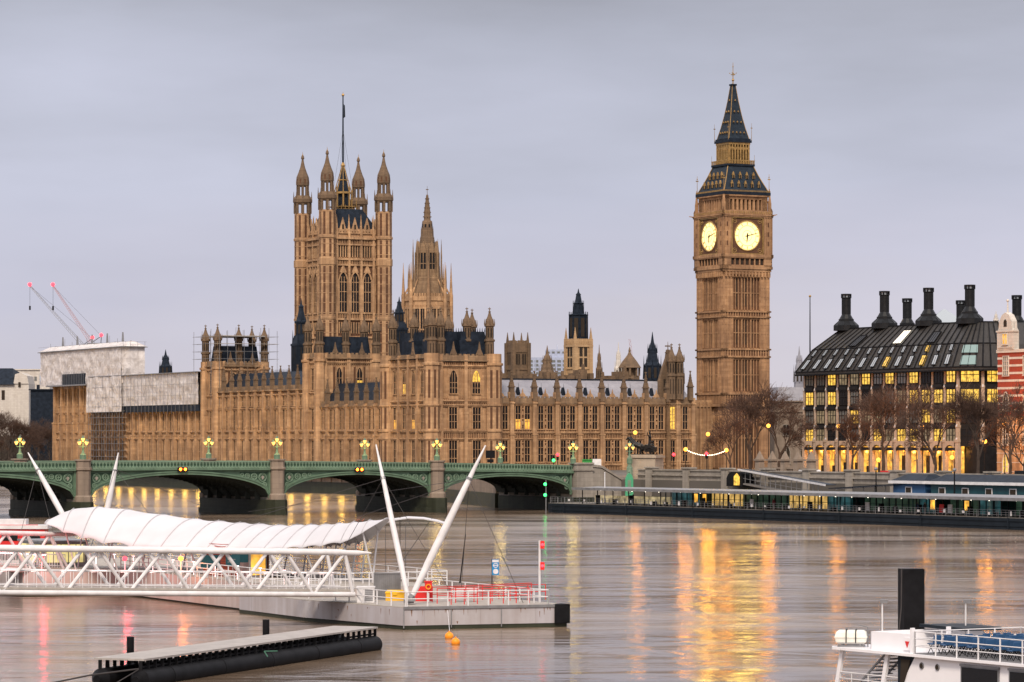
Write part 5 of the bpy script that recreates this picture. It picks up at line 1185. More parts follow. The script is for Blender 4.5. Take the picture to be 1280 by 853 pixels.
# ---------------------------------------------------------------- green arched bridge
BA = atan2(.539, .843); BR = (-71.2, 530.0, 0)
bd = thing('arched_bridge', 'low green iron bridge of flat arches on stone piers crossing the river', 'bridge', BR, BA)
def zt(t): return 9.25 - .000135 * (t - 12) ** 2
PIERS = [-76, -38, 0, 36.4, 68.5, 98.5]; BW = 25.0
def bw(t): v = Vector((BR[0] + cos(BA) * t, BR[1] + sin(BA) * t, 0)); return v
mb = MB()
ts = seq(-110, 104, 60)
for a, b in zip(ts, ts[1:]):
    za, zb = zt(a) - 1.15, zt(b) - 1.15
    mb.add([(a, 0.2, za), (b, .2, zb), (b, BW - .2, zb), (a, BW - .2, za), (a, .2, za - .7), (b, .2, zb - .7), (b, BW - .2, zb - .7), (a, BW - .2, za - .7)], [(0, 1, 2, 3), (7, 6, 5, 4), (0, 4, 5, 1), (3, 2, 6, 7)])
mb.build('deck', M['asphalt'], bd)
def band(mb, t0, t1, y0, y1, d0, d1, n=1):
    for a, b in zip(seq(t0, t1, n), seq(t0, t1, n)[1:]):
        mb.add([(a, y0, zt(a) - d0), (b, y0, zt(b) - d0), (b, y1, zt(b) - d0), (a, y1, zt(a) - d0), (a, y0, zt(a) - d1), (b, y0, zt(b) - d1), (b, y1, zt(b) - d1), (a, y1, zt(a) - d1)], [(3, 2, 1, 0), (4, 5, 6, 7), (1, 5, 4, 0), (2, 6, 5, 1), (3, 7, 6, 2), (0, 4, 7, 3)])
for y0, sg in ((-.25, -1), (BW - .15, 1)):
    mb = MB(); spans = list(zip(PIERS, PIERS[1:])) + [(-110, -76)]
    mb.i = 1; band(mb, -110, 99, y0, y0 + .35, 0, .16, 40); band(mb, -110, 99, y0 - .12, y0 + .5, .98, 1.25, 40); mb.i = 0; band(mb, -110, 99, y0 - .3, y0 + .5, 1.25, 1.5, 40)
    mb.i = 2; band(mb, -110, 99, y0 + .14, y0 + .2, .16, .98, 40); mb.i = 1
    if sg < 0:
        t = -80
        while t < 98.6:
            z = zt(t); mb.box(t - .06, t + .06, y0 + .02, y0 + .3, z - .98, z - .16); mb.box(t - .24, t + .24, y0 + .06, y0 + .2, z - .36, z - .2); mb.box(t - .24, t + .24, y0 + .06, y0 + .2, z - .96, z - .78); mb.box(t - .16, t + .16, y0 - .34, y0 - .1, z - 1.22, z - 1.0); t += .62
    mb.build('parapet', [M['green_paint'], M['green_pale'], M['green_dark']], bd)
ZS = 2.9
def arch_z(u, zc): return ZS + (zc - ZS) * sqrt(max(0, 1 - (2 * u - 1) ** 2)) ** .92
for p, q in zip(PIERS, PIERS[1:]):
    a, b = p + 1.25, q - 1.25; n = 36; zc = zt((a + b) / 2) - 2.25
    P = [(a + (b - a) * k / n, arch_z(k / n, zc)) for k in range(n + 1)]
    mb = MB()
    for (t0, z0), (t1, z1) in zip(P, P[1:]):
        mb.add([(t0, 0.1, z0), (t1, .1, z1), (t1, .1, zt(t1) - 1.45), (t0, .1, zt(t0) - 1.45)], [(0, 1, 2, 3)])
        # outer iron rib, moulded in two steps
        for y, th, d in ((-.30, .55, 0), (-.42, .22, .38)):
            mb.add([(t0, y, z0 + d), (t1, y, z1 + d), (t1, y, z1 + th + d), (t0, y, z0 + th + d), (t0, .1, z0 + d), (t1, .1, z1 + d), (t1, .1, z1 + th + d), (t0, .1, z0 + th + d)], [(0, 1, 2, 3), (0, 4, 5, 1), (3, 2, 6, 7)])
        mb.add([(t0, BW, z0), (t1, BW, z1), (t1, BW, zt(t1) - 1.45), (t0, BW, zt(t0) - 1.45)], [(3, 2, 1, 0)])
    mb.box(a - .05, a + .25, -.2, .1, ZS, zt(a) - 1.5); mb.box(b - .25, b + .05, -.2, .1, ZS, zt(b) - 1.5)
    # pierced spandrels: dark triangles with cast rings and a shield
    for side in (0, 1):
        pts = []; 
        for k in range(9):
            u = .012 + k * .026; u = u if side == 0 else 1 - u; t = a + (b - a) * u; pts.append((t, arch_z(u, zc) + 1.05))
        top = [(t, zt(t) - 1.85) for t, z in reversed(pts)]
        ok = [(t, z) for t, z in pts if z < zt(t) - 2.0]; top = [(t, zt(t) - 1.85) for t, z in reversed(ok)]
        poly = ok + top
        if side == 0: poly = poly[::1]
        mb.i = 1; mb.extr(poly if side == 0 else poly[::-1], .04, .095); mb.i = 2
        x = a if side == 0 else b; s_ = 1 if side == 0 else -1
        for off, zz, r in ((1.35, zt(x) - 2.75, .72), (3.0, zt(x) - 2.6, .55), (4.3, zt(x) - 2.45, .4), (5.3, zt(x) - 2.3, .26), (.95, zt(x) - 4.0, .38)):
            mb.ring((x + s_ * off, 0, zz), r, .085, 16, 5)
            if r > .35:
                for k in range(4): t_ = pi / 4 + k * pi / 2; mb.ring((x + s_ * off + r * .45 * cos(t_), 0, zz + r * .45 * sin(t_)), r * .36, .05, 10, 4)
        mb.i = 3; mb.pris(6, x + s_ * 1.35, .0, 0, 0.01, .01); mb.extr([(x + s_ * 1.35 - .25, zt(x) - 2.5), (x + s_ * 1.35 + .25, zt(x) - 2.5), (x + s_ * 1.35 + .2, zt(x) - 2.95), (x + s_ * 1.35, zt(x) - 3.1), (x + s_ * 1.35 - .2, zt(x) - 2.95)], -.05, .02); mb.i = 0
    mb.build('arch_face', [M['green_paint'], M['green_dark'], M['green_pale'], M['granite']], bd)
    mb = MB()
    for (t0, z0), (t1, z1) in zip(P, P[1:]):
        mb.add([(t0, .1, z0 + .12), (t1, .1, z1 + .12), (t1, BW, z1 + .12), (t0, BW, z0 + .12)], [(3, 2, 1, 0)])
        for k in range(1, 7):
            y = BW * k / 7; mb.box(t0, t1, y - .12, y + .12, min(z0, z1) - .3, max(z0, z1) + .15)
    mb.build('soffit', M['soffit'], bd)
for p in PIERS[:-1]:
    mb = MB(); mb.box(p - 1.2, p + 1.2, .3, BW - .3, ZS - .3, zt(p) - 1.6); mb.i = 2
    for y in (-.35, BW + .35):
        mb.i = 2; mb.lathe([(1.25, ZS - .1), (1.25, zt(p) - 1.5), (1.5, zt(p) - 1.35), (1.5, zt(p) - 1.05), (1.3, zt(p) - .95), (1.3, zt(p) + .1), (1.5, zt(p) + .15), (1.5, zt(p) + .4)], p, y, 8)
        mb.lathe([(1.6, ZS - .3), (1.6, ZS + .5), (1.3, ZS + .8)], p, y, 8)
    mb.i = 1
    mb.plan([(p - 1.9, 0), (p - 1.2, -1.9), (p, -3.2), (p + 1.2, -1.9), (p + 1.9, 0), (p + 1.9, BW), (p, BW + 3.2), (p - 1.9, BW)], -1.2, ZS - .3); mb.plan([(p - 2.15, 0), (p, -3.5), (p + 2.15, 0), (p + 2.15, BW), (p, BW + 3.4), (p - 2.15, BW)], -1.2, .9)
    mb.build('pier', [M['granite'], M['algae'], M['granite_pink']], bd)
# lanterns on the parapets
def lamp_meshes():
    post = MB(); post.lathe([(.55, 0), (.55, .9), (.4, 1.0), (.26, 1.2), (.16, 2.0), (.2, 2.1), (.12, 2.3), (.1, 3.2)], 0, 0, 8)
    for sx in (-1, 1): post.tube((0, 0, 2.3), (sx * .5, 0, 2.15), .06, .05, 5); post.tube((sx * .5, 0, 2.15), (sx * .62, 0, 2.45), .05, .05, 5)
    glb = MB()
    for x, z in ((-.62, 2.55), (.62, 2.55), (0, 3.15)):
        glb.lathe([(.13, z), (.34, z + .42), (.36, z + .5), (.1, z + .72)], x, 0, 8); post.lathe([(.38, z + .5), (.12, z + .8), (.04, z + 1.0)], x, 0, 8)
    return post.mesh('lamp_post', M['green_paint'], 40), glb.mesh('lantern', M['globe'])
LPM = lamp_meshes()
spots = [(0, -.35, 'first triple lantern on the near bridge parapet from the left'), (36.4, -.35, 'triple lantern over the bridge pier left of the white mast pair'), (68.5, -.35, 'triple lantern over the bridge pier between the two right masts'),
         (97.5, -.35, 'triple lantern at the right end of the near bridge parapet'), (0, BW + .2, 'triple lantern on the far parapet at the left edge of the photo'), (36.4, BW + .2, 'triple lantern on the far parapet below the scaffolded palace tower'), (68.5, BW + .2, 'triple lantern just left of the right-hand mast pair, far parapet'), (98, BW + .2, 'triple lantern on the far parapet below the north range of the palace')]
for t, y, lb in spots:
    c, s_ = cos(BA), sin(BA)
    o = thing('bridge_lamp', lb, 'street lamp', (BR[0] + t * c - y * s_, BR[1] + t * s_ + y * c, zt(t) + .25), 0, 'triple lanterns on the bridge'); place(LPM[0], 'lamp_post', o); place(LPM[1], 'lantern', o); lamp_light(o, (0, 0, 2.9), 600, (1, .72, .2), 1.0)
for t, lb in ((18.2, 'pair of orange lights hung over the middle arch crown, left one'), (52.5, 'pair of orange lights over the arch beside the right masts')):
    v = bw(t); o = thing('arch_light', lb, 'navigation light', (v.x, v.y, zt(t) - 1.35), BA, 'orange lights on the arch crowns')
    mb = MB(); mb.box(-.9, .9, -.75, -.25, -.32, .32); mb.build('lamp_box', M['black'], o)
    for x in (-.45, .45): MB().ball((x, -.8, 0), .24, 8).build('lens', M['orange_lamp'], o)
# small things on the bridge roadway
def road_sign(px, D, z, label):
    o = thing('road_sign', label, 'sign', (PX(px, D), D, z)); MB().tube((0, 0, 0), (0, 0, 3.4), .06, .06, 6).build('pole', M['black'], o); MB().box(-.85, .85, -.05, .05, 2.2, 3.6).box(-.6, .6, -.05, .05, 1.4, 2.0).build('panel', M['black'], o)
road_sign(613, 582, zt(90) - 1.1, 'dark back of a road sign on the bridge before the palace corner')
def traffic_light(px, D, z, lit, label, h=3.3):
    o = thing('traffic_light', label, 'traffic light', (PX(px, D), D, z), 0, 'traffic lights by the bridge end'); MB().tube((0, 0, 0), (0, 0, h), .07, .07, 6).build('pole', M['black'], o)
    b = MB(); b.box(-.22, .22, -.15, .15, h - .6, h + .6)
    for k in range(3): b.tube((0, -.15, h - .38 + k * .38), (0, -.34, h - .38 + k * .38), .17, .17, 8)
    b.build('signal_head', M['black'], o); MB().ball((0, -.36, h + (.38 if lit == 'red_lamp' else -.38)), .32, 8).build('lens', M[lit], o)
traffic_light(692, 596, 6.8, 'green_lamp', 'traffic light showing green on the right end of the bridge', 2.6); traffic_light(697, 597, 6.8, 'red_lamp', 'traffic light showing red on the right end of the bridge', 2.9)
def van(t, l=5.6, hgt=2.2, col='white'):
    b = MB(); b.extr([(-l / 2, .35), (l / 2, .35), (l / 2, 1.1), (l / 2 - .7, 1.3), (l / 2 - 1.3, hgt - .05), (l / 2 - 1.6, hgt), (-l / 2 + .1, hgt), (-l / 2, hgt - .15)], 3, 5); b.build('body', M[col], t)
    b = MB(); b.extr([(l / 2 - 2.2, 1.25), (l / 2 - .85, 1.25), (l / 2 - 1.35, hgt - .2), (l / 2 - 2.2, hgt - .2)], 2.97, 3.0); b.box(-l / 2 + .4, l / 2 - 2.4, 2.97, 3.0, 1.3, hgt - .25); b.build('side_window', M['dark_glass'], t)
    for x in (-l / 2 + 1, l / 2 - 1):
        for y in (3.05, 4.95):
            b = MB(); b.ring((x, y, .36), .26, .11, 14, 6); b.tube((x, y - .08, .36), (x, y + .08, .36), .2, .2, 10); b.build('wheel', M['black'], t)
    for y in (3.3, 4.7): MB().ball((l / 2, y, .8), .14, 8).build('headlight', M['white_lamp'], t); MB().box(-l / 2 - .03, -l / 2, y - .12, y + .12, .8, 1.1).build('tail_light', M['red_lamp'], t)
# ---------------------------------------------------------------- bridge end: abutment, stairs, plinth with chariot group
ab = thing('bridge_abutment', 'stone abutment with stairs going down to the river pier at the bridge end', 'abutment', (*bw(98.5).xy, 0), BA)
za = zt(98.5)
mb = MB(); mb.box(-.9, 2.6, -1.4, BW, -1, za - 1.0); mb.box(-1.1, 2.8, -1.6, 2, za - 1.0, za - .7); mb.box(-.9, 2.6, -1.4, 1.0, za - .7, za + .15); mb.box(-1.1, 2.8, -1.6, 1.2, za + .15, za + .45)
mb.box(2.6, 16, 2.5, 20, -1, 5.3); mb.i = 1; mb.box(-1.1, 2.75, -1.55, BW, -1.1, 2.4); mb.build('block', [M['granite'], M['algae']], ab)
mb = MB()
for y in (-1.2, 1.9):                                   # stepped stair walls with sloping copings
    mb.extr([(2.6, -1), (13.5, -1), (13.5, 3.1), (4.6, za - .55), (2.6, za - .3)], y, y + .5); mb.extr([(2.6, za - .3), (4.6, za - .5), (13.6, 3.15), (13.6, 3.55), (4.7, za - .1), (2.6, za + .15)], y - .2, y + .7)
for k in range(16): mb.box(4 + k * .58, 4.6 + k * .58, -.7, 1.9, 1, za - 1.2 - k * .26)
mb.build('stair', M['granite'], ab)
o = thing('street_lamp', 'triple lantern on a green post beside the chariot plinth', 'street lamp', (PX(787, 588), 588, 6.6), 0, 'triple lanterns on the bridge'); place(LPM[0], 'lamp_post', o, (0, 0, 1.9)); place(LPM[1], 'lantern', o, (0, 0, 1.9)); MB().lathe([(.6, -1), (.6, 1.2), (.42, 1.3), (.42, 1.95)], 0, 0, 8).build('pedestal', M['green_pale'], o)
o = thing('green_kiosk', 'small green lit kiosk with arched top at the foot of the bridge stairs', 'kiosk', (PX(786.5, 578), 578, 2.6)); gk = plain('kiosk_green_lit', (.06, .30, .16), .5)  # green light on the booth painted in as its body colour
b = MB(); b.extr([(-.72, 0), (.72, 0), (.72, 3.2), (.45, 3.9), (0, 4.3), (-.45, 3.9), (-.72, 3.2)], -.6, .6); b.build('booth', gk, o); b = MB(); b.box(-.85, .85, -.7, .7, -.3, 0); b.box(-.3, .3, -.66, -.6, .6, 3.0); b.ball((0, 0, 4.5), .22, 8); b.build('door', M['green_pale'], o)
o = thing('green_container', 'small green cabin with white side panel at the right end of the bridge', 'cabin', (PX(734, 592), 592, 6.9)); MB().box(-.9, .9, 0, 2, 0, 2.2).box(-1, 1, -.1, 2.1, 2.2, 2.35).build('cabin_body', plain('cabin_green', (.03, .22, .05), .5), o); MB().box(1.0, 2.6, -.1, 1.2, -.8, 2.4).build('panel', M['white'], o); MB().box(-.5, .2, -.05, 0, .9, 1.7).build('window', M['dark_glass'], o)
PD = 592
pl = thing('statue_plinth', 'tall pale stone plinth carrying the bronze chariot group', 'plinth', (PX(806, PD), PD, 0), R(-20)); hw = 2.5; zp = PZ(568.5, PD)
mb = MB(); mb.box(-hw, hw, -1.6, 3.6, 2, zp - .6); mb.box(-hw - .25, hw + .25, -1.85, 3.85, zp - .6, zp - .2); mb.box(-hw + .1, hw - .1, -1.5, 3.5, zp - .2, zp); mb.box(-hw - .3, hw + .3, -1.9, 3.9, 2, 6.2); mb.mat(1).box(1.2, 2.0, -1.93, -1.85, 5.0, 6.0); mb.build('block', [masonry('plinth_stone', (.42, .345, .27), (.36, .295, .23), (.2, .16, .12), 1.6, 1.0, .35), M['void']], pl)
st = thing('chariot_statue', 'dark bronze statue of two rearing horses pulling a chariot with standing figures', 'statue', (PX(806, PD), PD, zp), R(-20))
def skin(name, edges, mat, parent, sub=1):
    """one continuous body grown over a skeleton: edges = list of joint chains [((x,y,z),r), ...]"""
    b = MB()
    for ch in edges:
        for (p, r), (q, r2) in zip(ch, ch[1:]): b.tube(p, q, r, r2, 7)
        for p, r in ch: b.ball(p, r, 8)
    o = b.build(name, mat, parent, 60); m = o.modifiers.new('merge', 'REMESH'); m.mode = 'VOXEL'; m.voxel_size = .07; m.use_smooth_shade = True; return o
for dy in (-.55, .75):
    e = [[((-.9, dy, 1.55), .48), ((-2.0, dy, 1.95), .44), ((-2.6, dy, 2.7), .27), ((-2.95, dy, 3.15), .22), ((-3.4, dy, 2.8), .14)], [((-.7, dy, 1.5), .42), ((-.4, dy, 1.0), .26), ((-.75, dy, .6), .13), ((-.5, dy, .12), .1)], [((-.9, dy + .3, 1.45), .36), ((-.6, dy + .3, .9), .22), ((-.95, dy + .3, .55), .12), ((-.75, dy + .3, .1), .1)],
         [((-2.0, dy - .2, 1.7), .26), ((-2.7, dy - .2, 1.5), .15), ((-2.85, dy - .2, 1.0), .1)], [((-2.0, dy + .2, 1.8), .25), ((-2.75, dy + .2, 1.9), .14), ((-3.0, dy + .2, 1.4), .1)], [((-.5, dy, 1.7), .14), ((-.1, dy, 1.5), .16), ((0, dy, .9), .08)], [((-2.9, dy - .1, 3.25), .07), ((-2.85, dy - .12, 3.5), .04)]]
    skin('horse', e, M['bronze'], st)
skin('standing_figure', [[((1.0, 0, .9), .34), ((1.0, 0, 1.7), .42), ((1.0, 0, 2.6), .30), ((1.0, 0, 3.3), .33), ((1.0, 0, 3.75), .14), ((.95, 0, 4.05), .22), ((.95, 0, 4.35), .12)], [((1.0, -.3, 3.3), .15), ((.85, -.85, 3.6), .11), ((.8, -.95, 4.2), .08)], [((1.0, .3, 3.3), .15), ((.8, .9, 3.4), .11), ((.6, 1.3, 3.7), .08)]], M['bronze'], st)
for dx, dy in ((1.3, -.55), (1.35, .55)): skin('crouching_figure', [[((dx, dy, 1.0), .28), ((dx + .1, dy, 1.7), .24), ((dx, dy, 2.1), .12), ((dx - .05, dy, 2.35), .18)], [((dx, dy, 1.9), .12), ((dx - .5, dy - .1, 1.6), .09)]], M['bronze'], st)
b = MB(); b.extr([(.2, .5), (2.0, .5), (2.2, 1.4), (1.8, 1.5), (.3, 1.9), (.1, 1.4)], -.8, .9); b.tube((.2, 0, .9), (-1.6, .1, 1.3), .08, .08, 5); b.box(-3.2, 2.2, -1.1, 1.2, 0, .12)
b.build('chariot', M['bronze'], st)
for dy in (-1.0, 1.05):
    b = MB(); b.ring((1.1, dy, .72), .62, .07, 18, 5)
    for k in range(8): b.tube((1.1, dy, .72), (1.1 + .6 * cos(k * pi / 4), dy, .72 + .6 * sin(k * pi / 4)), .035, .035, 4)
    b.build('wheel', M['bronze'], st)

# ---------------------------------------------------------------- embankment wall and road
EO = Vector((7.1, 565.0, 0)); AE = atan2(-.856, .517)
def ep(x, y, z=0): return (EO.x + x * cos(AE) - y * sin(AE), EO.y + x * sin(AE) + y * cos(AE), z)
ew = thing('embankment_wall', 'long pale granite embankment wall with parapet behind the floating pier', 'wall', (*EO.xy, 0), AE)
mb = MB(); x0, x1 = -9, 330
mb.box(x0, x1, 24, 25.4, 2.6, 6.4); mb.box(x0, x1, 23.7, 25.0, 6.4, 6.65); mb.box(x0, x1, 24.1, 24.8, 6.65, 7.3); mb.box(x0, x1, 23.9, 25.0, 7.3, 7.55)
for k in range(28): x = x0 + 4 + k * 12; mb.box(x - .9, x + .9, 23.6, 25.3, 2.6, 7.75); mb.box(x - 1.1, x + 1.1, 23.4, 25.4, 7.7, 7.95)
mb.i = 1; mb.box(x0, x1, 23.85, 25.6, -1, 2.6); mb.build('wall_face', [M['granite'], M['algae']], ew)
mb = MB(); mb.at(EO.x, EO.y, 0, AE); mb.box(-6, 330, 29, 43, 5.0, 5.62)
tag(mb.build('road', M['asphalt']), 'embankment road behind the river wall', 'road', kind='structure')
mb = MB(); mb.at(EO.x, EO.y, 0, AE); mb.box(-6, 330, 25.6, 29, 5.0, 5.74); mb.box(-6, 330, 43, 47, 5.0, 5.74)
tag(mb.build('pavement', M['paving']), 'paved footway beside the embankment road', 'pavement', kind='structure')
mb = MB(); mb.at(EO.x, EO.y, 0, AE)
for k in range(80): mb.box(-4 + k * 4, -2 + k * 4, 35.9, 36.1, 5.62, 5.625)
tag(mb.build('road_marking', M['white']), 'white dashes along the embankment road', 'road marking', kind='structure')
# lamps on the far side: amber street lights, string of lights
def amber(px, py, D, label, mat='amber', r=.42, pw=2600):
    z = PZ(py, D); o = thing('street_lamp', label, 'street lamp', (PX(px, D), D, 5.6), 0, 'amber street lamps on the far bank'); b = MB(); b.tube((0, 0, 0), (0, 0, z - 5.6), .1, .06, 6); b.lathe([(.25, 0), (.25, .8), (.12, 1)], 0, 0, 8); b.build('lamp_post', M['black'], o); MB().ball((0, 0, z - 5.6), r, 8).build('lamp_head', M[mat], o); lamp_light(o, (0, 0, z - 5.6), pw, (1, .34, .03), 1.5)
    return o
amber(794, 541, 640, 'amber street lamp shining above the bronze chariot group'); amber(885, 543, 650, 'amber street lamp left of the clock tower tree'); amber(960.5, 532.5, 655, 'amber lamp shining inside the tree below the clock tower')
amber(857, 562, 640, 'lamp at the left end of the string of lights'); amber(908, 563, 640, 'lamp at the right end of the string of lights')
amber(1048, 533, 640, 'amber lamp glowing between the left trees before the offices'); amber(1153, 534, 600, 'amber lamp glowing in the middle tree before the offices'); amber(1256, 530, 606, 'orange lamp lighting the tree beside the brick building', pw=6000); amber(1231, 552, 585, 'lower orange lamp before the rounded office corner'); amber(1098, 575, 620, 'low amber lamp at the foot of the office arcade'); amber(1190, 572, 600, 'low amber lamp right of the middle tree at the arcade')
sl = thing('string_lights', 'sagging string of white lights between two lamps left of the clock tower', 'light string', (0, 0, 0)); b = MB(); c_ = MB(); pts = []
for k in range(25):
    t = k / 24; px = 857 + 51 * t; py = 562 + t - 0 + 7.0 * 4 * t * (1 - t); pts.append((PX(px, 640), 640, PZ(py, 640)))
c_.path(pts, .05, 4); c_.build('cable', M['rope'], sl)
for p in pts[1:-1]: b.ball(p, .11, 6)
b.build('bulb', M['white_lamp'], sl)
traffic_light(842, 622, 5.6, 'red_lamp', 'traffic light showing red left of the string of lights', 4.0); traffic_light(883, 622, 5.6, 'red_lamp', 'traffic light showing red under the string of lights', 4.2); traffic_light(950, 622, 5.6, 'red_lamp', 'traffic light showing red under the clock tower tree', 3.6)
pv = thing('police_van', 'dark van with a blue roof light on the embankment road', 'van', ep(84, 34, 5.62), AE); van(pv, 5.4, 2.3, 'navy'); MB().box(-.2, .3, 3.3, 4.7, 2.3, 2.55).build('roof_light', M['blue_lamp'], pv)
for i, (x, y, c, lb) in enumerate(((28, 32, 'white', 'white van passing left of the police van'), (50, 33, 'red', 'red van on the embankment road before the office arcade'), (108, 31, 'steel', 'grey van at the right end of the embankment road'))):
    v_ = thing('parked_van', lb, 'van', ep(x, y, 5.62), AE, 'vans on the embankment road'); van(v_, 5.0, 2.0, c)
# stone gate piers and railings at the foot of the clock tower
bal = thing('stone_balustrade', 'pale stone balustrade with pointed piers below the clock tower trees', 'balustrade', ep(-4, 47.5, 5.6), AE)
b = MB(); b.box(0, 16, 0, .5, 1.9, 2.2); b.box(0, 16, 0, .5, 0, .4)
for k in range(24): b.box(k * .66, .25 + k * .66, .1, .4, .4, 1.9)
b.build('rail', M['granite_pink'], bal)
for k in range(5):
    b = MB(); x = k * 4; b.frus(x, .25, 0, 3.4, .7, .7, .6, .6); b.frus(x, .25, 3.4, 3.7, .85, .85); b.frus(x, .25, 3.7, 5.2, .6, .6, .05, .05); b.build('gate_pier', M['granite_pink'], bal)
lb_ = thing('low_stone_building', 'low pale stone building with mansard roof between clock tower and offices', 'building', (PX(968, 800), 800, 0), R(8)); zt_ = PZ(501, 800)
b = MB(); b.box(0, 20, 0, 14, 5, zt_); b.box(-.3, 20.3, -.3, 14.3, zt_ - 2.9, zt_ - 2.4); b.box(-.4, 20.4, -.4, 14.4, zt_ - .3, zt_)
b.build('wall', M['granite_pink'], lb_); b = MB(); b.frus(10, 7, zt_, zt_ + 3.4, 10, 7, 8.6, 5.4); b.build('roof', M['slate'], lb_)
for k in range(4): window(lb_, 3 + k * 4.6, 0, 7, 0, 1.8, 4.5, True, 1, 1, 'void', M['granite']); window(lb_, 3 + k * 4.6, 0, 14, 0, 1.5, 2.5, False, 1, 1, None, M['granite'])
far_spire('pale_blue_spire', 999, 1100, 433, 478, 3.6, 'blue-grey spire tip peeping left of the dark-roofed offices', [M['slate'], M['void']])
fp = thing('flagpole', 'thin dark flagpole at the left end of the dark-roofed offices', 'flagpole', (PX(1012.5, 735), 735, 5.6)); MB().tube((0, 0, 0), (0, 0, PZ(371, 735) - 5.6), .28, .1, 6).build('pole', M['black'], fp); MB().ball((0, 0, PZ(370.5, 735) - 5.6), .3, 8).build('finial', M['gold'], fp)
# hatched roof cone left of the offices
# ---------------------------------------------------------------- long floating pier on the far bank
wp = thing('river_pier', 'long dark floating pier with lit glass shelters and flat grey canopy', 'pier', (*EO.xy, 0), AE)
LP = 175
mb = MB(); mb.plan([(-2, 0.4), (0, 0), (LP, 0), (LP, 11), (0, 11), (-2, 10)], -.4, 1.65); mb.box(-1, LP, -.12, 0, 1.2, 1.5); mb.box(-1, LP, -.1, 0, .45, .6)
for k in range(9): x = 4 + k * 20; mb.box(x - .12, x + .12, -.2, 0, -.2, 1.7)
mb.build('hull', M['navy'], wp)
mb = MB(); mb.box(-1.5, LP, .1, 10.9, 1.65, 1.72); mb.build('deck', M['paving'], wp)
mb = MB(); mb.at(0, 0, 0, 0); mb.box(8, LP, -.9, 9.5, 4.30, 4.5); mb.box(8, LP, -1.0, -.9, 4.15, 4.6); mb.add([(8, -.9, 4.5), (LP, -.9, 4.5), (LP, 4.5, 4.95), (8, 4.5, 4.7), (LP, 9.5, 4.5), (8, 9.5, 4.5)], [(0, 1, 2, 3), (3, 2, 4, 5), (0, 3, 5)])
mb.build('canopy', M['steel'], wp)
mb = MB()
for k in range(75): x = -1 + k * 2.4; mb.tube((x, .25, 1.7), (x, .25, 2.75), .05, .05, 5)
for z in (2.1, 2.45, 2.78): mb.tube((-1, .25, z), (LP, .25, z), .035, .035, 4)
for k in range(170): x = -.5 + k * 1.03; mb.box(x - .02, x + .02, .22, .28, 1.85, 2.72)
mb.build('railing', M['steel'], wp)
rr = random.Random(21); mb = MB()
for k in range(34): x = 6 + k * 4.9 + rr.uniform(-1, 1); w_ = rr.uniform(.1, .28); mb.box(x - w_, x + w_, .12, .2, rr.uniform(1.95, 2.2), rr.uniform(2.35, 2.7))
mb.build('railing_notice', M['white'], wp)
mb = MB()
for k in range(28): x = 10 + k * 5.7 + rr.uniform(-1.5, 1.5); mb.box(x - .3, x + .3, 2.6, 3.2, 1.72, rr.uniform(2.3, 3.4))
mb.build('deck_locker', M['black'], wp)
mb = MB()
for k in range(35): x = 9 + k * 4.9; mb.tube((x, .6, 1.7), (x, .6, 4.3), .09, .09, 6)
mb.build('canopy_post', M['black'], wp)
mb = MB(); mb.box(-1, 29, 9.6, 9.7, 1.7, 3.0)
mb.build('glass_screen', litwin('screen_glow', (.95, .75, .42), .42, .9), wp)
lg_a = litwin('pier_room_amber', (1.0, .62, .18), .6, .9); lg_t = litwin('pier_room_teal', (.10, .40, .45), .14, .7); lg_d = glass('pier_glass_dark', (.02, .06, .06), .1); lg_g = litwin('pier_room_green', (.18, .36, .24), .09, .7)
shelters = [(30, 38, 'teal', lg_t), (38, 47, 'navy', lg_a), (47, 60, 'navy', lg_g), (60, 69, 'navy', lg_a), (69, 74, 'navy', lg_a), (74, 80, 'teal', lg_t), (80, 97, 'navy', lg_g), (97, 101, 'teal', lg_t), (101, 111, 'navy', lg_g), (111, 116, 'teal', lg_t), (116, 134, 'navy', lg_g), (134, 139, 'teal', lg_t), (139, 152, 'navy', lg_g), (152, 174, 'teal', lg_d)]
for a, b_, cm, gm in shelters:
    s_ = MB(); s_.box(a, b_, 5.5, 8.5, 1.72, 4.3) if cm == 'teal' else s_.box(a, b_, 8.2, 8.5, 1.72, 4.3)
    for k in range(int((b_ - a) / 1.6) + 1): x = a + k * 1.6; s_.box(x - .06, x + .06, 3.9, 4.05, 1.72, 4.3)
    s_.box(a, b_, 3.9, 4.05, 3.0, 3.08); o = s_.build('shelter', M[cm], wp)
    g = MB(); g.box(a + .05, b_ - .05, 5.2 if cm == 'teal' else 7.9, 5.45 if cm == 'teal' else 8.15, 1.9, 4.1); g.build('glass_wall', gm, o)
rr = random.Random(9)
mb = MB()
for k in range(40): x = 12 + k * 4.1; mb.ball((x, rr.choice((.9, 2.5)), 4.15), .13, 6)
mb.build('ceiling_lamp', M['white_lamp'], wp)
for x, c in ((57.5, 'white'), (88, 'white'), (106, 'red'), (108, 'white'), (128, 'white')):
    MB().box(x - .5, x + .5, 2.2, 2.3, 2.0, 3.3).build('notice_board', M[c], wp)
for x in (40.5, 43, 103, 111, 150): MB().box(x - .45, x + .45, 2.9, 3.0, 2.5, 3.9).build('lit_panel', M['lit_amber'], wp)
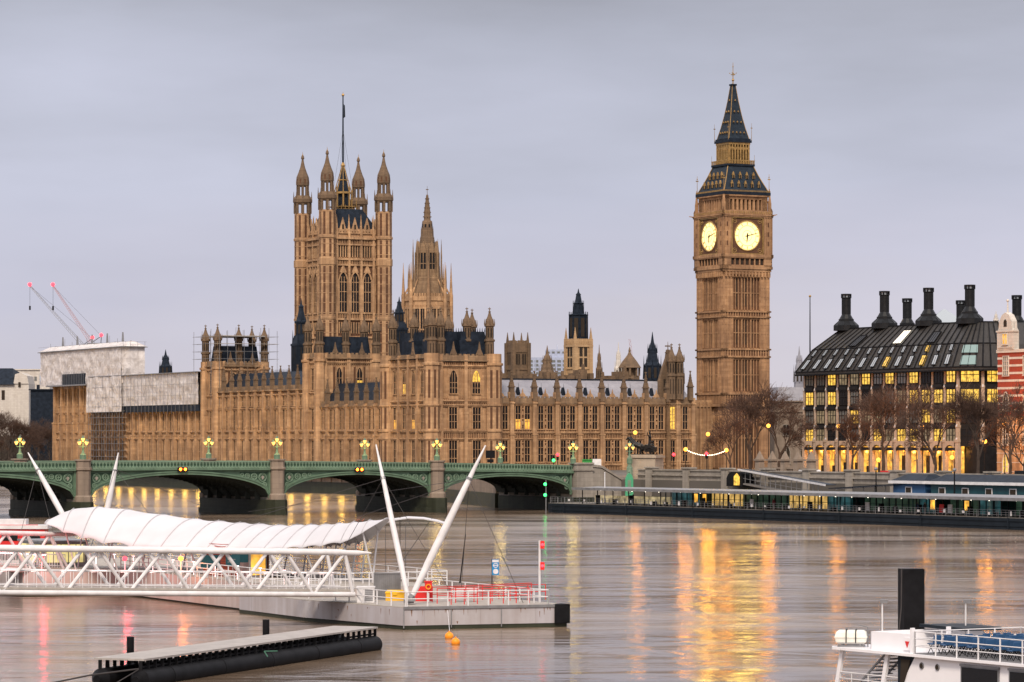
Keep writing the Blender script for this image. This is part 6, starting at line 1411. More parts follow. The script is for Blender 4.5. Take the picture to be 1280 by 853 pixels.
# people waiting on the pier
PM = [plain('dark_coat', (.03, .03, .04), .8), plain('maroon_coat', (.16, .03, .035), .8), plain('blue_coat', (.04, .07, .14), .8)]
skinm = plain('skin', (.45, .29, .22), .6)
def person(x, y, z, rz, coat, label, group=None):
    o = thing('person', label, 'person', ep(x, y, z), rz, group)
    e = [[((0, 0, .95), .17), ((0, 0, 1.2), .16), ((0, 0, 1.42), .19), ((0, .01, 1.54), .07), ((0, -.01, 1.66), .105), ((0, -.01, 1.72), .10)], [((-.1, 0, .92), .11), ((-.11, -.02, .5), .075), ((-.11, .02, .08), .055), ((-.11, -.12, .05), .045)], [((.1, 0, .92), .11), ((.13, .03, .5), .075), ((.14, .1, .08), .055), ((.14, -.03, .05), .045)],
         [((-.19, 0, 1.4), .075), ((-.25, .02, 1.12), .055), ((-.22, -.08, .86), .045)], [((.19, 0, 1.4), .075), ((.25, .02, 1.12), .055), ((.2, -.14, .92), .045)]]
    b = MB()
    for ch in e:
        for (p, r), (q, r2) in zip(ch, ch[1:]): b.tube(p, q, r, r2, 7)
        for p, r in ch: b.ball(p, r, 8)
    ob = b.build('body', coat, o, 60); m = ob.modifiers.new('merge', 'REMESH'); m.mode = 'VOXEL'; m.voxel_size = .035; m.use_smooth_shade = True
    MB().ball((0, -.06, 1.675), .075, 8, 1, .8, 1.2).build('face', skinm, o); MB().ball((0, .02, 1.74), .105, 8, 1, 1, .75).build('hair', M['bronze'], o)
for i, (x, y, lb) in enumerate(((22, 2.6, 'person in dark coat standing at the open left end of the pier'), (63.6, 2.2, 'person in maroon coat waiting by the amber shelter'), (100, 2.4, 'person in blue coat near the lit panels on the pier'), (102.3, 2.0, 'person in dark coat beside the lit panels on the pier'))):
    person(x, y, 1.72, AE + .4 * i, PM[i % 3], lb, 'people on the pier')
# service quay with covered ramps and kiosks between pier and wall
sq = tag(MB().at(EO.x, EO.y, 0, AE).box(20, LP, 13.5, 23, 3.2, 3.5).build('service_quay', M['paving']), 'raised quay platform between floating pier and embankment wall', 'quay')
for k in range(20): pass
mb = MB(); mb.at(EO.x, EO.y, 0, AE)
kiosks = [(78, 86, 'blue', 'small dark blue kiosk with white roof edge, leftmost on the quay'), (87.5, 110, 'teal', 'long teal kiosk with white roof edge in the quay middle'), (113, 121, 'white', 'white cabin between teal and dark kiosks'), (123, 150, 'navy', 'dark kiosk with blue awning at the right end of the quay')]
for a, b_, c, lb in kiosks:
    t = thing('quay_kiosk', lb, 'kiosk', ep(a, 15, 3.5), AE, 'kiosks on the quay'); w_ = b_ - a
    MB().box(0, w_, 0, 5, 0, 2.5).build('wall', M[c], t); m2 = MB(); m2.box(-.5, w_ + .5, -.6, 5.5, 2.5, 2.95); m2.build('fascia', M['white' if c != 'navy' else 'navy'], t); m2 = MB(); m2.frus(w_ / 2, 2.5, 2.95, 4.0, w_ / 2 + .2, 2.9, w_ / 2 - 1.4, .6); m2.build('roof', M['iron'] if c != 'navy' else M['green_dark'], t)
    n = max(1, int(w_ / 5))
    for k in range(n):
        x = (k + .5) * w_ / n; f = MB().box(x - .8, x + .8, -.1, 0, 1.0, 2.0).build('hatch', M['white'], t); MB().box(x - .65, x + .65, -.14, -.1, 1.1, 1.9).build('opening', M['void'], f)
def ramp(x0, y0, z0, x1, y1, z1, label, w_=1.5, lit=True):
    p, q = Vector(ep(x0, y0, z0)), Vector(ep(x1, y1, z1)); d = q - p; L = d.xy.length; t = thing('covered_ramp', label, 'ramp', tuple(p), atan2(d.y, d.x), 'covered ramps to the pier'); s_ = d.z / L
    def sl_(mb, y0_, y1_, a, b): mb.add([(0, y0_, a), (L, y0_, a + s_ * L), (L, y1_, a + s_ * L), (0, y1_, a), (0, y0_, b), (L, y0_, b + s_ * L), (L, y1_, b + s_ * L), (0, y1_, b)], [(3, 2, 1, 0), (4, 5, 6, 7), (0, 1, 5, 4), (1, 2, 6, 5), (2, 3, 7, 6), (3, 0, 4, 7)])
    m2 = MB(); sl_(m2, 0, w_, 0, .25); m2.build('walkway', M['paving'], t)
    m2 = MB(); sl_(m2, -.2, w_ + .1, 2.5, 2.62); m2.build('roof', M['iron'], t); m2 = MB(); sl_(m2, -.35, -.28, 2.35, 2.65); m2.build('roof_edge', M['white'], t)
    m2 = MB()
    for k in range(int(L / 2.2)): x = k * 2.2 + .4; m2.tube((x, 0, s_ * x), (x, 0, s_ * x + 2.5), .06, .06, 4); m2.tube((x, 0, s_ * x + 1.1), (x + 2.2, 0, s_ * (x + 2.2) + 1.1), .04, .04, 4)
    m2.build('side_frame', M['steel'], t)
ramp(26, 22, 5.2, 62, 14, 3.0, 'covered ramp with white roof edge descending right from the plinth'); ramp(104, 22.5, 4.9, 66, 12.5, 2.5, 'covered ramp sloping left behind the pier canopy below the wall')
cg = thing('covered_gangway', 'arched dark shelter at the head of the left covered ramp', 'shelter', ep(24, 21.5, 4.8), AE)
m2 = MB(); m2.extr([(-1.2, 0), (3.6, 0), (3.6, 1.4), (3.1, 2.1), (2.2, 2.5), (.2, 2.5), (-.7, 2.1), (-1.2, 1.4)], 0, 2.5); m2.build('roof', M['black'], cg)
m2 = MB(); m2.extr([(-.8 + 2, .2), (2.8, .2), (2.8, 1.7), (2, 2.3), (1.2, 1.7)], -.12, -.02); m2.build('arched_window', M['lit_yellow'], cg)
def quay_lamp(px, y_loc, z, label):
    best = min(range(0, 1700), key=lambda k: abs(640 + F * ep(k * .1, y_loc)[0] / ep(k * .1, y_loc)[1] - px)); p = ep(best * .1, y_loc, z)
    o = thing('pier_lamp', label, 'lamp post', p, 0, 'black lamp posts along the quay'); m2 = MB(); m2.lathe([(.45, 0), (.4, .6), (.2, .9), (.12, 1.4), (.1, 4.3), (.2, 4.4)], 0, 0, 8); m2.build('post', M['black'], o); m2 = MB(); m2.ball((0, 0, 4.75), .3, 8); m2.build('globe', M['steel'], o)
quay_lamp(1095, 14, 3.5, 'black lamp post on the quay left of the teal kiosk'); quay_lamp(1193, 14, 3.5, 'black lamp post on the quay right of the teal kiosk')
# navigation light posts
gp = thing('light_post', 'slim post with two green lights at the left end of the long pier', 'light post', (PX(682.5, 563), 563, 0)); MB().tube((0, 0, 0), (0, 0, PZ(600, 563)), .1, .07, 6).build('post', M['steel'], gp)
for py in (605.5, 619): MB().ball((-.15, -.2, PZ(py, 563)), .30, 8).build('lamp', M['green_lamp'], gp); lamp_light(gp, (-.15, -.6, PZ(py, 563)), 2, (.05, 1, .2), .2)
wpst = thing('white_pole', 'thin white pole standing on the left part of the long pier', 'pole', (PX(756, 553), 553, 1.7)); MB().tube((0, 0, 0), (0, 0, PZ(592, 553) - 1.7), .11, .08, 6).build('pole', M['white'], wpst); MB().ball((0, 0, PZ(591.5, 553) - 1.7), .14, 6).build('cap', M['white'], wpst)
# ---------------------------------------------------------------- near pier: pontoons, canopy, masts, gangways
TP_ = R(27); PO = Vector((-7.4, 218, 0)); pu = Vector((cos(TP_), sin(TP_), 0)); pd = Vector((-sin(TP_), cos(TP_), 0))
hullm = masonry('painted_hull', (.46, .45, .48), (.42, .41, .45), (.24, .19, .165), 5.0, 3.0, .6, .5)
hullp = masonry('pale_hull', (.52, .46, .44), (.47, .42, .41), (.28, .20, .165), 6.0, 3.0, .6, .5)
fpn = thing('pontoon', 'grey rust-streaked pontoon with white railings at the foot of the two white masts', 'pontoon', (0, 0, 0))
A = Vector((-7.4, 218)); B = Vector((3.85, 221.6)); dv2 = Vector((pd.x, pd.y)); Cc = B + dv2 * 20; Dd = Vector((-14.9, 228.2)); Ee = Dd + dv2 * 12
deck = 1.5
mb = MB(); mb.plan([A, B, Cc, Ee, Dd], .28, deck); mb.i = 1; mb.plan([A + Vector((.05, .05)), B + Vector((-.05, .05)), Cc, Ee, Dd + Vector((.1, .1))], -.6, .28); mb.i = 0
mb.build('hull', [hullm, M['algae']], fpn)
mb = MB(); mb.plan([A, B, Cc, Ee, Dd], deck, deck + .05); mb.build('deck', M['wood'], fpn)
mb = MB(); n = (B - A).normalized(); nn = Vector((n.y, -n.x))
for t in (3.4, 7.0, 0.02): p = A + n * t; mb.tube((p.x + nn.x * .03, p.y + nn.y * .03, .1), (p.x + nn.x * .03, p.y + nn.y * .03, deck), .05, .05, 4)
mb.plan([A + nn * .08, B + nn * .08, B, A], deck - .12, deck + .07)
mb.build('rubbing_strip', M['steel'], fpn)
rr = random.Random(4); mb = MB(); q_ = (Dd - A); ql = q_.length; qn = Vector((q_.y, -q_.x)).normalized() * (1 if Vector((q_.y, -q_.x)).dot(Vector((-1, -1))) > 0 else -1)
for k in range(34):                                   # rust blooms and scrapes on the plates
    front = rr.random() < .7; t_ = rr.uniform(.3, 11.3 if front else ql - .3); z_ = rr.choice((deck - .15, deck - .15, rr.uniform(.5, 1.2))); h_ = rr.uniform(.06, .55); w_ = rr.uniform(.015, .07)
    o_ = (A + n * t_ + nn * .006) if front else (A + q_.normalized() * t_ + qn * .006); e_ = (n if front else q_.normalized()) * w_
    mb.add([(o_.x - e_.x, o_.y - e_.y, z_), (o_.x + e_.x, o_.y + e_.y, z_), (o_.x + e_.x * .3, o_.y + e_.y * .3, max(.3, z_ - h_)), (o_.x - e_.x * .2, o_.y - e_.y * .2, max(.3, z_ - h_ * .8))], [(0, 1, 2, 3)])
mb.build('rust_stain', plain('rust', (.20, .12, .085), .9, 0, .4, 5), fpn)
mb = MB(); mb.plan([B - n * .95 + nn * .18, B + n * .12 + nn * .18, B + n * .12 + dv2 * 1.2, B - n * .95 + dv2 * .2], .25, deck + .08); mb.build('fender', M['black'], fpn)
def rail_line(mb, p, q, z, n, h=1.05, r=.035, pr=.05, mids=(.55,)):
    p = Vector(p); q = Vector(q)
    for k in range(n + 1):
        s_ = p.lerp(q, k / n); mb.tube((s_.x, s_.y, z), (s_.x, s_.y, z + h), pr, pr, 5)
    for m_ in list(mids) + [1.0]: mb.tube((p.x, p.y, z + h * m_), (q.x, q.y, z + h * m_), r, r, 5)
mb = MB(); rail_line(mb, A + n * .4 + dv2 * .3, B - n * 1.2 + dv2 * .4, deck, 7); rail_line(mb, B - n * 1.2 + dv2 * .4, Cc - n * 1.2, deck, 9); rail_line(mb, A + n * .3 + dv2 * .3, Dd + n * 1 + dv2 * 1.4, deck, 7); rail_line(mb, Cc - n * 1, Ee + n * 1, deck, 8)
mb.build('railing', M['white'], fpn)
mb = MB()
for a, b in (((-5.2, 222.5), (2.4, 229)), ((-5.6, 224.5), (1.4, 231)), ((-4.2, 221.0), (1.2, 223.6))): rail_line(mb, a, b, deck, 6, 1.1, .03, .035, (.55,))
mb.build('queue_rail', M['red'], fpn)
mb = MB(); mb.box(PX(518, 226), PX(541, 226), 226, 226.08, deck + .02, deck + 1.1)
mb.build('notice_board', M['red'], fpn)
def item(name, label, cat, px0, px1, D, z0, z1, dep, mat, parts=None, rz=0):
    t = thing(name, label, cat, (PX((px0 + px1) / 2, D), D, 0), rz); w_ = PX(px1, D) - PX(px0, D); b = MB(); b.box(-w_ / 2, w_ / 2, 0, dep, z0, z1); b.box(-w_ / 2 - .04, w_ / 2 + .04, -.04, dep + .04, z1 - .06, z1 + .02); b.build('body', mat, t); return t, w_
t, w_ = item('life_ring_cabinet', 'round-topped red lifebuoy cabinet behind the pontoon railing', 'cabinet', 531, 540, 225, deck + .7, deck + 1.5, .3, M['red']); MB().box(-.06, .06, .05, .2, deck, deck + .7).build('post', M['white'], t); b = MB(); b.ring((0, -.06, deck + 1.1), .16, .05, 14, 5); b.build('lifebuoy', M['orange'], t)
t, w_ = item('grit_bin', 'yellow plastic grit bin on the pontoon left of the masts', 'bin', 482, 505, 226.5, deck + .05, deck + .62, .8, M['yellow']); b = MB(); b.frus(0, .4, deck + .62, deck + .8, w_ / 2 + .05, .45, w_ / 2 - .1, .2); b.box(-.15, .15, -.08, 0, deck + .45, deck + .6); b.build('lid', M['yellow'], t)
t, w_ = item('white_locker', 'white louvred locker at the end of the truss gangway', 'locker', 446, 468, 224, deck + .03, deck + 1.15, .9, M['white'])
b = MB()
for k in range(6): b.box(-.05, .5, -.05, 0, deck + .2 + k * .14, deck + .27 + k * .14)
b.build('louvre', M['steel'], t)
t = thing('grey_screen', 'grey corrugated metal screen behind the yellow bin', 'screen', (PX(484, 228), 228, deck)); w_ = PX(501, 228) - PX(467, 228); b = MB(); b.box(-w_ / 2, w_ / 2, 0, .06, .1, 1.95); b.ribs(-w_ / 2, w_ / 2, .1, 1.95, -.06, 0, 14, .06); b.box(-w_ / 2, w_ / 2, -.08, .1, 1.9, 2.0); b.build('panel', M['steel'], t); b = MB(); b.box(-w_ / 2, -w_ / 2 + .08, -.05, .1, 0, 2.0); b.box(w_ / 2 - .08, w_ / 2, -.05, .1, 0, 2.0); b.build('post', M['steel'], t)
for i, px in enumerate((574, 590)):
    t, w_ = item('slatted_bench', 'white slatted bench on the pontoon, %s of two' % ('left' if i == 0 else 'right'), 'bench', px - 7, px + 7, 225, deck + .4, deck + .46, .5, M['white']); b = MB()
    for k in range(4): b.box(-w_ / 2, w_ / 2, .44, .5, deck + .55 + k * .13, deck + .62 + k * .13)
    b.build('backrest', M['white'], t); b = MB(); b.box(-w_ / 2, -w_ / 2 + .06, 0, .5, deck, deck + 1.0); b.box(w_ / 2 - .06, w_ / 2, 0, .5, deck, deck + 1.0); b.build('leg', M['white'], t)
sg = thing('pier_sign', 'blue flag-shaped river pier sign with a white disc on a thin pole', 'sign', (PX(615, 229), 229, deck)); zz = lambda py: PZ(py, 229) - deck
MB().tube((0, 0, 0), (0, 0, zz(699)), .035, .035, 6).build('pole', M['black'], sg); o = MB().box(0, .5, -.04, .04, zz(719), zz(699.5)).build('panel', M['signblue'], sg); b = MB(); b.disk((.26, zz(714.5)), .19, -.06, 24); b.build('white_disc', M['white'], o); b = MB(); b.ring((.26, -.05, zz(707)), .15, .03, 20, 5); b.box(.06, .46, -.06, -.03, zz(707) - .03, zz(707) + .03); b.build('ring_emblem', M['white'], o); MB().box(.02, .48, -.06, -.04, zz(703), zz(700)).build('white_band', M['white'], o)
rl = thing('red_light_post', 'white post with two red lights at the right end of the near pontoon', 'light post', (PX(674.5, 224), 224, deck)); MB().tube((0, 0, 0), (0, 0, PZ(676, 224) - deck), .085, .07, 8).build('post', M['white'], rl)
for py in (681, 707.5):
    z = PZ(py, 224) - deck; o = MB().box(.05, .34, -.15, .15, z - .28, z + .26).build('lamp_housing', M['red'], rl); MB().ball((.2, -.16, z), .12, 8).build('lens', M['red_lamp'], o)
def mast(b_px, b_py, t_px, t_py, Db, Dt, r, label, zb=None):
    p = Vector((PX(b_px, Db), Db, PZ(b_py, Db))); q = Vector((PX(t_px, Dt), Dt, PZ(t_py, Dt))); t = thing('white_mast', label, 'mast', tuple(p), 0, 'white tapered masts of the near pier'); d = q - p; b = MB()
    prof = [(0, .55), (.06, .75), (.25, .98), (.45, 1), (.7, .8), (.78, .7)]
    for (a, ra), (c, rc) in zip(prof, prof[1:]): b.tube(d * a, d * c, r * ra, r * rc, 12)
    b.build('shaft', M['white'], t, 40); b = MB(); b.tube(d * .78, d, r * .66, .05, 12); b.build('tip', M['white'], t, 40); b = MB(); b.tube(d * .775, d * .79, r * .85, r * .85, 12); b.box(-.35, .35, -.35, .35, -.1, .12); b.tube((0, 0, .1), d * .03, r * .75, r * .75, 10); b.build('collar', M['steel'], t); return p, q
p1, q1 = mast(511, 752, 470, 556, 222, 226, .21, 'white mast leaning left from the near pontoon'); p2, q2 = mast(513, 750, 607, 557, 221.5, 223, .27, 'white mast leaning right from the near pontoon')
p3, q3 = mast(92, 668, 35, 566, 290, 293, .27, 'white mast leaning left behind the white canopy'); p4, q4 = mast(128, 668, 148, 566, 295, 296, .27, 'white mast leaning right behind the white canopy')
cb = thing('stay_cables', 'dark stay cables running from the white masts to the pontoon and water', 'cable', (0, 0, 0)); b = MB(); at3 = lambda px, py, D: (PX(px, D), D, PZ(py, D))
m1 = p1.lerp(q1, .78); m2_ = p2.lerp(q2, .78); m3 = p3.lerp(q3, .8); m4 = p4.lerp(q4, .8)
for a, c in ((m1, at3(562, 738, 224)), (m1, at3(398, 742, 232)), (m2_, at3(654, 754, 223)), (m2_, at3(576, 745, 226)), (m2_, at3(310, 640, 330)), (m2_, at3(443, 648, 252)), (m1, at3(300, 652, 275)), (m3, at3(75, 700, 280)), (m3, at3(20, 690, 280)), (m4, at3(200, 660, 280)), (m4, at3(112, 690, 284)), (m4, at3(250, 632, 380))): b.tube(a, c, .022, .022, 4)
for px in (455, 482, 507): b.tube(at3(px, 655, 248), at3(px, 735, 244), .03, .03, 4)
b.build('cable', M['rope'], cb)
bf = thing('thin_pole', 'thin leaning dark pole behind the right mast', 'pole', at3(575, 728, 232)); d = Vector(at3(582, 668, 232)) - Vector(at3(575, 728, 232)); MB().tube((0, 0, 0), d, .05, .03, 6).build('pole', M['black'], bf); MB().ball((0, 0, 0), .09, 6).build('foot', M['black'], bf)
# main pontoon behind
mp_ = thing('main_pontoon', 'long pale pontoon hull reaching back under the white canopy', 'pontoon', (0, 0, 0))
q0 = Vector((-14.6, 231)); P0 = [q0, q0 + Vector((pu.x, pu.y)) * 11, q0 + Vector((pu.x, pu.y)) * 11 + dv2 * 62, q0 + dv2 * 62 - Vector((pu.x, pu.y)) * 8, q0 + dv2 * 41 - Vector((pu.x, pu.y)) * 8, q0 + dv2 * 39.5]
mb = MB(); mb.plan(P0, .15, 2.15); mb.i = 1; mb.plan([p + Vector((.1, .1)) for p in P0], -.8, .15); mb.build('hull', [hullp, M['algae']], mp_)
mb = MB(); mb.plan(P0, 2.15, 2.2); mb.build('deck', M['wood'], mp_)
mb = MB(); rail_line(mb, P0[0] + dv2 * .5, P0[5], 2.2, 18, 1.1, .035, .045, (.33, .66)); rail_line(mb, P0[0], P0[1], 2.2, 7); rail_line(mb, P0[1], P0[2], 2.2, 24, 1.1, .035, .045, (.33, .66)); mb.build('railing', M['white'], mp_)
mb = MB()
for k in range(12):
    p = P0[0] + dv2 * (3 + k * 4.6) + Vector((pu.x, pu.y)) * 1.2; mb.tube((p.x, p.y, 2.2), (p.x, p.y, 3.2), .03, .03, 4); mb.box(p.x - .12, p.x + .12, p.y - .04, p.y + .04, 3.2, 3.25)
mb.build('strip_lamp', emit('pink_strip', (1.0, .62, .60), 3.0), mp_)
# kiosk row on the main pontoon
def kiosk(s0, s1, d0, d1, h, mat, label, glassm, name='pier_kiosk'):
    o0 = q0 + dv2 * s0 + Vector((pu.x, pu.y)) * d0; t = thing(name, label, 'kiosk', (o0.x, o0.y, 2.2), atan2(-pd.y, -pd.x)); L = s1 - s0; W_ = d1 - d0   # local x runs back towards the viewer, y to the left
    t.location = (*(q0 + dv2 * s1 + Vector((pu.x, pu.y)) * d0), 2.2); b = MB(); b.box(0, L, 0, W_, 0, h); b.box(-.15, L + .15, -.15, W_ + .15, h, h + .15); b.build('wall', mat, t); return t, L, W_
t, L, W_ = kiosk(22, 26, 2, 6, 1.75, plain('kiosk_brick', (.20, .05, .035), .8, 0, .2, 4), 'dark red clad kiosk under the white canopy', None)
b = MB()
for k in range(14): b.box(-.0, L, -.03, 0, .15 + k * .18, .2 + k * .18); b.box(L, L + .03, 0, W_, .15 + k * .18, .2 + k * .18)
b.build('cladding', M['brickred'], t)
b = MB(); b.box(L + .03, L + .1, -1.8, -.2, .7, 1.7); b.build('sign_panel', M['teal'], t)
t, L, W_ = kiosk(45, 51, -5, -1, 2.1, M['steel'], 'yellow lit glass kiosk under the left part of the canopy', None, 'glass_kiosk'); b = MB(); b.box(L, L + .05, .3, W_ - .3, .4, 1.9); b.box(.3, L - .3, -.05, 0, .4, 1.9); b.build('glass_wall', litwin('kiosk_glow', (1.0, .80, .32), .9, .6), t)
b = MB()
for k in range(6): b.box(L + .05, L + .1, .3 + k * .66, .36 + k * .66, .4, 1.9)
b.build('mullion', M['steel'], t)
t, L, W_ = kiosk(18.8, 20.8, 3, 4.5, 2.1, M['steel'], 'narrow amber doorway kiosk at the right end of the canopy', None, 'door_kiosk'); b = MB(); b.box(L, L + .05, .15, W_ - .15, .2, 1.9); b.build('lit_door', M['lit_amber'], t); b = MB(); b.box(L + .02, L + .09, -1.5, -.1, 1.2, 2.2); b.build('teal_sign', M['teal'], t)
dpx = thing('information_sign', 'teal information sign hung by the red kiosk under the canopy', 'sign', at3(291, 708, 248)); MB().box(-.55, .55, 0, .06, 0, .85).build('panel', M['teal'], dpx); b = MB(); b.box(-.4, .1, -.02, 0, .3, .36); b.box(-.4, .2, -.02, 0, .5, .55); b.tube((0, .03, -2.4), (0, .03, 0), .04, .04, 5); b.build('post', M['steel'], dpx)
for i, (px, D, c) in enumerate(((52, 262, 'red_lamp'), (156, 255, 'red_lamp'), (226, 250, 'orange_lamp'))):
    o = thing('pier_beacon', ('red light on the pier left of the truss, ' + ('above the pink glow' if i == 0 else 'below the canopy middle')) if i < 2 else 'orange light beside the red kiosk under the canopy', 'lamp', at3(px, 700, D), 0, 'coloured lights under the canopy'); MB().tube((0, 0, -2.8), (0, 0, 0), .05, .05, 6).build('post', M['white'], o); MB().ball((0, 0, .1), .2, 8).build('globe', M[c], o); lamp_light(o, (.3, -.5, .2), 260, (1, .05, .08) if c == 'red_lamp' else (1, .25, .03), .25)
# people on the near pier: none are readable in the photo
# tensile canopy
near_ = [(0, 480, 650), (.1, 435, 678), (.2, 396, 684.5), (.35, 337, 689), (.6, 242, 690), (.72, 182, 688), (.83, 119, 679), (.92, 85, 669), (1, 56, 655)]
sil_ = [(50, 657), (58, 652), (80, 640), (100, 635), (120, 633.6), (150, 636), (180, 640.5), (250, 650), (300, 654), (349, 657), (402, 656.3), (445, 653), (490, 648)]
def sily(x):
    for (a, b), (c, d) in zip(sil_, sil_[1:]):
        if x <= c: return b + (d - b) * (x - a) / (c - a)
    return 648
def itp(tab, a):
    for r0, r1 in zip(tab, tab[1:]):
        if a <= r1[0]: t = (a - r0[0]) / (r1[0] - r0[0]); t2 = t; return r0[1] + (r1[1] - r0[1]) * t2, r0[2] + (r1[2] - r0[2]) * t2
    return tab[-1][1:]
def cano(a, v, sag=0):
    Dn = 236 + 30 * a; px, py = itp(near_, a); qx = px + 44 * min(1, .1 + a * 2.4) * min(1, .12 + (1 - a) * 3); qy = sily(qx); wv = 4.5 * min(1, .2 + a * 2.4) * min(1, .3 + (1 - a) * 4)
    nP = Vector(at3(px, py, Dn)); aP = Vector(at3(qx, qy, Dn + wv)); fx = aP + (aP - nP) * 1.0; s_ = sin(pi * min(max(v, 0), 1)) ** .95
    base = nP.lerp(Vector((fx.x, fx.y, nP.z)), v); z = nP.z + (aP.z - nP.z) * s_; return Vector((base.x, base.y, z - sag))
cp_ = thing('tensile_canopy', 'long white tensile canopy of arched ribs hovering over the near pier', 'canopy', (0, 0, 0)); NP_ = 16; SUB = 6; seam_m = plain('grey_seam', (.38, .37, .39), .6)
mb = MB()
def cfn(u, v):
    k = u * NP_; f = k - math.floor(k); sc_ = sin(pi * f); ve = v + (.5 - v) * (.06 * sc_ if (v < .02 or v > .98) else 0)
    return tuple(cano(u, ve, .07 * sc_ * (.3 + .7 * sin(pi * v))))
mb.grid(cfn, NP_ * SUB, 16); o = mb.build('fabric', M['fabric'], cp_, 180); o.modifiers.new('thickness', 'SOLIDIFY').thickness = .03
for k in range(NP_ + 1):
    b = MB(); pts = [cano(k / NP_, j / 14) + Vector((0, 0, .02)) for j in range(15)]; b.path(pts, .07, 5); b.build('rib', seam_m, cp_)
for k in range(1, NP_):
    p = cano(k / NP_, .06); MB().tube(p, (p.x + .8, p.y + 1.2, 2.2), .07, .07, 6).build('post', M['white'], cp_); p = cano(k / NP_, .94); MB().tube(p, (p.x - .4, p.y - .4, 2.2), .07, .07, 6).build('post', M['white'], cp_); p = cano(k / NP_, .5); MB().ball(p + Vector((0, 0, .05)), .1, 6).build('rib_joint', M['steel'], cp_)
c2_ = thing('rear_canopy', 'narrow white canopy tip arching behind the left-leaning mast', 'canopy', (0, 0, 0)); mb = MB()
tip = [(472, 655), (490, 648.5), (510, 645.5), (530, 646.5), (548, 650), (556, 652.5)]
mb.grid(lambda u, v: tuple(Vector(at3(*[tip[min(int(u * 5), 4)][i] + (tip[min(int(u * 5), 4) + 1][i] - tip[min(int(u * 5), 4)][i]) * (u * 5 - min(int(u * 5), 4)) for i in (0, 1)], 270 + 3.5 * v)) + Vector((0, 0, -.25 * abs(v - .5)))), 20, 4); o = mb.build('fabric', M['fabric'], c2_); o.modifiers.new('thickness', 'SOLIDIFY').thickness = .08
mb = MB(); p = Vector(at3(500, 647, 271)); mb.tube(p, (p.x, p.y, .5), .035, .035, 6); p = Vector(at3(540, 648, 271)); mb.tube(p, (p.x - 4, p.y, .5), .025, .025, 6); mb.build('post', M['rope'], c2_)
# truss gangway crossing to the near bank
def truss(label, pxs_top, pxs_bot, yt0, yt1, yb0, yb1, D0, D1, x0, x1, width, name='truss_gangway', xtip=None, hz=0):
    t = thing(name, label, 'gangway', (0, 0, 0)); Dat = lambda px: D0 + (D1 - D0) * (px - x0) / (x1 - x0)
    yt = lambda px: yt0 + (yt1 - yt0) * (px - x0) / (x1 - x0); yb = lambda px: yb0 + (yb1 - yb0) * (px - x0) / (x1 - x0)
    T = lambda px: Vector(at3(px, yt(px), Dat(px))); Bm = lambda px: Vector(at3(px, yb(px), Dat(px)))
    ax = (Bm(x1) - Bm(x0)); ax.z = 0; ax.normalize(); side = Vector((-ax.y, ax.x, 0)) * width
    for sd_ in (Vector(), side):
        b = MB(); r = .19; e = -70
        b.tube(T(e) + sd_, T(x1 - 8) + sd_, r, r, 10); b.tube(T(x1 - 8) + sd_, T(xtip or x1) + sd_, r, .06, 10); b.build('top_chord', M['white'], t, 40)
        b = MB(); b.tube(Bm(e) + sd_, Bm(x1 - 12) + sd_, r, r, 10); b.build('bottom_chord', M['white'], t, 40)
        b = MB(); allt = [pxs_top[0] - 78] + pxs_top; allb = [pxs_bot[0] - 78] + pxs_bot
        for i, tp in enumerate(allt):
            for bp in allb:
                if abs(bp - tp) < 50: b.tube(T(tp) + sd_, Bm(bp) + sd_, .125, .125, 8)
        b.tube(T(allt[-1]) + sd_, Bm(x1 - 14) + sd_, .125, .125, 8); b.build('diagonal', M['white'], t, 40)
    b = MB(); N_ = 40
    for k in range(N_):
        u = -70 + (x1 - 10 + 70) * k / N_; p = Bm(u) + Vector((0, 0, .05)); b.tube(p, p + side, .07, .07, 4)
    p, q = Bm(-70), Bm(x1 - 10); up = Vector((0, 0, .35)); b.add([tuple(p + up), tuple(q + up), tuple(q + side + up), tuple(p + side + up), tuple(p + up * .6), tuple(q + up * .6), tuple(q + side + up * .6), tuple(p + side + up * .6)], [(0, 1, 2, 3), (7, 6, 5, 4), (0, 4, 5, 1), (2, 6, 7, 3), (1, 5, 6, 2), (3, 7, 4, 0)]); b.build('deck', M['wood'], t)
    for f in (.12, .88):
        b = MB(); n2 = 46
        for k in range(n2 + 1): s_ = p.lerp(q, k / n2) + side * f + up; b.tube(s_, s_ + Vector((0, 0, 1.1)), .03, .03, 4)
        for z in (.15, 1.1): b.tube(p + side * f + up + Vector((0, 0, z)), q + side * f + up + Vector((0, 0, z)), .04, .04, 5)
        b.build('handrail', M['white'], t)
    b = MB()
    for k in range(14): s_ = p.lerp(q, (k + .5) / 14) + side * .86 + up + Vector((0, 0, 1.02)); b.tube(s_ - ax * .55, s_ + ax * .55, .04, .04, 4)
    b.build('handrail_lamp', emit('rail_strip_' + str(int(D0)), (1.0, .66, .62), 5.0), t)
    return t
truss('white tubular truss gangway running in from the left to the near pontoon', [43.7, 124, 203.5, 281, 357.5, 431], [1.4, 82, 161, 239, 318, 391.6], 686, 691.5, 741, 743.5, 211, 224, 0, 455, 2.9, xtip=464)
truss('second white truss gangway behind the first at the left edge', [8, 62], [-25, 35, 88], 666.5, 668.5, 712, 716, 262, 268, 0, 95, 3.0, 'rear_gangway', xtip=98)
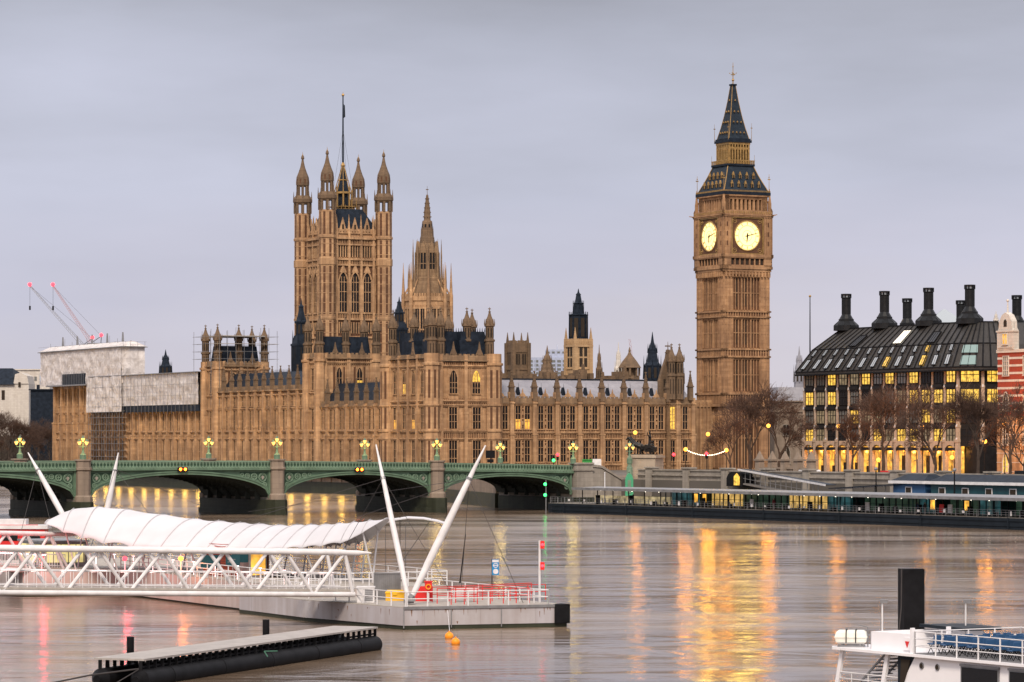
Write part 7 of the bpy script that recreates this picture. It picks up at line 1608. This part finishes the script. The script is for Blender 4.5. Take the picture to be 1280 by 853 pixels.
# red rescue boat moored left
rb = thing('red_boat', 'red and white boat moored behind the gangways at the left edge', 'boat', at3(18, 668, 300)); zb = -PZ(668, 300)
b = MB(); b.plan([(-7, -1.6), (3, -1.6), (5.2, 0), (3, 1.6), (-7, 1.6)], zb - .3, zb + 2.6); b.build('hull', M['black'], rb); b = MB(); b.box(-3.4, 3.0, -1.2, 1.2, zb + 2.6, zb + 4.6); b.box(-3, 2.4, -1.26, -1.2, zb + 4.9, zb + 5.0); b.build('cabin', M['red'], rb); b = MB(); b.box(-3.6, 3.3, -1.35, 1.35, zb + 4.6, zb + 4.95); b.box(-1.4, 1.2, -.9, .9, zb + 4.95, zb + 5.5); b.tube((-2, 0, zb + 5), (-2, 0, zb + 6), .05, .05, 5); b.build('roof', M['white'], rb); b = MB()
for k in range(3): b.box(-3.1 + k * 2.1, -1.6 + k * 2.1, -1.24, -1.2, zb + 3.5, zb + 4.3)
b.build('window', M['dark_glass'], rb)
# ---------------------------------------------------------------- black floating boom in front
bo = thing('floating_boom', 'long black twin-tube floating boom with grey plank top in the foreground', 'boom', (0, 0, 0)); g1 = Vector((-19.6, 168.5, 0)); g2 = Vector((-8.5, 197.5, 0)); ax = (g2 - g1).normalized(); sd2 = Vector((-ax.y, ax.x, 0))
def boomtube(off):
    b = MB(); a = g1 + off + Vector((0, 0, .32)); c = g2 + off + Vector((0, 0, .32)); b.tube(a, c, .55, .55, 20); b.tube(a - ax * .5, a, .2, .55, 20); b.tube(c, c + ax * .4, .55, .3, 20)
    for k in range(5): p = a.lerp(c, (k + .5) / 5); b.tube(p - ax * .06, p + ax * .06, .57, .57, 20)
    b.build('tube_float', M['black'], bo, 40)
boomtube(Vector()); boomtube(sd2 * 2.3)
b = MB(); s1, s2 = g1 - sd2 * .25, g2 - sd2 * .25; zz_ = 1.42
for k in range(6):
    o1 = sd2 * (k * .5); b.add([tuple(v) for v in (s1 + o1 + Vector((0, 0, zz_)), s2 + o1 + Vector((0, 0, zz_)), s2 + o1 + sd2 * .48 + Vector((0, 0, zz_)), s1 + o1 + sd2 * .48 + Vector((0, 0, zz_)), s1 + o1 + Vector((0, 0, zz_ - .1)), s2 + o1 + Vector((0, 0, zz_ - .1)), s2 + o1 + sd2 * .48 + Vector((0, 0, zz_ - .1)), s1 + o1 + sd2 * .48 + Vector((0, 0, zz_ - .1)))], [(0, 1, 2, 3), (7, 6, 5, 4), (0, 4, 5, 1), (2, 6, 7, 3), (1, 5, 6, 2), (3, 7, 4, 0)])
b.build('plank_top', plain('grey_planks', (.34, .315, .30), .8, 0, .12, 1.2), bo)
b = MB(); Lb = (g2 - g1).length; nb2 = 38
for k in range(nb2 + 1):
    for off, w_ in ((-.05, .14), (2.35, .14)):
        p = g1 + ax * (Lb * k / nb2) + sd2 * off; b.tube((p.x, p.y, .5), (p.x, p.y, zz_ - .1), w_ * (1.25 if k % 2 else .9), w_ * .9, 4)
b.tube(g1 + Vector((0, 0, .98)), g2 + Vector((0, 0, .98)), .07, .07, 4); b.build('post', M['black'], bo)
b = MB(); p = g1 + ax * 14.2 - sd2 * .5 + Vector((0, 0, .95)); b.tube(p, p + Vector((.7, .5, -.02)), .04, .04, 5); b.tube(p, p + Vector((.2, -.1, -.3)), .04, .04, 5); b.build('rope_end', plain('green_rope', (.06, .15, .11), .8), bo)
for px, py, D, lb in ((163, 797, 178, 'short black steel pile behind the left end of the boom'), (332.5, 775.5, 192, 'short black steel pile behind the middle of the boom')):
    t = thing('mooring_pile', lb, 'pile', (PX(px, D), D, 0), 0, 'mooring piles by the boom'); z = PZ(py, D); MB().tube((0, 0, -1), (0, 0, z), .21, .21, 14).build('pile_shaft', M['black'], t, 40); MB().tube((0, 0, z), (0, 0, z + .04), .22, .2, 14).build('cap', M['black'], t)
for px, py, lb in ((240, 845, 'white float tied to the middle of the black boom'), (464.5, 809, 'white float at the right end of the black boom')):
    D = 52000 / (py + 2 - HY); t = thing('white_float', lb, 'float', (PX(px, D), D, .1), 0, 'white floats on the boom'); MB().ball((0, 0, 0), .21, 12, 1.15, 1, .8).build('float_body', M['white'], t, 60); MB().tube((0, 0, .15), (.0, .45, .5), .02, .02, 4).build('tether', M['rope'], t)
rp = thing('mooring_rope', 'dark rope running from the left end of the boom down into the water', 'rope', (0, 0, 0)); MB().path([tuple(g1 + Vector((0, 0, .9))), (-21.9, 166.0, .75), (-24.5, 163, .35), (-27, 160, -.1)], .045, 6).build('rope_strand', M['rope'], rp); MB().path([tuple(g1 + Vector((0, 0, .9))), (-20.6, 167, .3), (-21, 166.3, -.1)], .03, 5).build('second_strand', M['rope'], rp)
for px, py, lb in ((561.5, 794, 'orange buoy nearest the pontoon edge'), (569.5, 801.5, 'orange buoy farther out from the pontoon edge')):
    D = 52000 / (py + 4 - HY); t = thing('orange_buoy', lb, 'buoy', (PX(px, D), D, .12), 0, 'orange buoys by the pontoon'); MB().ball((0, 0, 0), .29, 16).build('buoy_body', M['orange'], t, 90); MB().tube((0, 0, .27), (0, 0, .36), .06, .05, 8).build('eye', M['orange'], t)
t = thing('buoy_rope', 'thin pale rope hanging from the pontoon edge to the orange buoys', 'rope', (0, 0, 0)); MB().tube(at3(559.5, 763, 218.6), at3(562, 789, 213), .02, .02, 4).build('rope_strand', M['white'], t); MB().tube(at3(562, 795, 211), at3(569, 801, 206.5), .02, .02, 4).build('knot', M['white'], t)
# ---------------------------------------------------------------- white passenger boat, bottom right
BO = Vector((15.5, 155, 0)); bt = thing('passenger_boat', 'white passenger boat with open top deck of blue seats at bottom right', 'boat', (BO.x, BO.y, 0), AE); ZD = 2.95; LB = 34; BW_ = 6.6
gel = plain('white_gelcoat', (.78, .77, .80), .3, 0, .05, .5)
mb = MB(); mb.plan([(0.3, .6), (2, 0), (LB, 0), (LB, BW_), (2, BW_), (.3, BW_ - .6)], -.4, 1.15); mb.plan([(5.0, .12), (LB, .12), (LB, BW_ - .12), (5.0, BW_ - .12)], 1.15, ZD - .1); mb.i = 1; mb.box(0, LB, -.06, 0, .95, 1.1)
mb.extr([(5.0, 1.15), (5.05, 1.15), (6.3, ZD - .1), (5.0, ZD - .1)], .11, .2)
mb.build('hull', [gel, M['navy']], bt)
mb = MB(); mb.plan([(-.4, .3), (.2, -.15), (LB, -.15), (LB, BW_ + .15), (.2, BW_ + .15), (-.4, BW_ - .3)], ZD - .12, ZD); mb.build('upper_deck', gel, bt)
mb = MB(); mb.plan([(6.2, 0.1), (LB, .1), (LB, BW_ - .1), (6.2, BW_ - .1)], ZD, ZD + .03); mb.build('deck_floor', plain('deck_grey', (.16, .155, .16), .8), bt)
mb = MB()
for x, y in ((.35, .15), (3.9, .15), (.35, BW_ - .2), (3.9, BW_ - .2)): mb.add([(x - .35, y, 1.1), (x - .1, y, 1.1), (x + .35, y, ZD - .1), (x + .1, y, ZD - .1), (x - .35, y + .14, 1.1), (x - .1, y + .14, 1.1), (x + .35, y + .14, ZD - .1), (x + .1, y + .14, ZD - .1)], [(0, 1, 2, 3), (7, 6, 5, 4), (0, 4, 5, 1), (2, 6, 7, 3), (1, 5, 6, 2), (3, 7, 4, 0)])
mb.build('deck_post', gel, bt)
mb = MB(); mb.tube((.2, .2, 1.75), (5, .2, 1.75), .03, .03, 5); mb.tube((.1, .2, 1.45), (5, .2, 1.45), .025, .025, 5)
for x in (1.3, 2.6): mb.tube((x, .2, 1.1), (x, .2, 1.75), .025, .025, 5)
mb.build('lower_rail', M['white'], bt)
mb = MB()
for k in range(9): mb.box(1.6 + k * .22, 1.92 + k * .22, .5, 1.7, 1.15 + k * .19, 1.2 + k * .19)
mb.tube((1.5, .45, 1.2), (3.7, .45, 2.85), .06, .06, 4); mb.tube((1.5, 1.7, 1.2), (3.7, 1.7, 2.85), .06, .06, 4); mb.build('stair', M['steel'], bt)
mb = MB(); mb.box(4.98, 5.02, .3, BW_ - .3, 1.2, 2.7); mb.extr([(5.2, 1.25), (5.35, 1.25), (6.0, ZD - .3), (5.3, ZD - .3)], .06, .11); mb.build('doorway', M['void'], bt)
for x in (6.8, 7.96):
    b = MB(); b.ring((x, .1, 2.42), .13, .035, 16, 5); o = b.build('porthole', M['steel'], bt); b = MB(); b.disk((x, 2.42), .12, .07, 16); b.build('pane', M['void'], o)
for k in range(6):
    x0 = 9.8 + k * 3.4; b = MB(); b.box(x0 - .1, x0 + 2.6, .06, .12, 1.25, 2.62); b.box(x0 - .14, x0 + 2.64, .02, .1, 2.6, 2.7); o = b.build('window', M['steel'], bt); MB().box(x0, x0 + 2.5, .03, .07, 1.33, 2.55).build('pane', M['dark_glass'], o)
mb = MB(); rail_line(mb, (6.3, .1), (LB, .1), ZD, 18, 1.05, .028, .04, (.35, .68)); rail_line(mb, (6.3, BW_ - .1), (LB, BW_ - .1), ZD, 18, 1.05, .028, .04, (.35, .68)); rail_line(mb, (6.3, .1), (6.3, BW_ - .1), ZD, 4, 1.05, .028, .04, (.35, .68)); mb.build('railing', M['white'], bt)
mb = MB(); mb.box(6.0, 6.12, .05, .25, ZD, ZD + 1.2); mb.box(6.0, 6.12, 2.2, 2.4, ZD, ZD + 1.2); mb.box(2.4, 5.8, .5, .56, ZD, ZD + .85); mb.box(2.4, 5.8, 4.6, 4.66, ZD, ZD + .9); mb.box(2.4, 2.46, .5, 4.6, ZD, ZD + .85); mb.box(5.0, 5.6, .44, .5, ZD + .1, ZD + .7); mb.build('bulwark_panel', gel, bt)
mb = MB(); mb.plan([(2.2, 3.6), (6.0, 3.2), (6.2, 5.4), (3, 5.8)], ZD + .95, ZD + 1.1); mb.build('folded_awning', M['navy'], bt)
mb = MB(); mb.plan([(8, BW_ - .9), (15, BW_ - .9), (14.2, BW_ - .1), (8.5, BW_ - .1)], ZD + .9, ZD + 1.02); mb.build('rail_shelf', plain('varnished_shelf', (.22, .13, .08), .5), bt)
mb = MB(); mb.extr([(5.15, ZD + .52), (5.45, ZD + .52), (5.3, ZD + .22)], .41, .44); mb.build('warning_sign', M['red'], bt)
def deck_lamp(x, y, label):
    c, s_ = cos(AE), sin(AE); o = thing('deck_lamp', label, 'lamp', (BO.x + x * c - y * s_, BO.y + x * s_ + y * c, ZD), 0, 'white lamp posts on the boat'); MB().tube((0, 0, 0), (0, 0, 2.2), .04, .035, 6).build('post', M['white'], o); b = MB(); b.box(-.08, .24, -.1, .1, 2.17, 2.32); b.box(-.1, .27, -.12, .12, 2.3, 2.35); b.build('lamp_head', M['steel'], o)
deck_lamp(2.4, 1.2, 'white deck lamp left of the thick black pile'); deck_lamp(4.5, 4.6, 'white deck lamp right of the thick black pile')
lr = thing('life_raft', 'white life raft canister strapped with black bands at the boat end', 'life raft', (BO.x + .55 * cos(AE) - .75 * sin(AE), BO.y + .55 * sin(AE) + .75 * cos(AE), ZD), R(-10)); b = MB()
b.frus(0, 0, .16, .24, .62, .30, .72, .38); b.frus(0, 0, .24, .46, .72, .38, .76, .41); b.box(-.79, .79, -.44, .44, .45, .51); b.frus(0, 0, .51, .70, .76, .41, .72, .38); b.frus(0, 0, .70, .80, .72, .38, .60, .28)
b.build('canister', plain('raft_cream', (.74, .73, .66), .45, 0, .06), lr); b = MB()
for x in (-.22, .24):
    ring_ = [(-.46, .2), (-.47, .5), (-.42, .72), (-.3, .825), (.3, .825), (.42, .72), (.47, .5), (.46, .2)]
    for (y0, z0), (y1, z1) in zip(ring_, ring_[1:]): b.tube((x, y0, z0), (x, y1, z1), .035, .035, 4)
b.build('strap', M['black'], lr); b = MB(); b.box(-.65, .65, -.35, .35, 0, .08); b.box(-.5, -.4, -.3, .3, .08, .18); b.box(.4, .5, -.3, .3, .08, .18); b.tube((.8, 0, .0), (.8, 0, .95), .03, .03, 5); b.tube((.8, 0, .95), (.3, .2, 1.05), .025, .02, 5); b.build('cradle', M['steel'], lr)
pz_ = thing('pile', 'thick black square steel pile standing behind the white boat', 'pile', (PX(1139, 165), 165, 0), R(12)); z = PZ(711, 165); b = MB(); b.frus(0, 0, -1, z, .55, .5); b.build('column', M['black'], pz_); b = MB(); b.path([(-.62, -.3, z), (-.66, -.35, z - 2), (-.8, -.4, z - 3.2), (-.62, -.4, z - 6)], .035, 5); b.build('hanging_chain', M['rope'], pz_)
# seats
ch = thing('deck_chair', 'blue moulded seat on black legs in the rows on the boat deck', 'chair', (0, 0, 0), AE, 'blue seats on the boat deck'); b = MB(); pr = [(-.22, .44), (.18, .42), (.24, .46), (.30, .86), (.26, .87), (.19, .5), (.14, .465), (-.22, .48)]
b.extr(pr, -.22, .22); b.build('seat', M['blue'], ch, 30); b = MB()
for y in (-.19, .19): b.tube((-.2, y, 0), (.1, y, .43), .018, .018, 5); b.tube((.24, y, 0), (-.1, y, .43), .018, .018, 5)
b.build('leg', M['black'], ch)
first = True; c, s_ = cos(AE), sin(AE)
for i in range(13):
    for j in range(7):
        x = 6.9 + i * .95; y = .75 + j * .62 + (.45 if j > 3 else 0); p = (BO.x + x * c - y * s_, BO.y + x * s_ + y * c, ZD + .03)
        if first: ch.location = p; first = False
        else: dup(ch, p)
